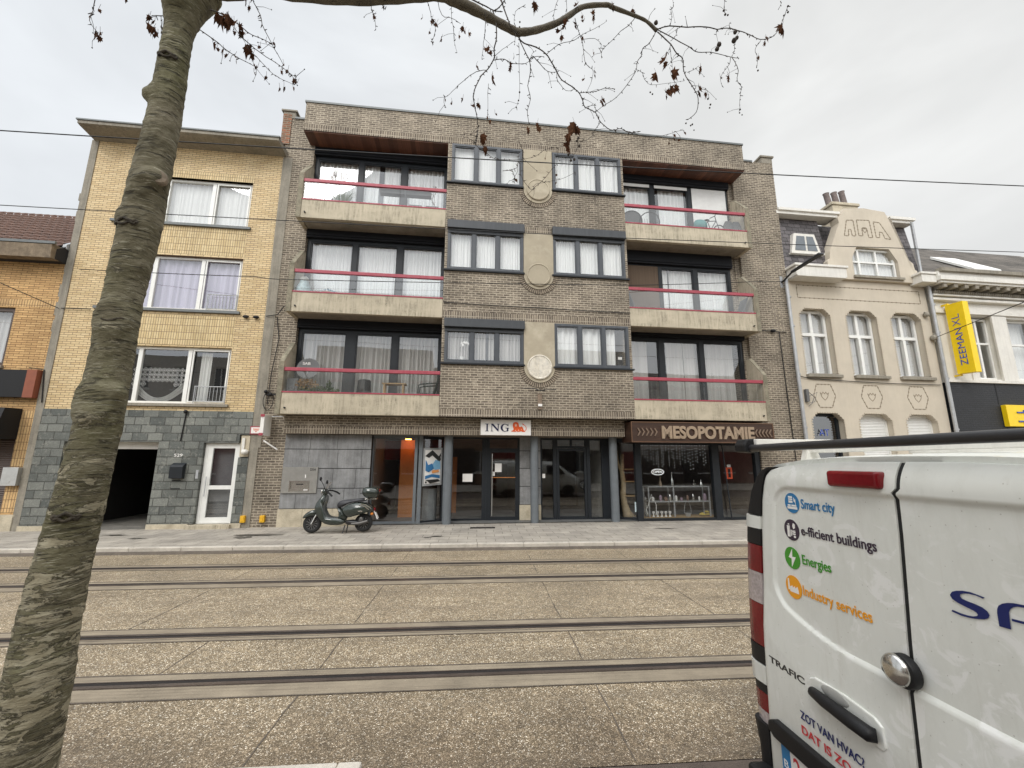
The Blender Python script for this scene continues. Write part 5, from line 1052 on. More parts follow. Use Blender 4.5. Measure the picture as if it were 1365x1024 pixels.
# middle right balcony
def fold_chair(x,s,label):
    z=6.02; y=-.3; o=thing('folding_chair',label,'chair',(x,y,z),group='grey chairs on the middle right balcony')
    T=lambda a,yy,zz:(x+a*s,yy,z+zz)
    m=MB(); m.add([T(-.02,-.45,.45),T(.38,-.45,.5),T(.38,-.1,.5),T(-.02,-.1,.45)],[(0,1,2,3)]); m.build('seat',MT['greyp'],o,recalc=False)
    m=MB(); m.add([T(-.05,-.45,.5),T(-.2,-.45,.98),T(-.2,-.1,.98),T(-.05,-.1,.5)],[(0,1,2,3)]); m.build('backrest',MT['greyp'],o,recalc=False)
    for yy in (-.45,-.1):
        m=MB(); m.tube([T(-.2,yy,.98),T(.0,yy,.45),T(.25,yy,0)],.014,6); m.build('leg',MT['greyp'],o); m=MB(); m.tube([T(.35,yy,.49),T(.0,yy,0)],.012,6); m.build('leg',MT['greyp'],o)
fold_chair(4.65,1,'grey folding chair beside the bay on the middle right balcony'); fold_chair(8.2,-1,'grey folding chair near the concrete fin on the middle right balcony')
# window ornaments
o=thing('orchid','white orchid on the sill of the lowest left bay window','plant',(-.55,-.47,4.62)); m=MB(); m.lathe([(.05,4.62),(.07,4.74)],(-.55,-.47,0),12); m.build('pot',MT['whitesign'],o)
m=MB(); m.tube([(-.55,-.47,4.74),(-.6,-.47,5.0),(-.5,-.47,5.18),(-.35,-.47,5.12)],.005,4); m.build('stem',MT['leafg'],o)
m=MB()
for k in range(9): m.ball((-.56+k*.035,-.48,5.16-.02*abs(k-3)+rb.uniform(-.04,.04)),.04,6,4,(1,.5,1),.2)
m.build('blossoms',MT['whitesign'],o)
m=MB(); m.box(3.98,4.14,-.525,-.52,4.62,4.93); o=m.build('window_notice',MT['black'],base=(4.06,-.52,4.62)); tagit(o,'small dark notice stuck in the corner of the lowest right bay window','notice')
m=MB(); m.box(4.0,4.12,-.529,-.526,4.80,4.88); m.build('notice_text',MT['whitesign'],o)
# ================================================================ shop contents
o=thing('display_rack','low pale metal display rack in the restaurant window','shelf',(6.1,.6,.2))
m=MB()
for x_ in (5.15,5.95,7.1):
    for y_ in (.45,.8): m.box(x_-.018,x_+.018,y_-.018,y_+.018,.2,1.10)
m.build('upright',MT['metal'],o)
for z_ in (.66,1.10): m=MB(); m.box(5.13,7.12,.42,.82,z_,z_+.03); m.build('shelf',MT['metal'],o)
m=MB(); m.box(4.85,7.4,.35,.95,.2,.235); o2=m.build('display_floor',MT['teak'],base=(6.1,.6,.2)); tagit(o2,'reddish board floor under the display rack','board')
rv=random.Random(21)
jar_m=[MT['whitesign'],pm('violet_glass',(.3,.22,.28,1),.15),pm('brown_glass',(.2,.12,.09,1),.15),MT['chrome']]
for k,x_ in enumerate((5.3,5.55,5.72,5.85,6.05,6.22,6.42,6.6,6.8,6.98)):
    m=MB(); h_=rv.uniform(.1,.22); r_=rv.uniform(.03,.06); m.lathe([(r_*.8,0),(r_,h_*.3),(r_,h_*.8),(r_*.5,h_),(r_*.001,h_)],(x_,.5,.69),12); o=m.build('glass_jar',jar_m[k%4],base=(x_,.5,.69),smooth=True); tagit(o,['first','second','third','fourth','fifth','sixth','seventh','eighth','ninth','tenth'][k]+' vessel from the left on the middle shelf of the display rack','jar',group='vessels on the display rack')
for k in range(5):
    x_=5.3+k*.13; m=MB(); m.lathe([(.045,0),(.02,.03),(.015,.07),(.045,.12),(.04,.15),(.001,.16)],(x_,.5,.236),10); o=m.build('small_goblet',MT['whitesign'],base=(x_,.5,.236),smooth=True); tagit(o,['leftmost','second','middle','fourth','rightmost'][k]+' of the five white goblets on the board floor','goblet',group='white goblets on the board floor')
o=thing('basket','thin wire basket with a tall handle on the board floor','basket',(6.4,.5,.236)); m=MB(); m.lathe([(.07,.236),(.1,.33)],(6.4,.5,0),12); m.build('bowl',MT['metal'],o); m=MB(); m.tube([(6.4+.11*math.cos(a*math.pi/12),.5,.33+.36*math.sin(a*math.pi/12)) for a in range(13)],.008,5); m.build('handle',MT['metal'],o)
m=MB()
for k in range(7): m.ball((6.85+rv.uniform(-.13,.2),.5+rv.uniform(-.05,.05),.28+rv.uniform(0,.1)),.055,8,5,(1.4,1,.5),.1)
o=m.build('banana_bunch',pm('dull_yellow',(.55,.42,.08,1),.5),base=(6.85,.5,.236)); tagit(o,'heap of yellow fruit on the board floor at the right of the rack','fruit')
o=thing('hookah','tall hookah with curved hose standing left of the rack','hookah',(5.15,.3,.236)); m=MB(); m.lathe([(.05,0),(.07,.1),(.03,.2),(.015,.5),(.05,.52),(.001,.6)],(5.05,.45,.236),12); m.build('body',MT['chrome'],o,smooth=True); m=MB(); m.tube([(5.07,.4,.5),(5.2,.35,.9),(5.32,.33,.6),(5.3,.33,.3)],.012,6); m.build('hose',MT['whitesign'],o,smooth=True)
for x_,h_,lb in ((5.62,.28,'left bottle on top of the display rack'),(6.0,.42,'second bottle from the left on top of the rack, with a long neck'),(6.72,.18,'short bottle on top of the display rack'),(6.95,.2,'rightmost bottle on top of the display rack')):
    m=MB(); m.lathe([(.05,0),(.05,h_*.4),(.015,h_*.6),(.015,h_),(.001,h_)],(x_,.6,1.13),10); o=m.build('bottle',MT['goldlet'] if x_<5.9 else MT['chrome'],base=(x_,.6,1.13),smooth=True); tagit(o,lb,'bottle',group='bottles on top of the rack')
o=thing('open_sign','oval white neon sign reading OPEN inside the restaurant window','sign',(5.35,.2,1.45))
nn=NT('neon_white'); nn.bsdf((.8,.8,.8,1),.5,emis=(1,.97,.95,1),es=1.1); MT['neon']=nn.m
m=MB(); m.tube([(5.36+.19*math.cos(a*math.pi/16),.19,1.56+.085*math.sin(a*math.pi/16)) for a in range(33)],.008,5,cap=False); m.build('oval_tube',MT['neon'],o); m=MB(); text_on(m,'OPEN',(5.22,.19,1.53),(1,0,0),(0,0,1),.28,.07,bold=.0); m.build('lettering',MT['neon'],o)
o=thing('driftwood_shelf','pale twisted tree trunk with small shelves inside the slanted restaurant window','shelf',(4.5,.75,.2))
m=MB(); pts=[(4.62,.75,.2),(4.56,.75,.35),(4.5,.75,.6),(4.47,.75,.9),(4.5,.75,1.2),(4.46,.75,1.6),(4.5,.75,2.1)]; m.tube(pts,[.2,.13,.095,.085,.075,.07,.05],12); m.tube([(4.46,.75,1.5),(4.35,.75,1.8),(4.33,.75,2.2)],[.05,.035,.02],8); m.build('trunk',pm('driftwood',(.42,.31,.18,1),.8,var=.3,scale=8,bump=.5),o,smooth='all')
for z_ in (.82,1.25,1.62): m=MB(); m.box(4.5,4.86,.6,.85,z_,z_+.025); m.build('shelf',MT['teak'],o)
m=MB(); m.box(4.58,4.78,.16,.165,.42,.70); o=m.build('window_notice',pm('pale_blue_paper',(.6,.72,.75,1),.6),base=(4.68,.16,.42)); tagit(o,'pale blue paper low in the corner of the restaurant window','notice')
m=MB(); r5=random.Random(8)
for k in range(26):
    x_=4.9+k*.085+r5.uniform(-.02,.02); L_=r5.uniform(.15,.75)
    z_=2.35
    while z_>2.35-L_: m.ball((x_,.35,z_),.008,5,3); z_-=r5.uniform(.06,.12)
o=m.build('fairy_lights',MT['neon'],base=(6,.35,2.35)); tagit(o,'strings of tiny white lights hanging at the top of the restaurant window','lights'); o['kind']='stuff'
m=MB(); m.box(7.62,7.82,.28,.3,1.35,1.7); o=m.build('window_notice',pm('orange_red_card',(.8,.1,.03,1),.5),base=(7.72,.3,1.35)); tagit(o,'orange red card hanging right of the slanted pole in the restaurant window','notice'); m=MB(); m.box(7.68,7.76,.272,.278,1.4,1.65); m.build('card_print',MT['black'],o); m=MB(); m.box(7.66,7.78,.27,.28,1.7,1.78); m.build('card_top',MT['whitesign'],o)
# bank: poster in the slanted window, cylinder behind it
pd=Vector((.6,.33,0)).normalized(); pn=Vector((pd.y,-pd.x,0))*.03
def PP(u,z,off=1): q=Vector((-1.6,.22,0))+pd*u+pn*off; return (q.x,q.y,z)
o=thing('framed_poster','framed blue white and orange cartoon-like abstract poster in the slanted bank window'.replace('cartoon-like ',''),'poster',(-1.3,.35,1.2))
m=MB(); m.add([PP(.03,1.17,1),PP(.62,1.20,1),PP(.62,2.24,1),PP(.03,2.22,1)],[(0,1,2,3)]); m.build('poster_frame',MT['metal'],o,recalc=False)
cols=[MT['whitesign'],pm('poster_blue',(.03,.16,.36,1),.4,bump=0),pm('poster_black',(.02,.02,.02,1),.4,bump=0),pm('poster_sky',(.2,.42,.62,1),.4,bump=0),pm('poster_orange',(.7,.3,.1,1),.4,bump=0)]
m=MB(); m.add([PP(.08,1.23,1.4),PP(.57,1.25,1.4),PP(.57,2.19,1.4),PP(.08,2.17,1.4)],[(0,1,2,3)]); pr=m.build('print',cols[0],o,recalc=False)
shapes=[(2,[(.08,2.0),(.2,2.1),(.3,2.17),(.5,2.0),(.57,2.1),(.57,2.0),(.45,1.9),(.3,2.02),(.2,1.95)],1.7),(3,[(.3,1.75),(.4,1.9),(.55,1.85),(.56,1.65),(.4,1.6)],1.8),(1,[(.1,1.9),(.18,1.75),(.3,1.8),(.36,1.65),(.2,1.55),(.1,1.6)],1.9),(4,[(.3,1.6),(.5,1.63),(.52,1.56),(.3,1.52)],2.0),(1,[(.1,1.45),(.3,1.5),(.55,1.47),(.55,1.38),(.3,1.42),(.1,1.36)],1.8),(2,[(.1,1.34),(.5,1.36),(.57,1.3),(.25,1.24),(.18,1.3)],1.9),(2,[(.1,1.25),(.15,1.25),(.15,1.3),(.1,1.3)],2.0),(2,[(.45,1.9),(.55,2.0),(.57,1.9),(.5,1.8)],1.75)]
for i,(c_,pts,of) in enumerate(shapes):
    m=MB(); m.add([PP(u,z,of) for u,z in pts],[tuple(range(len(pts)))]); m.build('coloured_shape',cols[c_],pr,recalc=False)
m=MB(); m.lathe([(.19,.2),(.19,1.08)],(-1.38,.75,0),24); 
for k in range(24): a=k*math.pi/12; m.box(-1.38+.19*math.cos(a)-.006,-1.38+.19*math.cos(a)+.006,.75+.19*math.sin(a)-.006,.75+.19*math.sin(a)+.006,.2,1.08)
o=m.build('cylinder_stand',MT['metal'],base=(-1.38,.75,.2)); tagit(o,'fluted grey cylinder stand inside the slanted bank window','stand')
m=MB(); m.box(1.90,1.98,.44,.49,1.38,1.5); o=m.build('bell_panel',MT['whitesign'],base=(1.94,.48,1.38)); tagit(o,'small white doorbell plate right of the middle grey column','doorbell')
# ================================================================ scooter
sc=thing('scooter','dark green retro scooter with top case parked before the grey stone cladding','scooter',(-3.4,-.9,.145))
YC=-.9
MT['sgreen']=pm('dark_green_lacquer',(.022,.031,.025,1),.2,var=.12,bump=0,coat=.6); MT['rubber']=pm('tyre_rubber',(.018,.018,.018,1),.85,bump=.2); MT['seatv']=pm('black_vinyl',(.03,.03,.035,1),.5,bump=.15)
MT['amber']=pm('amber_lens',(.8,.25,.03,1),.25,bump=0); MT['redlens']=pm('red_lens',(.16,.004,.008,1),.2,bump=0,coat=.15,spec=.3,var=.25)
def puff(poly,hw,y=YC,k=3,inset=.035,mn=.55):
    """rounded solid from a side outline: outline shrinks towards both sides"""
    cx=sum(p[0] for p in poly)/len(poly); cz=sum(p[1] for p in poly)/len(poly); m=MB(); n_=len(poly); rings=[]
    for i in range(-k,k+1):
        t_=i/k; s=math.sqrt(max(0,1-abs(t_)**3)); 
        ring=[]
        for (a,b) in poly:
            d_=math.hypot(a-cx,b-cz); f_=max(mn,(d_-inset*(1-s)*1.0)/d_) if d_>0 else 1
            ring.append((cx+(a-cx)*f_,y+hw*t_,cz+(b-cz)*f_))
        rings.append(ring)
    vs=sum(rings,[]); fs=[(i*n_+j,i*n_+(j+1)%n_,(i+1)*n_+(j+1)%n_,(i+1)*n_+j) for i in range(2*k) for j in range(n_)]
    fs+= [tuple(range(n_-1,-1,-1)),tuple(2*k*n_+j for j in range(n_))]
    return m.add(vs,fs)
def sub(poly):
    out=[]; n_=len(poly)
    for i in range(n_):
        a,b=poly[i],poly[(i+1)%n_]; out+= [(a[0]*.75+b[0]*.25,a[1]*.75+b[1]*.25),(a[0]*.25+b[0]*.75,a[1]*.25+b[1]*.75)]
    return out
FEND=[(-4.272,.482),(-4.242,.563),(-4.173,.63),(-4.086,.675),(-4.006,.69),(-3.945,.643),(-3.929,.55),(-4.003,.54),(-4.094,.54),(-4.182,.5)]
SHIELD=[(-3.999,.726),(-3.968,.85),(-3.904,.943),(-3.839,1.037),(-3.779,1.057),(-3.74,1.015),(-3.76,.91),(-3.797,.827),(-3.80,.682),(-3.75,.568),(-3.662,.491),(-3.539,.478),(-3.417,.483),(-3.267,.449),(-3.232,.397),(-3.361,.326),(-3.608,.33),(-3.755,.373),(-3.866,.477),(-3.956,.581)]
COWL=[(-3.358,.699),(-3.271,.792),(-3.129,.847),(-2.941,.866),(-2.793,.844),(-2.673,.786),(-2.59,.701),(-2.622,.649),(-2.737,.629),(-2.88,.579),(-3.045,.539),(-3.188,.499),(-3.275,.563)]
SEAT=[(-3.475,.741),(-3.477,.825),(-3.434,.887),(-3.322,.918),(-3.134,.923),(-2.968,.951),(-2.82,.95),(-2.787,.924),(-2.806,.886),(-2.984,.873),(-3.15,.847),(-3.292,.798),(-3.371,.74)]
CASE=[(-2.909,1.073),(-2.895,1.19),(-2.828,1.228),(-2.668,1.227),(-2.549,1.199),(-2.489,1.156),(-2.517,1.018),(-2.577,.954),(-2.768,.951),(-2.856,1.009)]
INNER=[(-3.475,.761),(-3.391,.73),(-3.301,.636),(-3.209,.51),(-3.266,.428),(-3.432,.441),(-3.425,.554),(-3.441,.658)]
ENG=[(-3.266,.428),(-3.122,.447),(-2.933,.424),(-2.824,.36),(-2.862,.299),(-3.031,.332),(-3.196,.324),(-3.261,.366)]
puff(sub(FEND),.085).build('front_mudguard',MT['sgreen'],sc,smooth='all')
puff(sub(SHIELD),.16).build('leg_shield',MT['sgreen'],sc,smooth='all')
puff(sub(COWL),.19).build('side_panel',MT['sgreen'],sc,smooth='all')
puff(sub(INNER),.13).build('underseat_body',MT['sgreen'],sc,smooth='all')
puff(sub(SEAT),.13).build('saddle',MT['seatv'],sc,smooth='all')
c=puff(sub(CASE),.2,inset=.05).build('top_case',MT['sgreen'],sc,smooth='all')
m=MB(); m.box(-2.93,-2.49,YC-.204,YC+.204,1.075,1.083); m.build('case_seam',MT['black'],c); m=MB(); m.box(-2.515,-2.485,YC-.1,YC+.1,1.12,1.165); m.build('reflector',MT['redlens'],c)
m=MB(); m.box(-2.85,-2.55,YC-.08,YC+.08,.925,.955); m.tube([(-2.95,YC-.09,.9),(-2.75,YC-.09,.945),(-2.6,YC-.09,.93)],.012,6); m.build('luggage_rack',MT['chrome'],sc)
puff(ENG,.1).build('engine_block',MT['blackmetal'],sc,smooth='all')
MT['rimgrey']=pm('grey_alloy',(.22,.22,.22,1),.4,metal=.7)
def wheel(x,z,r=.215):
    m=MB(); M_=Matrix.Rotation(math.pi/2,3,'X'); prof=[]
    for k in range(15):
        a=2*math.pi*k/14; prof.append((r-.055+.055*math.cos(a),.055*math.sin(a)))
    vs=[];fs=[];n_=28
    for (rr,zz_) in prof[:-1]:
        for k in range(n_): w_=2*math.pi*k/n_; vs.append((x+rr*math.cos(w_),YC+zz_,z+rr*math.sin(w_)))
    for i in range(14):
        for k in range(n_): fs.append((i*n_+k,i*n_+(k+1)%n_,((i+1)%14)*n_+(k+1)%n_,((i+1)%14)*n_+k))
    m.add(vs,fs); w_=m.build('wheel',MT['rubber'],sc,smooth='all')
    m=MB(); 
    for k in range(12):
        a=2*math.pi*k/12; b=a+.16; m.py([(x+.03*math.cos(a),z+.03*math.sin(a)),(x+.13*math.cos(a),z+.13*math.sin(a)),(x+.13*math.cos(a+.12),z+.13*math.sin(a+.12)),(x+.03*math.cos(a+.3),z+.03*math.sin(a+.3))],YC-.045,YC-.03)
    m.tube([(x+.135*math.cos(2*math.pi*k/24),YC-.035,z+.135*math.sin(2*math.pi*k/24)) for k in range(25)],.012,6,cap=False); m.tube([(x,YC-.06,z),(x,YC+.06,z)],.035,12)
    m.build('rim',MT['rimgrey'],w_); m=MB(); m.tube([(x,YC-.02,z),(x,YC+.02,z)],.125,20); m.build('brake_disc',MT['blackmetal'],w_)
wheel(-4.04,.362); wheel(-2.84,.372)
m=MB(); m.tube([(-4.04,YC-.075,.362),(-3.98,YC-.075,.5),(-3.86,YC-.03,.75)],.018,8); m.build('fork',MT['chrome'],sc)
m=MB(); m.tube([(-3.10,YC-.12,.36),(-2.9,YC-.12,.37),(-2.72,YC-.12,.42)],[.03,.045,.04],10); m.ball((-2.88,YC-.13,.44),.07,10,7,(.8,.3,1.2)); m.build('exhaust_cover',pm('dull_exhaust_metal',(.12,.115,.11,1),.45,metal=.6),sc,smooth=True)
m=MB(); m.tube([(-3.82,YC,1.0),(-3.78,YC,1.1),(-3.75,YC,1.16)],[.05,.06,.045],10); m.ball((-3.80,YC,1.12),.075,12,8,(1.1,1,.9)); m.build('headset',MT['sgreen'],sc,smooth='all')
m=MB(); m.ball((-3.87,YC,1.12),.055,12,8,(.5,1,1)); m.build('headlight',MT['chrome'],sc,smooth='all')
for s_ in (-1,1):
    m=MB(); m.tube([(-3.78,YC+s_*.05,1.14),(-3.70,YC+s_*.2,1.13),(-3.60,YC+s_*.3,1.08),(-3.54,YC+s_*.33,1.03)],[.018,.018,.02,.022],8); m.build('handlebar_grip',MT['black'],sc)
    m=MB(); m.tube([(-3.74,YC+s_*.18,1.14),(-3.78,YC+s_*.24,1.28),(-3.84,YC+s_*.25,1.39 if s_<0 else 1.3)],.007,6); mi=m.build('mirror_stem',MT['black'],sc)
    m=MB(); m.ball((-3.85,YC+s_*.26,1.43 if s_<0 else 1.33),.045,12,8,(.6,.9,1.15)); m.build('mirror',MT['black'],mi,smooth='all')
m=MB(); m.add([(-3.79,YC-.12,1.17),(-3.79,YC+.12,1.17),(-3.69,YC+.10,1.34),(-3.69,YC-.10,1.34)],[(0,1,2,3)]); m.build('fly_screen',MT['whitesign'],sc,recalc=False)
m=MB(); m.tube([(-3.254,YC-.08,.33),(-3.29,YC-.14,.15)],.014,6); m.tube([(-3.2,YC-.05,.33),(-3.22,YC-.05,.15)],.014,6); m.build('kickstand',MT['blackmetal'],sc)
m=MB(); m.py([(-2.898,.841),(-2.77,.819),(-2.638,.733),(-2.658,.723),(-2.779,.80),(-2.897,.826)],YC-.196,YC-.18); m.py([(-2.938,.812),(-2.789,.78),(-2.689,.705),(-2.709,.692),(-2.798,.762),(-2.937,.797)],YC-.20,YC-.18); m.py([(-2.95,.665),(-2.87,.675),(-2.84,.66),(-2.86,.645),(-2.95,.65)],YC-.2,YC-.18); m.build('chrome_trim',MT['chrome'],sc)
m=MB(); m.ball((-2.64,YC-.1,.59),.04,10,7,(1,.8,.9)); m.build('indicator',MT['amber'],sc,smooth='all'); m=MB(); m.ball((-2.60,YC,.68),.06,10,7,(.6,1.2,.8)); m.build('tail_light',MT['redlens'],sc,smooth='all')
m=MB(); m.add([(-2.57,YC-.09,.62),(-2.57,YC+.09,.62),(-2.50,YC+.09,.47),(-2.50,YC-.09,.47)],[(0,1,2,3)]); m.add([(-2.60,YC-.095,.66),(-2.585,YC-.095,.66),(-2.49,YC-.095,.46),(-2.51,YC-.095,.46)],[(0,1,2,3)]); m.build('number_plate',MT['whitesign'],sc,recalc=False)
# ================================================================ white van at the right, seen from behind
van=thing('van','dirty white panel van at the right with closed rear doors and black roof roller','van',(4.0,1.575,0),frame='W')
VC=1.575
n=NT('grimy_white_paint'); v=n.coord()
g1=n.g(n.noise(v,2.2,6,.68),.42,.70,0,1); g2=n.g(n.noise(n.mapp(v,(1,1,.45)),9,6,.75),.45,.72,0,.5)
sx=n.n('ShaderNodeSeparateXYZ'); n.l(v,sx.inputs[0])
col=n.mix(n.math('MULTIPLY',n.math('ADD',g2,.25),.75),(.735,.745,.705,1),(.56,.565,.515,1))
wipe=n.ramp(n.noise(n.mapp(v,(1,1,1.3),rot=(.5,0,0)),5.5,5,.6,1.6),[(.54,(0,0,0,1)),(.60,(1,1,1,1))])
zone=n.math('MULTIPLY',n.g(n.vor(v,1.1),.3,.7,1,0),.9)
col=n.mix(n.math('MULTIPLY',wipe,zone),col,(.80,.80,.78,1))
low=n.g(n.math('ADD',sx.outputs[2],n.math('MULTIPLY',n.noise(v,4,4,.7),.35)),.95,.45,0,.55); col=n.mix(low,col,(.45,.43,.38,1))
sp=n.g(n.vor(v,34),.10,.05,0,.5); col=n.mix(sp,col,(.25,.22,.18,1))
drip=n.g(n.noise(n.mapp(v,(16,16,.9)),1,4,.7),.58,.74,0,.3); col=n.mix(drip,col,(.5,.48,.42,1))
n.bsdf(col,n.g(g2,0,.5,.28,.5),0,None,.5,coat=.25); MT['van']=n.m
MT['vanseal']=pm('rubber_seal',(.008,.008,.008,1),.7)
MT['clear']=pm('clear_lens',(.38,.33,.33,1),.12,bump=0,coat=.6,var=.2,scale=30); MT['decal_b']=pm('blue_decal',(.02,.17,.38,1),.4,bump=0,var=.03); MT['decal_k']=pm('plum_decal',(.035,.02,.04,1),.4,bump=0,var=.03); MT['decal_g']=pm('green_decal',(.05,.27,.02,1),.4,bump=0,var=.03); MT['decal_o']=pm('amber_decal',(.80,.33,.01,1),.4,bump=0,var=.03); MT['decal_n']=pm('dark_blue_decal',(.003,.012,.11,1),.35,bump=0,var=.03); MT['decal_r']=pm('red_decal',(.55,.03,.04,1),.4,bump=0,var=.03)
def lin(z,T):
    if z<=T[0][0]: return T[0][1]
    for (a,b),(c,d_) in zip(T,T[1:]):
        if z<=c: return b+(d_-b)*(z-a)/(c-a)
    return T[-1][1]
EDGE=[(.24,.90),(.40,.895),(.87,.872),(1.23,.838),(1.47,.81),(1.64,.78),(1.72,.755),(1.78,.73),(1.81,.70),(1.825,.64),(1.84,.50),(1.85,.30),(1.858,.05),(1.8585,.0)]
SIDE=[(.30,.98),(.45,1.03),(.9,1.045),(1.3,1.005),(1.55,.96),(1.68,.90),(1.76,.84),(1.81,.77),(1.84,.68),(1.862,.5),(1.872,.3),(1.876,.0)]
def surf(y,z):
    """X of the rear face: overhanging rim, recessed panel, rounded top and sides"""
    ay=abs(y-VC); x=1.6
    if z>1.74: x+=((z-1.74)/.12)**2*.045
    e=lin(z,EDGE); d_=e-ay
    if d_<.05 and z<1.83: x+=(1-max(0,d_)/.05)**2*.022
    hw=lin(z,EDGE)-.115 if z<1.74 else .63
    zl=1.028+.10*max(0,(ay-.2)/.5)**2.2
    cz=(1.722+zl)/2; hz=(1.722-zl)/2; r=.09
    qx=ay-hw+r; qz=abs(z-cz)-hz+r; sd=math.hypot(max(qx,0),max(qz,0))+min(max(qx,qz),0)-r
    t_=min(1,max(0,(-sd+.004)/.014)); t_=t_*t_*(3-2*t_); x+=.013*t_
    if z<zl: x-=.012*min(1,(zl-z)/.25)+.0
    return x
def door(side):
    m=MB(); st=.0085; zs=[]; z=.24
    while z<1.8: zs.append(z); z+=st
    zs+=[1.805,1.81,1.815,1.82,1.825,1.83,1.835,1.84,1.845,1.85,1.854]
    nc=96; vs=[];fs=[]
    SM=[(.24,.026),(1.02,.027),(1.19,.016),(1.34,.003),(1.58,-.017),(1.735,-.025),(1.75,-.045),(1.86,-.048)]
    for z in zs:
        sy_=VC+lin(z,SM); e=lin(z,EDGE)
        y0,y1=(sy_+.0105,VC+e) if side>0 else (VC-e,sy_-.0105)
        if abs(y1-y0)<.01 or y1<y0: y1=y0+.01
        for k in range(nc+1):
            y=y0+(y1-y0)*k/nc; vs.append((surf(y,z)+ (.004*max(0,1-abs(y-sy_)/.010)),y,z))
    for i in range(len(zs)-1):
        for k in range(nc): a=i*(nc+1)+k; fs.append((a,a+1,a+nc+2,a+nc+1))
    # edges turned in
    b=len(vs); rows=len(zs)
    for i in range(rows):
        for k in (0,nc): q=vs[i*(nc+1)+k]; vs.append((q[0]+.05,q[1],q[2]))
    for i in range(rows-1):
        fs.append((i*(nc+1),(i+1)*(nc+1),b+2*(i+1),b+2*i)); fs.append((i*(nc+1)+nc,b+2*i+1,b+2*(i+1)+1,(i+1)*(nc+1)+nc))
    m.add(vs,fs); return m.build('rear_door',MT['van'],van,frame='W',smooth=True)
dl=door(1); dr=door(-1)
m=MB(); SM=[(.24,.026),(1.02,.027),(1.19,.016),(1.34,.003),(1.58,-.017),(1.735,-.025),(1.75,-.045),(1.852,-.048)]
vs=[]
for i in range(81):
    z=.25+(1.85-.25)*i/80; y=VC+lin(z,SM); x=surf(y,z)+.007; vs+=[(x,y-.013,z),(x,y+.013,z)]
m.add(vs,[(2*i,2*i+1,2*i+3,2*i+2) for i in range(80)]); m.build('centre_seal',MT['vanseal'],van,frame='W',recalc=False)
# body shell
m=MB(); st_=[(1.66,1.876,1),(1.75,1.885,1),(2.2,1.9,1),(4.6,1.9,1),(5.15,1.86,.985),(5.6,1.6,.96),(5.95,1.28,.94),(6.4,1.05,.90),(6.62,.85,.84),(6.68,.5,.8)]
prof=[(z,w_) for z,w_ in SIDE]; n_=len(prof)*2; vs=[]
for x,zt,ws in st_:
    pr=[(VC+w_*ws,.3+(z-.3)*(zt-.3)/(1.876-.3)) for z,w_ in prof]; pl=[(VC-w_*ws,.3+(z-.3)*(zt-.3)/(1.876-.3)) for z,w_ in reversed(prof)]
    vs+=[(x,a,b) for a,b in pr+pl]
fs=[(i*n_+k,i*n_+(k+1)%n_,(i+1)*n_+(k+1)%n_,(i+1)*n_+k) for i in range(len(st_)-1) for k in range(n_)]+[tuple(range(n_)),tuple((len(st_)-1)*n_+k for k in range(n_-1,-1,-1))]
m.add(vs,fs); m.build('body',MT['van'],van,frame='W',smooth=True)
m=MB(); m.add([(1.655,VC+y,z) for y,z in ((-.9,.26),(.9,.26),(.86,1.0),(.82,1.45),(.74,1.74),(.5,1.83),(-.5,1.83),(-.74,1.74),(-.82,1.45),(-.86,1.0))],[tuple(range(10))]); m.build('door_seal',MT['vanseal'],van,frame='W',recalc=False)
# corner columns with lamps
def column(s,za,zb,mat,name,push=0,par=van):
    m=MB(); k=max(2,int((zb-za)/.02)); vs=[]; q=[]
    for i in range(k+1):
        z=za+(zb-za)*i/k; e=lin(z,EDGE)+.004; o=lin(z,SIDE)+.006+push
        if z>1.74: o=min(o,e+.1)
        pts=[(1.64,e),(1.615-push*.5,e+.004),(1.612-push,e+(o-e)*.45),(1.62-push,e+(o-e)*.75),(1.64-push,o-.018),(1.68,o-.002),(1.76,o),(1.84,o-.004)]
        q=len(pts); vs+=[(x,VC+s*y,z) for x,y in pts]
    fs=[(i*q+j,i*q+j+1,(i+1)*q+j+1,(i+1)*q+j) for i in range(k) for j in range(q-1)]+[tuple(range(q)),tuple(k*q+j for j in range(q))]
    m.add(vs,fs); return m.build(name,mat,par,frame='W',smooth=True)
for s in (1,-1):
    column(s,1.55,1.825,MT['black'],'pillar_cap'); column(s,1.475,1.545,MT['van'],'pillar_band',.006); column(s,1.385,1.47,MT['black'],'pillar_trim',.002)
    L_=column(s,1.23,1.38,MT['redlens'],'tail_light'); column(s,1.06,1.228,MT['clear'],'reversing_lens',par=L_,push=.001); column(s,.83,1.058,MT['redlens'],'brake_lens',par=L_)
    column(s,.735,.826,MT['black'],'pillar_trim',.004); column(s,.635,.73,MT['van'],'pillar_band',.008)
    column(s,.585,.63,MT['black'],'pillar_trim'); L_=column(s,.49,.583,MT['redlens'],'lower_tail_light'); column(s,.43,.488,MT['clear'],'fog_lens',par=L_); 
    column(s,.12,.428,MT['black'],'bumper_corner',.02)
m=MB(); m.box(1.50,1.66,VC-.97,VC+.97,.1,.235); m.build('bumper',MT['black'],van,frame='W',bevel=.025)
for sx_ in (2.5,5.75):
    for s in (1,-1):
        m=MB(); M_=Matrix.Rotation(math.pi/2,3,'X'); m.lathe([(.18,-.1),(.30,-.1),(.325,-.06),(.325,.06),(.30,.1),(.18,.1)],(sx_,VC+s*.92,.325),32,M_); w_=m.build('wheel',MT['rubber'],van,frame='W',smooth=True)
        m=MB(); m.lathe([(.02,-.085),(.18,-.085),(.19,-.06),(.19,.06),(.18,.085),(.02,.085)],(sx_,VC+s*.92,.325),24,M_); m.build('hubcap',MT['metal'],w_,frame='W',smooth=True)
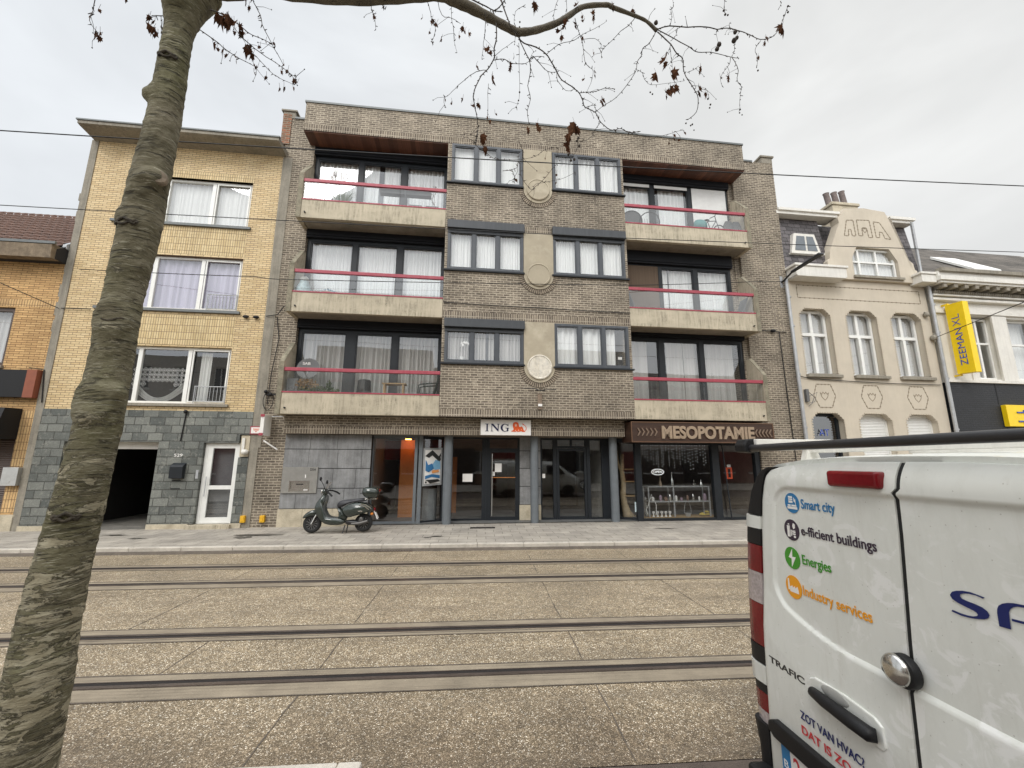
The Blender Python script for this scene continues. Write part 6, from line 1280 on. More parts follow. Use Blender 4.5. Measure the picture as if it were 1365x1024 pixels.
def glq(name,pts): m=MB(); m.add(pts,[tuple(range(len(pts)))]); m.build(name,MT['shopblack'],van,frame='W',recalc=False)
MT['shopblack']=pm('tinted_glass',(.02,.022,.025,1),.06,bump=0,coat=1)
glq('windscreen',[(5.22,VC-.78,1.80),(5.22,VC+.78,1.80),(5.93,VC+.86,1.33),(5.93,VC-.86,1.33)])
for s in (1,-1): glq('cab_window',[(4.55,VC+s*1.03,1.2),(5.6,VC+s*1.02,1.2),(5.15,VC+s*.93,1.66),(4.55,VC+s*.945,1.66)])
for s in (1,-1): m=MB(); m.box(6.3,6.66,VC+s*.72-.14,VC+s*.72+.14,.72,.92); m.build('headlight',MT['clear'],van,frame='W',bevel=.03)
m=MB(); m.box(6.55,6.72,VC-.85,VC+.85,.3,.6); m.build('front_bumper',MT['black'],van,frame='W',bevel=.03)
# third brake light
m=MB(); m.box(1.575,1.64,1.585,1.835,1.745,1.815); b=m.build('third_brake_light',MT['redlens'],dl,frame='W',bevel=.014,seg=3)
# handle and its dish
m=MB(); Yh=[(2.10,.80),(2.095,.845),(2.06,.862),(1.90,.868),(1.76,.855),(1.728,.835),(1.722,.765),(1.74,.745),(1.80,.748),(2.04,.76),(2.085,.775)]
m.ext([(1.582,a,b) for a,b in Yh],(.012,0,0)); h=m.build('handle_plate',MT['van'],dl,frame='W',bevel=.006)
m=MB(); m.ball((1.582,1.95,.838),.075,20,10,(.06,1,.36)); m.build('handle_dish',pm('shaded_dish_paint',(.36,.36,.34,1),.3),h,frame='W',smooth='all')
m=MB(); m.tube([(1.575,2.07,.80),(1.56,2.05,.805),(1.55,1.98,.806),(1.55,1.84,.800),(1.556,1.765,.795),(1.575,1.75,.795)],[.018,.022,.026,.029,.029,.024],12); m.build('handle_bar',MT['black'],h,frame='W',smooth='all')
# round steel lock on the seam
Mx=Matrix.Rotation(-math.pi/2,3,'Y')
m=MB(); m.lathe([(.058,0),(.058,.022),(.054,.03),(.001,.03)],(1.60,1.603,1.09),32,Mx); lk=m.build('lock_base',MT['black'],dl,frame='W',smooth=True)
m=MB(); m.lathe([(.054,0),(.054,.026),(.048,.036),(.03,.046),(.018,.049),(.001,.05)],(1.59,1.615,1.09),32,Mx); m.build('lock_dome',MT['chrome'],lk,frame='W',smooth='all')
m=MB(); m.lathe([(.013,0),(.013,.012),(.001,.012)],(1.562,1.645,1.078),14,Mx); m.build('keyhole',MT['black'],lk,frame='W')
# decals: u runs to the right as seen (decreasing Y)
def dec(mb,pts,x=1.6085,t=.0012): mb.ext([(x,a,b) for a,b in pts],(-t,0,0))
def dtext(txt,y0,y1,z,h,mat,name,x=1.611,**k):
    vs,fs=text_mesh(txt,y0-y1,h,extr=.0012,**k); m=MB(); m.add([(x-vv[2],y0-vv[0],z+vv[1]) for vv in vs],fs); return m.build(name,mat,dl,frame='W')
def disc(y,z,r,mat): 
    m=MB(); dec(m,[(y+r*math.cos(k*math.pi/20),z+r*math.sin(k*math.pi/20)) for k in range(40)],1.6118); return m.build('round_icon',mat,dl,frame='W')
MT['decal_w']=MT['whitesign']
def icon(par,shapes): 
    m=MB()
    for sh in shapes: dec(m,sh,1.6104,.0006)
    m.build('icon_mark',MT['decal_w'],par,frame='W')
def R4(y,z,a,b,c,d_): return [(y-a,z+b),(y-c,z+b),(y-c,z+d_),(y-a,z+d_)]   # offsets, right positive
y,z=2.112,1.645; d1=disc(y,z,.050,MT['decal_b']); icon(d1,[R4(y,z,-.022,.0,.006,.012),R4(y,z,-.022,.015,.006,.022),R4(y,z,-.022,.025,.006,.034),R4(y,z,-.034,-.03,.034,-.018),R4(y,z,-.030,-.016,-.01,-.008),R4(y,z,-.004,-.016,.03,-.008),[(y-.016,z+.03),(y-.026,z+.012),(y-.022,z+.004),(y-.014,z+.01)],R4(y,z,.024,-.01,.027,.02)])
y,z=2.136,1.509; d1=disc(y,z,.052,MT['decal_k']); icon(d1,[R4(y,z,-.03,-.036,-.016,.020),R4(y,z,-.014,-.036,-.01,.02),R4(y,z,-.022,.024,-.012,.03),R4(y,z,-.006,-.002,.026,.0),R4(y,z,-.006,-.03,.0,-.002),R4(y,z,.004,-.012,.026,-.004),R4(y,z,.004,-.022,.026,-.015),R4(y,z,.012,-.036,.026,-.026),[(y-.008,z+.02),(y-.016,z+.036),(y-.028,z+.03),(y-.026,z+.012),(y-.014,z+.006)]])
y,z=2.154,1.369; d1=disc(y,z,.053,MT['decal_g']); icon(d1,[[(y-.006,z+.046),(y+.024,z-.0),(y+.004,z-.004),(y+.008,z-.046),(y-.026,z+.008),(y-.002,z+.006)]])
y,z=2.167,1.226; d1=disc(y,z,.055,MT['decal_o']); icon(d1,[[(y+.036,z+.034),(y+.028,z+.036),(y+.026,z-.018),(y+.038,z-.02)],[(y+.026,z-.02),(y+.024,z-.002),(y+.006,z+.006),(y+.006,z-.004),(y-.010,z+.006),(y-.010,z-.004),(y-.028,z+.008),(y-.034,z-.026),(y+.026,z-.026)]])
dtext('Smart city',2.050,1.847,1.625,.046,MT['decal_b'],'lettering',bold=.012)
dtext('e-fficient buildings',2.070,1.666,1.496,.044,MT['decal_k'],'lettering',bold=.012)
dtext('Energies',2.086,1.912,1.356,.045,MT['decal_g'],'lettering',bold=.012)
dtext('Industry services',2.104,1.733,1.207,.046,MT['decal_o'],'lettering',bold=.012)
dtext('ZOT VAN HVAC?',2.185,1.838,.628,.036,MT['decal_n'],'lettering',x=1.5848,bold=.014)
dtext('DAT IS ZO SPIE',2.185,1.79,.563,.036,MT['decal_r'],'lettering',x=1.5842,bold=.014)
dtext('TRAFIC',2.385,2.134,.793,.032,MT['blackmetal'],'badge',x=1.5885,bold=.03)
SP=[(1.312,1.429),(1.318,1.424),(1.334,1.428),(1.354,1.427),(1.369,1.424),(1.382,1.418),(1.383,1.413),(1.378,1.406),(1.362,1.403),(1.339,1.401),(1.322,1.397),(1.31,1.389),(1.306,1.379),(1.311,1.369),(1.322,1.362),(1.34,1.356),(1.362,1.352),(1.389,1.35),(1.418,1.354),(1.414,1.36),(1.39,1.357),(1.37,1.357),(1.353,1.36),(1.342,1.365),(1.339,1.37),(1.342,1.375),(1.35,1.378),(1.371,1.383),(1.394,1.389),(1.408,1.395),(1.414,1.406),(1.41,1.416),(1.399,1.424),(1.384,1.429),(1.366,1.433),(1.348,1.434),(1.328,1.432)]
# S: outline reads from the upper right tip along the inner edge; stroke built as strips so that it stays a clean band
up_in=[(1.312,1.429),(1.334,1.4275),(1.354,1.426),(1.370,1.423),(1.381,1.417),(1.3825,1.412),(1.377,1.407),(1.360,1.403),(1.339,1.4005),(1.322,1.396),(1.311,1.388),(1.306,1.379),(1.311,1.368),(1.323,1.361),(1.342,1.355),(1.366,1.351),(1.39,1.350),(1.416,1.354)]
MT_=MT['decal_n']
top=[(1.316,1.4245),(1.334,1.4285),(1.354,1.428),(1.370,1.4245),(1.3815,1.4185),(1.3830,1.4125),(1.378,1.406),(1.362,1.403),(1.339,1.4005),(1.322,1.3965),(1.310,1.389),(1.306,1.379),(1.311,1.369),(1.323,1.3615),(1.341,1.356),(1.365,1.3515),(1.389,1.350),(1.4185,1.3545)]
bot=[(1.3105,1.4295),(1.330,1.4325),(1.350,1.4345),(1.372,1.4325),(1.392,1.427),(1.406,1.420),(1.4145,1.4075),(1.409,1.3965),(1.394,1.389),(1.372,1.3835),(1.350,1.3785),(1.3425,1.3755),(1.339,1.370),(1.342,1.365),(1.354,1.360),(1.37,1.3575),(1.39,1.3575),(1.4145,1.3605)]
m=MB(); x=1.611
k=len(top); vs=[(x-.001,a,b) for a,b in top]+[(x-.001,a,b) for a,b in bot]; m.add(vs,[(i,i+1,k+i+1,k+i) for i in range(k-1)])
pi2=[(1.285,1.355),(1.2845,1.38),(1.284,1.394),(1.282,1.405),(1.277,1.416),(1.266,1.4255),(1.252,1.432),(1.236,1.4362),(1.204,1.4385),(1.17,1.438),(1.13,1.432),(1.112,1.42),(1.108,1.405),(1.114,1.393),(1.13,1.386),(1.16,1.383),(1.21,1.3835),(1.249,1.382)]
pi1=[(1.255,1.356),(1.2545,1.38),(1.253,1.394),(1.252,1.406),(1.2475,1.416),(1.242,1.421),(1.238,1.4245),(1.227,1.429),(1.205,1.4315),(1.18,1.432),(1.15,1.427),(1.14,1.417),(1.137,1.406),(1.14,1.398),(1.15,1.393),(1.17,1.391),(1.212,1.391),(1.249,1.389)]
k=len(pi1); m.add([(x-.001,a,b) for a,b in pi2]+[(x-.001,a,b) for a,b in pi1],[(i,i+1,k+i+1,k+i) for i in range(k-1)])
m.add([(x-.001,a,b) for a,b in ((1.088,1.355),(1.058,1.355),(1.056,1.437),(1.086,1.437))],[(0,1,2,3)])
for z in (1.355,1.392,1.430): m.add([(x-.001,a,b) for a,b in ((1.03,z),(.90,z),(.90,z+.008),(1.03,z+.008))],[(0,1,2,3)])
m.add([(x-.001,a,b) for a,b in ((1.032,1.355),(1.006,1.355),(1.004,1.437),(1.03,1.437))],[(0,1,2,3)])
m.build('blue_lettering',MT['decal_n'],dr,frame='W',recalc=False)
# number plate and its lamp bar
m=MB(); m.ext([(1.555,a,b) for a,b in ((2.41,.465),(2.405,.505),(2.36,.528),(1.80,.535),(1.77,.52),(1.77,.455),(1.80,.445),(2.37,.44))],(.04,0,0)); m.build('plate_lamp_bar',MT['black'],dl,frame='W',bevel=.01)
m=MB(); m.box(1.578,1.588,1.83,2.345,.315,.432); pl=m.build('number_plate',MT['whitesign'],dl,frame='W',bevel=.003)
m=MB(); m.box(1.576,1.578,2.283,2.343,.317,.430); m.build('plate_blue_strip',MT['decal_b'],pl,frame='W')
m=MB(); vs,fs=text_mesh('B',.03,.035,extr=.0012); m.add([(1.5755-vv[2],2.328-vv[0],.335+vv[1]) for vv in vs],fs); m.build('country_letter',MT['whitesign'],pl,frame='W')
m=MB(); vs,fs=text_mesh('2',.045,.085,extr=.0012,bold=.01); m.add([(1.5775-vv[2],2.262-vv[0],.332+vv[1]) for vv in vs],fs); m.build('plate_number',MT['decal_r'],pl,frame='W')
# roof rack
m=MB(); m.tube([(1.60,2.465,1.932),(1.60,.68,1.932)],.0205,16); m.build('ladder_roller',MT['blackmetal'],van,frame='W',smooth=True)
for Y_,s in ((2.36,1),(.79,-1)):
    m=MB(); m.box(1.615,4.6,Y_-.014,Y_+.014,1.935,1.984); m.build('rack_side_rail',MT['whitepaint'],van,frame='W',bevel=.004)
    m=MB(); m.ext([(a,Y_+s*.014,b) for a,b in ((1.56,1.91),(1.555,1.95),(1.575,1.985),(1.63,1.99),(1.66,1.93),(1.64,1.905))],(0,s*.1,0)); m.build('rack_end_cap',MT['black'],van,frame='W',bevel=.008)
    for X_ in (1.95,3.0,4.2):
        m=MB(); m.ext([(X_-.05,Y_-.02,1.86),(X_+.05,Y_-.02,1.86),(X_+.025,Y_-.02,1.935),(X_-.025,Y_-.02,1.935)],(0,.04,0)); m.build('rack_foot',MT['whitepaint'],van,frame='W')
for X_ in (1.95,2.6,3.3,4.2): m=MB(); m.box(X_-.02,X_+.02,.79,2.36,1.905,1.933); m.build('rack_crossbar',MT['whitepaint'],van,frame='W',bevel=.003)
# ================================================================ street tree
TRUNK=[(0.6, -1.719, 0.119), (0.8, -1.721, 0.117), (1.0, -1.719, 0.119), (1.2, -1.72, 0.113), (1.4, -1.714, 0.109), (1.6, -1.698, 0.104), (1.8, -1.684, 0.101), (2.0, -1.67, 0.098), (2.2, -1.668, 0.096), (2.4, -1.665, 0.094), (2.6, -1.664, 0.091), (2.8, -1.655, 0.098), (3.0, -1.645, 0.103), (3.2, -1.642, 0.101), (3.4, -1.631, 0.094), (3.6, -1.626, 0.091), (3.8, -1.627, 0.088), (4.0, -1.63, 0.084), (4.2, -1.628, 0.084), (4.4, -1.628, 0.084)]
LIMB=[[-1577,2000,4266,95.3],[-1459,2016,4441,67.0],[-1305,2051,4528,55.2],[-1097,2094,4561,48.8],[-792,2154,4646,49.1],[-516,2204,4755,46.9],[-315,2239,4834,44.5],[-209,2256,4815,41.1],[-91,2275,4786,37.8],[53,2298,4739,31.3],[175,2317,4695,29.9],[221,2324,4690,28.1],[336,2341,4738,25.3],[486,2363,4839,23.5],[586,2377,4937,22.1],[689,2391,5036,19.2],[862,2415,5101,18.3],[914,2422,5093,17.6],[1083,2445,5067,14.2],[1177,2457,5041,12.8],[1252,2468,4978,15.6]]
TWIGS=[(4.6,[[1249,2467,4987],[1387,2529,5109],[1528,2526,5109],[1645,2485,5073],[1736,2487,5062],[1864,2552,5166],[2006,2600,5208],[2058,2566,5137],[2094,2509,5029],[2187,2512,5065],[2301,2571,5209],[2381,2599,5356],[2400,2555,5433]]),(3.9,[[1284,2511,5044],[1414,2523,4989],[1499,2480,4872],[1554,2462,4809],[1688,2520,4888],[1908,2593,4946],[1951,2579,4928]]),(2.8,[[1907,2592,4944],[1897,2542,4824],[1877,2500,4718],[1883,2531,4665],[1956,2590,4677],[1937,2590,4598],[1880,2532,4421]]),(4.6,[[1265,2476,4977],[1337,2437,4829],[1387,2457,4778],[1466,2524,4817],[1479,2543,4730],[1474,2496,4607],[1495,2458,4485],[1538,2489,4436],[1552,2546,4382],[1482,2543,4311]]),(3.3,[[1222,2428,4908],[1168,2419,4806],[1140,2469,4812],[1139,2502,4784],[1086,2458,4681],[1052,2402,4554],[1014,2407,4474],[918,2451,4363],[811,2458,4282],[752,2404,4186]]),(1.8,[[1056,2399,4544],[1115,2453,4587],[1154,2503,4588],[1192,2487,4525],[1307,2446,4506],[1423,2453,4543]]),(2.1,[[1848,2531,4867],[1876,2586,4872],[1807,2574,4777],[1739,2512,4646],[1729,2487,4563]]),(2.2,[[2155,2583,5115],[2108,2595,5040],[2076,2541,4899],[2026,2500,4760]]),(2.0,[[1218,2509,5125],[1214,2467,5124],[1235,2421,5118]]),(2.6,[[1091,2465,5072],[1016,2400,4918],[949,2389,4848],[910,2439,4833],[836,2461,4767],[813,2420,4642]]),(2.0,[[1352,2455,5018],[1360,2436,5077],[1385,2484,5201],[1435,2534,5301],[1417,2508,5374]]),(1.5,[[1825,2489,5376],[1840,2526,5302],[1892,2583,5334]]),(2.0,[[1412,2463,5012],[1428,2521,5018],[1396,2528,4979]]),(1.4,[[1781,2552,5143],[1790,2579,5131],[1773,2538,4988]]),(2.1,[[1946,2599,5091],[1916,2569,4977],[1837,2507,4839]]),(1.5,[[1915,2577,5257],[1859,2516,5137],[1883,2502,5076]]),(1.9,[[1472,2486,4653],[1500,2456,4645],[1574,2500,4735]]),(1.3,[[1336,2435,4826],[1332,2455,4806],[1318,2510,4795]]),(1.3,[[1334,2444,4816],[1370,2505,4752],[1386,2534,4697]]),(1.2,[[1527,2514,4517],[1653,2569,4611],[1655,2541,4512]]),(4.6,[[213,2368,4716],[252,2360,4650],[330,2312,4569],[394,2304,4513],[448,2362,4510],[491,2412,4489],[520,2391,4409],[575,2342,4311],[625,2344,4265],[662,2404,4270],[689,2443,4257],[749,2416,4197],[770,2366,4075],[847,2384,4034],[942,2455,4116],[1007,2487,4117],[1056,2450,4094]]),(3.4,[[224,2365,4688],[264,2315,4520],[287,2285,4423],[295,2324,4377],[286,2377,4329],[300,2370,4220],[272,2307,4069],[279,2286,3953]]),(2.8,[[293,2334,4492],[315,2291,4465],[386,2324,4509]]),(2.8,[[316,2297,4471],[350,2307,4441],[422,2376,4451],[491,2412,4492]]),(2.2,[[472,2318,4386],[488,2373,4380],[554,2423,4358],[612,2401,4354]]),(2.7,[[634,2380,4302],[703,2440,4375],[772,2436,4383],[814,2384,4360],[881,2377,4352]]),(2.3,[[415,2390,4606],[506,2406,4715],[607,2365,4711],[647,2338,4723],[764,2392,4855],[874,2459,5013]]),(4.7,[[42,2344,4881],[64,2298,4731],[66,2251,4543],[54,2273,4491],[55,2333,4469],[4,2333,4374],[-27,2272,4268],[-66,2227,4109],[-71,2261,4083],[-55,2321,4033],[-40,2318,3935],[-45,2257,3810],[-51,2229,3728]]),(2.7,[[54,2311,4438],[119,2265,4399],[173,2280,4389],[268,2354,4479],[329,2388,4575]]),(2.1,[[4,2256,4297],[-58,2234,4255],[-111,2279,4257],[-174,2310,4221],[-221,2269,4114],[-248,2205,4013],[-241,2207,3957]]),(2.3,[[-8,2239,4740],[-6,2282,4638],[-16,2333,4593],[-24,2315,4442]]),(5.3,[[-112,2252,4838],[-26,2324,4890],[53,2339,4869],[107,2290,4804]]),(4.7,[[53,2325,4851],[87,2350,4915],[129,2308,4939]]),(5.5,[[92,2354,5010],[131,2323,4836],[161,2272,4668],[206,2286,4624]]),(1.6,[[21,2318,4259],[17,2257,4086],[18,2246,3956]]),(1.1,[[218,2302,4579],[216,2274,4392],[225,2320,4214],[208,2368,4147]]),(1.6,[[60,2249,4400],[109,2287,4499],[190,2358,4655]]),(2.5,[[614,2350,4879],[651,2414,4850],[679,2437,4809],[675,2388,4668],[671,2344,4523],[696,2372,4517],[755,2438,4553],[742,2442,4475]]),(2.3,[[-398,2240,4819],[-369,2280,4757],[-350,2244,4634],[-314,2193,4499],[-336,2197,4409]]),(2.3,[[-331,2285,4887],[-291,2268,4710],[-222,2218,4628],[-164,2218,4589]]),(1.7,[[-232,2290,4823],[-223,2231,4643],[-203,2206,4526],[-204,2251,4492],[-186,2306,4468]]),(1.9,[[515,2359,5077],[462,2311,4882],[463,2342,4825]]),(1.8,[[261,2285,4868],[195,2289,4812],[189,2347,4791]]),(1.9,[[550,2331,5043],[566,2389,4951]]),(2.1,[[784,2410,4116],[755,2451,4087],[722,2425,4010],[634,2354,3905],[598,2340,3903]]),(1.5,[[631,2428,3968],[604,2419,3871],[561,2355,3792]]),(1.8,[[679,2434,4806],[762,2394,4773],[796,2360,4688],[793,2390,4682]]),(1.6,[[754,2410,4192],[727,2356,4189],[667,2362,4177]]),(2.1,[[847,2382,4032],[978,2398,4043],[1112,2471,4078],[1257,2522,4139],[1403,2504,4181],[1390,2452,4107]]),(2.3,[[2263,2502,5315],[2344,2552,5452]]),(1.9,[[-46,2266,3832],[-53,2321,3808],[12,2325,3757],[63,2274,3678],[154,2264,3671],[241,2325,3725],[334,2388,3806],[398,2379,3851],[460,2330,3833]]),(1.9,[[223,2357,3882],[246,2372,3823],[230,2316,3635],[246,2279,3540],[302,2320,3511],[332,2382,3597],[419,2394,3629],[519,2352,3634],[579,2333,3664]]),(1.4,[[311,2387,3565],[370,2353,3602],[427,2312,3656],[461,2333,3710]]),(1.4,[[117,2326,3636],[175,2278,3614],[206,2281,3642],[222,2341,3784]]),(0.9,[[171,2288,3622],[190,2272,3554],[189,2321,3556]]),(2.3,[[-702,2118,4597],[-700,2157,4563],[-700,2215,4588],[-682,2209,4483]]),(1.7,[[-635,2155,4654],[-650,2216,4676],[-641,2227,4660]]),(2.4,[[-2119,2022,4329],[-2146,2049,4275],[-2106,2005,4167],[-2037,1953,4068],[-2015,1970,4040]]),(2.2,[[-1762,2050,4270],[-1757,2019,4237],[-1759,1961,4163],[-1776,1960,4144]]),(1.7,[[-1780,2032,4246],[-1710,1971,4081]]),(3.3,[[-1496,1985,4259],[-1410,1964,4208],[-1355,2020,4213],[-1348,2084,4242],[-1267,2090,4212],[-1190,2039,4131]]),(2.7,[[-1513,1952,4092],[-1426,1983,4044],[-1393,2059,4059],[-1318,2086,4041],[-1250,2037,3967]]),(2.6,[[-1331,1994,4124],[-1318,2064,4143],[-1248,2108,4116],[-1153,2076,4034],[-1073,2036,3943],[-1049,2061,3951]]),(2.8,[[-1334,2053,4455],[-1347,2096,4464],[-1287,2071,4357],[-1236,2015,4224],[-1182,2024,4120],[-1166,2091,4100],[-1158,2127,4089]]),(2.1,[[-1328,2088,4125],[-1284,2080,4081],[-1177,2033,3947],[-1116,2026,3897],[-1078,2091,3931]]),(1.6,[[-1475,2055,4312],[-1345,2015,4148],[-1267,1992,4020]]),(1.7,[[-1148,2082,4514],[-1088,2041,4449]])]
LEAVES=[[7,2265,4451,108],[41,2280,4258,117],[-45,2295,4070,88],[-80,2282,4042,62],[19,2337,4017,75],[-20,2236,3782,128],[7,2314,3768,118],[325,2342,4949,138],[186,2300,4450,55],[156,2337,4430,109],[271,2352,3963,87],[347,2388,4033,102],[558,2399,3989,192],[591,2367,4025,167],[533,2370,3875,124],[513,2378,4772,119],[529,2339,4814,135],[637,2360,4992,109],[682,2404,4954,78],[618,2416,4905,77],[676,2403,4776,75],[752,2414,4664,52],[754,2389,4928,93],[902,2419,5089,98],[1076,2455,5124,83],[795,2410,4273,83],[675,2392,4416,70],[758,2429,4530,73],[-152,2290,4641,85],[-171,2218,4488,54],[-115,2268,4571,63],[-346,2279,4492,55],[-280,2226,4462,61],[-350,2209,4484,47],[-310,2197,4541,55],[-246,2232,4028,49],[-205,2291,4066,50],[-137,2263,4067,62],[-396,2184,4555,48],[-60,2297,4355,67],[-349,2277,4663,86],[64,2249,3962,48],[1318,2478,4724,173],[1333,2464,4590,169],[1233,2486,4604,138],[1349,2510,4512,168],[1357,2464,4481,136],[1294,2481,4437,135],[1619,2554,4768,99],[1584,2543,4565,143],[1631,2542,4533,79],[2159,2539,5063,109],[2349,2567,5232,171],[2087,2548,4900,70],[1800,2506,4660,82],[789,2385,4248,82],[1766,2550,4696,50],[748,2398,4981,95],[1329,2487,4107,71],[1427,2518,4161,58],[1274,2447,4009,55],[1393,2530,4122,43],[-2145,2049,4225,60],[-2105,2044,4110,87],[-2021,1985,4052,56],[-2056,1988,4199,51],[-1772,1961,4140,82],[-1823,2033,4156,112],[-1789,2010,4120,83],[-1743,2006,4141,55],[-1505,2052,4288,152],[-1421,1975,4178,132],[-1396,1974,4189,119],[-1368,1989,4168,144],[-1341,1991,4146,104],[-1417,2039,4203,94],[-1337,2073,4118,145],[-1323,2074,4099,118],[-1436,1955,3994,89],[-1419,2019,4028,78],[-1366,2028,4010,45],[-1267,2037,3970,50],[-1249,2045,3965,56],[-1276,2086,4145,66],[-1178,2015,3881,49],[-1233,2059,4156,39],[-1182,2041,4134,52],[-1151,2114,4076,39],[-1086,2043,3960,49],[-1117,2041,3839,54],[-1105,2058,3862,61],[-1068,2079,3887,49],[-1082,2104,3966,75],[-1360,2041,4390,83],[-1346,2078,4452,56],[-1900,1957,4240,43],[-1121,2036,3944,49],[-1334,1998,3948,31],[-1286,2082,3969,38],[-679,2152,4498,68],[-646,2225,4669,64],[389,2331,3746,36],[196,2339,3581,52],[474,2394,3680,36],[469,2375,3607,41],[212,2344,3697,41]]
BALLS=[[224,2324,4219,12],[217,2323,4155,10],[201,2321,4101,9],[226,2324,4773,12],[224,2324,4732,12],[621,2386,3959,18],[625,2387,3901,18],[609,2384,3935,15],[1253,2467,5049,32],[1249,2467,4984,28],[1926,2550,5131,32],[1908,2549,5051,39],[1934,2550,5078,29],[1772,2533,4982,35],[1751,2531,4936,34],[1842,2538,5310,18],[1853,2540,5277,18],[1875,2542,5277,15],[1170,2461,4434,12],[1186,2463,4422,12],[1437,2499,4235,12],[1487,2505,4235,13],[1473,2503,4223,12],[1497,2507,4190,10],[1634,2522,4477,14],[1650,2524,4431,14],[1641,2523,4402,12],[1895,2550,4433,13],[1888,2550,4404,11],[1906,2550,4388,10],[2074,2550,4792,14],[2387,2550,5366,16],[2395,2550,5426,16],[2348,2550,5330,13],[549,2375,3822,17],[565,2378,3782,17],[588,2381,3793,17]]
tree=thing('street_tree','leaning bare plane tree with peeling olive bark and a few dried leaves at the left','tree',(-1.72,2.0,.095),frame='W')
n=NT('plane_tree_bark'); v=n.coord(); sx=n.n('ShaderNodeSeparateXYZ'); n.l(v,sx.inputs[0]); z=sx.outputs[2]
vw=n.mapp(v,(1,1,1),rot=(.0,.12,0))
base=n.ramp(n.noise(n.mapp(vw,(3,3,9)),1,6,.7,.5),[(.3,(.075,.065,.04,1)),(.46,(.13,.115,.072,1)),(.6,(.19,.17,.118,1)),(.76,(.28,.255,.185,1))])
grn=n.mix(n.g(n.noise(v,2.3,4,.6),.45,.68,0,.5),base,n.mix(1,base,(.78,.9,.5,1),'MULTIPLY'))
lent=n.g(n.noise(n.mapp(vw,(9,9,85)),1,3,.65),.56,.66,0,.75); lent2=n.g(n.noise(n.mapp(vw,(14,14,130)),1,3,.7),.57,.66,0,.75)
col=n.mix(lent,grn,(.02,.016,.01,1)); col=n.mix(lent2,col,(.34,.32,.24,1))
# pale plates where the bark has peeled, mostly low on the trunk
pk=n.noise(n.mapp(vw,(6,6,20)),1,9,.72,.6); thr=n.g(z,1.2,3.2,.055,-.11)
pm_=n.ramp(n.math('ADD',pk,thr),[(.555,(0,0,0,1)),(.575,(1,1,1,1))])
tone=n.ramp(n.noise(v,13,4,.6),[(.3,(.30,.26,.17,1)),(.7,(.46,.42,.31,1))]); col=n.mix(n.math('MULTIPLY',pm_,.68),col,tone)
edge=n.ramp(n.math('ADD',pk,thr),[(.54,(0,0,0,1)),(.556,(1,1,1,1)),(.575,(0,0,0,1))]); col=n.mix(n.math('MULTIPLY',edge,.55),col,(.03,.022,.014,1))
h=n.math('ADD',n.math('ADD',n.math('MULTIPLY',pm_,-.5),n.math('MULTIPLY',lent,-.6)),n.noise(n.mapp(v,(20,20,45)),1,5,.7))
n.bsdf(col,.85,0,n.bump(h,1.0,.012),.3); MT['bark']=n.m
MT['limbbark']=pm('limb_bark',(.10,.085,.06,1),.85,var=.35,scale=14,bump=.4); MT['twigbark']=pm('twig_bark',(.045,.035,.028,1),.85,var=.3)
n=NT('dried_leaf'); v=n.coord(); col=n.ramp(n.noise(v,14,3,.6),[(.3,(.035,.018,.012,1)),(.55,(.095,.045,.026,1)),(.8,(.2,.11,.065,1))])
d_=n.n('ShaderNodeBsdfDiffuse'); n.l(col,d_.inputs[0]); t_=n.n('ShaderNodeBsdfTranslucent'); n.l(col,t_.inputs[0]); mm=n.n('ShaderNodeMixShader'); mm.inputs[0].default_value=.35; n.l(d_.outputs[0],mm.inputs[1]); n.l(t_.outputs[0],mm.inputs[2]); n.l(mm.outputs[0],n.out.inputs[0]); MT['leafd']=n.m
def ip0(z,k=2):
    T=TRUNK
    if z<=T[0][0]: return T[0][k]+((T[0][0]-z)*.03 if k==2 else 0)
    for a,b in zip(T,T[1:]):
        if z<=b[0]: return a[k]+(b[k]-a[k])*(z-a[0])/(b[0]-a[0])
    return T[-1][k]
def ip(z,k):
    T=TRUNK
    if k==2: return (.86-.035*max(0,z-1))*ip0(z)
    if k==1: return ip0(z,1)-.018
    if z<=T[0][0]: return T[0][k]+((T[0][0]-z)*.03 if k==2 else 0)
    for a,b in zip(T,T[1:]):
        if z<=b[0]: return a[k]+(b[k]-a[k])*(z-a[0])/(b[0]-a[0])
    return T[-1][k]
from mathutils import noise as mno
knots=[(3.69,-2.75,.042,.04),(3.20,-.65,.05,.05),(2.48,-1.35,.022,.09),(2.10,-1.45,.03,.10),(2.15,-.35,.035,.03),(1.9,-2.9,.02,.03),(4.25,-1.5,.03,.06),(3.0,-2.6,.02,.04),(2.75,-.3,.015,.03),(3.95,-.35,.015,.03),(3.15,-1.2,.012,.05)]
m=MB(); nz_,na=360,72; vs=[];fs=[]; z0,z1=.09,4.62
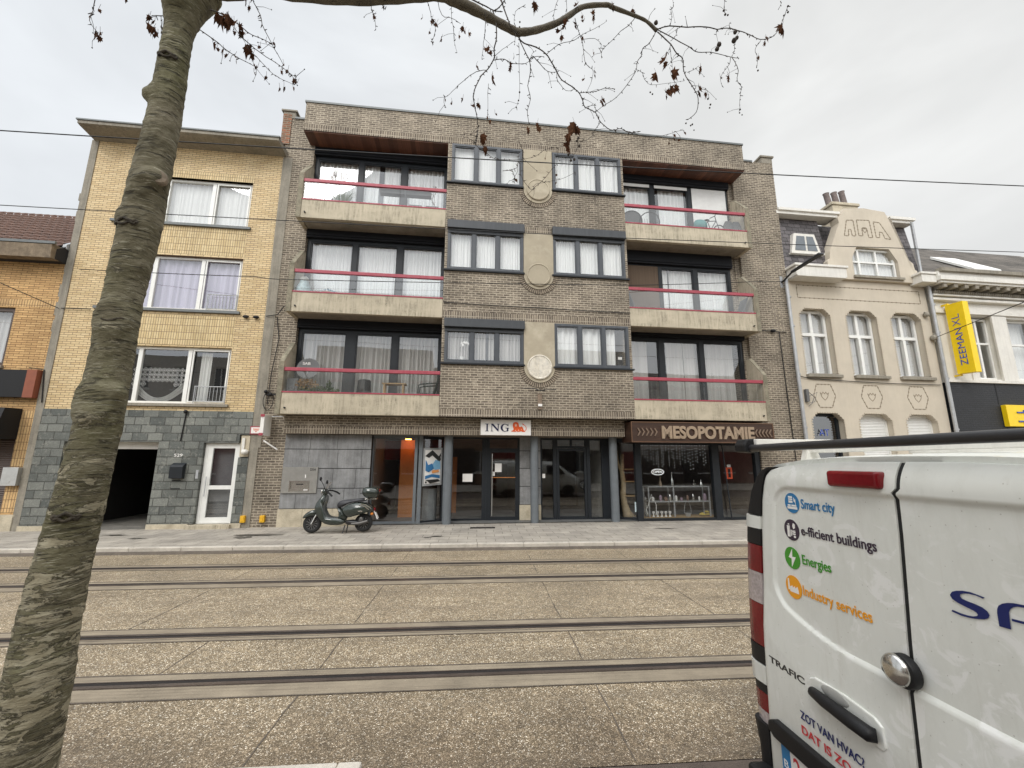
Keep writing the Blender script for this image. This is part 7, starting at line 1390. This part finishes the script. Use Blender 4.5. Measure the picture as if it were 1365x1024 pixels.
for i in range(nz_+1):
    z=z0+(z1-z0)*i/nz_; cx=ip(z,1); r=ip(z,2)
    if z>4.1: r+= (min(z,4.43)-4.1)**1.5*.5
    if z>4.43: r*=math.sqrt(max(.02,1-((z-4.43)/.2)**2))
    if z<.3: r+=.05*(1-(z-.09)/.21)**2
    for k in range(na):
        a=2*math.pi*k/na; rr=r*(1+.04*mno.noise(Vector((math.cos(a)*1.6,math.sin(a)*1.6,z*2.2)))+.013*mno.noise(Vector((math.cos(a)*3,math.sin(a)*3,z*13))))
        rr+=.004*mno.noise(Vector((math.cos(a)*3,math.sin(a)*3,z*38)))+.002*mno.noise(Vector((math.cos(a)*9,math.sin(a)*9,z*60)))
        for kz,ka,amp,wd in knots:
            da=(a-ka+math.pi)%(2*math.pi)-math.pi; d2=(da*r/wd)**2+((z-kz)/wd)**2
            if d2<6:
                g_=math.exp(-d2*1.2); ringy=math.exp(-((math.sqrt(d2)-.75)/.22)**2) if wd>=.045 else 0
                rr+=amp*g_*(.75 if ringy else 1)+ringy*.007-(.012*math.exp(-d2*9) if amp<.045 else 0)
        vs.append((cx+rr*math.cos(a),2.0+rr*math.sin(a),z))
for i in range(nz_):
    for k in range(na): fs.append((i*na+k,i*na+(k+1)%na,(i+1)*na+(k+1)%na,(i+1)*na+k))
fs.append(tuple(nz_*na+k for k in range(na))); m.add(vs,fs); tr=m.build('trunk',MT['bark'],tree,frame='W',smooth='all')
# old branch scars: puckered dark rings
MT['scar']=pm('dark_bark_scar',(.045,.036,.024,1),.9,var=.5,scale=30,bump=.6)
for kz,ka,w_,h_ in ((2.50,-1.38,.062,.040),(2.13,-1.5,.085,.026),(1.62,-1.2,.04,.012),(2.95,-1.7,.05,.012),(3.9,-1.4,.04,.014)):
    m=MB(); rs=random.Random(int(kz*100)); pts=[]; r_=ip(kz,2)
    for k in range(25):
        q=2*math.pi*k/24; u=w_*math.cos(q)*(1+.12*math.sin(3*q)); z=kz+h_*math.sin(q)*(1 if math.sin(q)>0 else .7)+.006*math.sin(5*q); a=ka+u/r_; rr=r_+.004
        pts.append((ip(z,1)+rr*math.cos(a),2+rr*math.sin(a),z))
    m.tube(pts,[.0055+.003*rs.random() for _ in pts],6,cap=False); m.build('branch_scar',MT['scar'],tr,frame='W',smooth='all')
# sawn branch stub on the right flank
m=MB(); c=Vector((-1.66+.070,2-.045,3.20)); dr_=Vector((.62,-.75,.15)).normalized(); m.tube([c-dr_*.02,c+dr_*.022,c+dr_*.03],[.044,.042,.034],18); m.build('cut_stub',pm('old_sawn_wood',(.20,.155,.11,1),.85,var=.4,scale=25,bump=.4),tr,frame='W',smooth=True)
def smoothpath(P,n_=4):
    P=[Vector(p) for p in P]; out=[]
    for i in range(len(P)-1):
        a=P[max(i-1,0)]; b=P[i]; c=P[i+1]; d=P[min(i+2,len(P)-1)]
        for k in range(n_):
            t=k/n_; out.append(.5*((2*b)+(c-a)*t+(2*a-5*b+4*c-d)*t*t+(3*b-3*c+d-a)*t**3))
    out.append(P[-1]); return out
LP=[(-1.56,2.0,4.5)]+[tuple(q/1000 for q in p[:3]) for p in LIMB[1:]]; LR=[.075,.052]+[p[3]*.88/1000 for p in LIMB[2:]]
P=smoothpath(LP,5); R_=[]
for i in range(len(LP)-1):
    for k in range(5): R_.append((LR[i]+(LR[i+1]-LR[i])*k/5)*(1+.05*math.sin((i*5+k)*1.9)))
R_.append(LR[-1]); m=MB(); m.tube(P,R_,14); m.build('limb',MT['limbbark'],tree,frame='W',smooth='all')
for pts,r0 in (([(-1.66,2.0,4.3),(-1.78,1.98,4.75),(-1.98,1.9,5.5),(-2.2,1.8,6.6)],.09),([(-1.60,2.0,4.35),(-1.52,1.95,4.9),(-1.3,1.8,5.9),(-1.2,1.6,7)],.08),([(-1.62,1.95,4.3),(-1.7,1.6,5.0),(-1.9,1.1,6.0)],.06)):
    P=smoothpath(pts,4); m=MB(); m.tube(P,[r0*(1-.5*i/(len(P)-1)) for i in range(len(P))],12); m.build('limb',MT['limbbark'],tree,frame='W',smooth='all')
m=MB(); rt2=random.Random(4)
for r,pts in TWIGS:
    P=smoothpath([tuple(q/1000 for q in p) for p in pts],3); r=max(r*.85,1.5)/1000; n_=len(P)
    m.tube([p+Vector((rt2.uniform(-.002,.002),0,rt2.uniform(-.002,.002))) for p in P],[r*(1.15-.6*i/n_) for i in range(n_)],5)
    for i,p in enumerate(P[1:]):
        if rt2.random()<.75:
            if rt2.random()<.16 and i>1:
                d=Vector((rt2.uniform(-1,1),rt2.uniform(-.4,.4),rt2.uniform(-1,.3))).normalized(); q1=p+d*rt2.uniform(.03,.06); q2=q1+(d+Vector((rt2.uniform(-.6,.6),0,-.5)))*rt2.uniform(.02,.06); m.tube([p,q1,q2],[r*.7,.0012,.0009],4); m.ball(q2,.0035,5,4)
            d=Vector((rt2.uniform(-1,1),rt2.uniform(-.5,.5),rt2.uniform(-1,.8))).normalized(); L_=rt2.uniform(.008,.022); m.tube([p,p+d*L_],[r*1.0+.0012,.0022 if rt2.random()<.5 else .0008],4)
m.build('twigs',MT['twigbark'],tree,frame='W',smooth='all')
# dried, curled leaves hanging from the twigs
m=MB(); rl=random.Random(9)
def leaf(c,s):
    s=s/1000*.58; lob=[(0,0),(.18,.05),(.42,-.1),(.34,.16),(.62,.34),(.36,.40),(.30,.72),(.14,.62),(0,1.0),(-.16,.6),(-.34,.66),(-.34,.38),(-.58,.26),(-.32,.14),(-.36,-.08),(-.15,.04)]
    rz=rl.uniform(0,6.28); tilt=rl.uniform(-.5,.5); curl=rl.uniform(.6,1.6); wd=rl.uniform(.3,.8)
    pts=[]
    for a,b in lob+[(0,.4)]:
        a*=wd; y=abs(a)*curl*.7+(b*b)*.25*rl.uniform(.5,1.5)+rl.uniform(-.05,.05); p=Vector((a,y,-b)); p=Matrix.Rotation(tilt,3,'Y')@(Matrix.Rotation(rz,3,'Z')@p); pts.append(Vector(c)+p*s+Vector((0,0,s*.45)))
    k=len(lob); m.add(pts,[(i,(i+1)%k,k) for i in range(k)])
    m.tube([Vector(c)+Vector((0,0,s*.45)),Vector(c)+Vector((rl.uniform(-.01,.01),0,s*.45+.03))],.0009,3)
for x,y,z,s in LEAVES:
    leaf((x/1000,y/1000,z/1000),s)
    if s>70: leaf((x/1000+.012,y/1000+.02,z/1000-.006),s*.8)
m.build('dried_leaves',MT['leafd'],tree,frame='W',recalc=False)
m=MB()
for x,y,z,s in BALLS: m.ball((x/1000,y/1000,z/1000),s/2000*.95,9,6,(1,1,1.1),.12)
m.build('seed_balls',MT['twigbark'],tree,frame='W',smooth='all')
SKYL,SKYZ,SKYB,SUNE,EXPO=8.8,4.2,2.1,1.4,0.1
# ---------------------------------------------------------------- camera, sky, sun
cam=bpy.data.cameras.new('camera'); co=bpy.data.objects.new('camera',cam); COL.objects.link(co); S.camera=co
cam.sensor_width=36; cam.lens=557.7/1365*36; cam.clip_start=.05; cam.clip_end=2000
ya,pi_,ro=.0772,.1837,.0028
cy,sy,cp,sp=math.cos(ya),math.sin(ya),math.cos(pi_),math.sin(pi_)
fw=Vector((sy*cp,cy*cp,sp)); rt=Vector((cy,-sy,0)); up=rt.cross(fw)
r2=rt*math.cos(ro)+up*math.sin(ro); u2=-rt*math.sin(ro)+up*math.cos(ro)
co.matrix_world=Matrix(((r2.x,u2.x,-fw.x,0),(r2.y,u2.y,-fw.y,0),(r2.z,u2.z,-fw.z,1.85),(0,0,0,1)))
SUN_EL,SUN_AZ=math.radians(42),math.radians(205)   # azimuth clockwise from +Y
w=bpy.data.worlds.new('World'); S.world=w; w.use_nodes=True; t=w.node_tree; t.nodes.clear()
N=lambda k,**a:(lambda x:[setattr(x,q,v) for q,v in a.items()] and x or x)(t.nodes.new(k))
out=N('ShaderNodeOutputWorld'); bg=N('ShaderNodeBackground'); t.links.new(bg.outputs[0],out.inputs[0])
sky=N('ShaderNodeTexSky',sky_type='NISHITA'); sky.sun_disc=False; sky.sun_elevation=SUN_EL; sky.sun_rotation=SUN_AZ; sky.air_density=1; sky.dust_density=3
tc=N('ShaderNodeTexCoord'); sep=N('ShaderNodeSeparateXYZ'); t.links.new(tc.outputs['Generated'],sep.inputs[0])
# overcast layer: soft cloud structure, brighter towards the zenith and towards the hidden sun behind the camera
mp=N('ShaderNodeMapping'); mp.inputs['Scale'].default_value=(1,1,2.2); t.links.new(tc.outputs['Generated'],mp.inputs[0])
nz=N('ShaderNodeTexNoise'); nz.inputs['Scale'].default_value=1.7; nz.inputs['Detail'].default_value=5; nz.inputs['Roughness'].default_value=.5; nz.inputs['Distortion'].default_value=.6; t.links.new(mp.outputs[0],nz.inputs['Vector'])
def MR(s,a,b,c,d):
    x=N('ShaderNodeMapRange'); x.interpolation_type='SMOOTHSTEP'
    for i,v in enumerate((a,b,c,d)): x.inputs[i+1].default_value=v
    t.links.new(s,x.inputs[0]); return x.outputs[0]
def MA(op,a,b):
    x=N('ShaderNodeMath'); x.operation=op
    for i,v in ((0,a),(1,b)):
        if hasattr(v,'node'): t.links.new(v,x.inputs[i])
        else: x.inputs[i].default_value=v
    return x.outputs[0]
cl=MR(nz.outputs['Fac'],.34,.68,.88,1.09)
zen=MR(sep.outputs['Z'],.80,.97,1.0,SKYZ)
back=MR(sep.outputs['Y'],-.1,-.9,1.0,SKYB)
k=MA('MULTIPLY',MA('MULTIPLY',cl,zen),back)
tint=N('ShaderNodeMix',data_type='RGBA'); tint.inputs[6].default_value=(.985,.99,.975,1); tint.inputs[7].default_value=(.93,.965,1.0,1); t.links.new(MR(sep.outputs['X'],.6,-.5,0,1),tint.inputs[0])
vm=N('ShaderNodeVectorMath',operation='SCALE'); t.links.new(tint.outputs[2],vm.inputs[0]); t.links.new(MA('MULTIPLY',k,SKYL),vm.inputs['Scale'])
mx=N('ShaderNodeMix',data_type='RGBA'); mx.inputs[0].default_value=.93
sc=N('ShaderNodeVectorMath',operation='SCALE'); sc.inputs['Scale'].default_value=1.0; t.links.new(sky.outputs[0],sc.inputs[0])
t.links.new(sc.outputs[0],mx.inputs[6]); t.links.new(vm.outputs[0],mx.inputs[7]); t.links.new(mx.outputs[2],bg.inputs[0]); bg.inputs[1].default_value=.1
sl=bpy.data.lights.new('sun','SUN'); sl.energy=SUNE; sl.angle=math.radians(25); sl.color=(1,.97,.92); so=bpy.data.objects.new('sun',sl); COL.objects.link(so)
d=Vector((math.sin(SUN_AZ)*math.cos(SUN_EL),math.cos(SUN_AZ)*math.cos(SUN_EL),math.sin(SUN_EL))); so.rotation_euler=d.to_track_quat('Z','Y').to_euler()
S.view_settings.view_transform='Standard'; S.view_settings.look='None'; S.view_settings.exposure=EXPO; S.view_settings.gamma=1; S.view_settings.use_curve_mapping=False
S.render.engine='CYCLES'; S.cycles.max_bounces=8; S.cycles.transparent_max_bounces=24; S.cycles.caustics_reflective=False; S.cycles.caustics_refractive=False
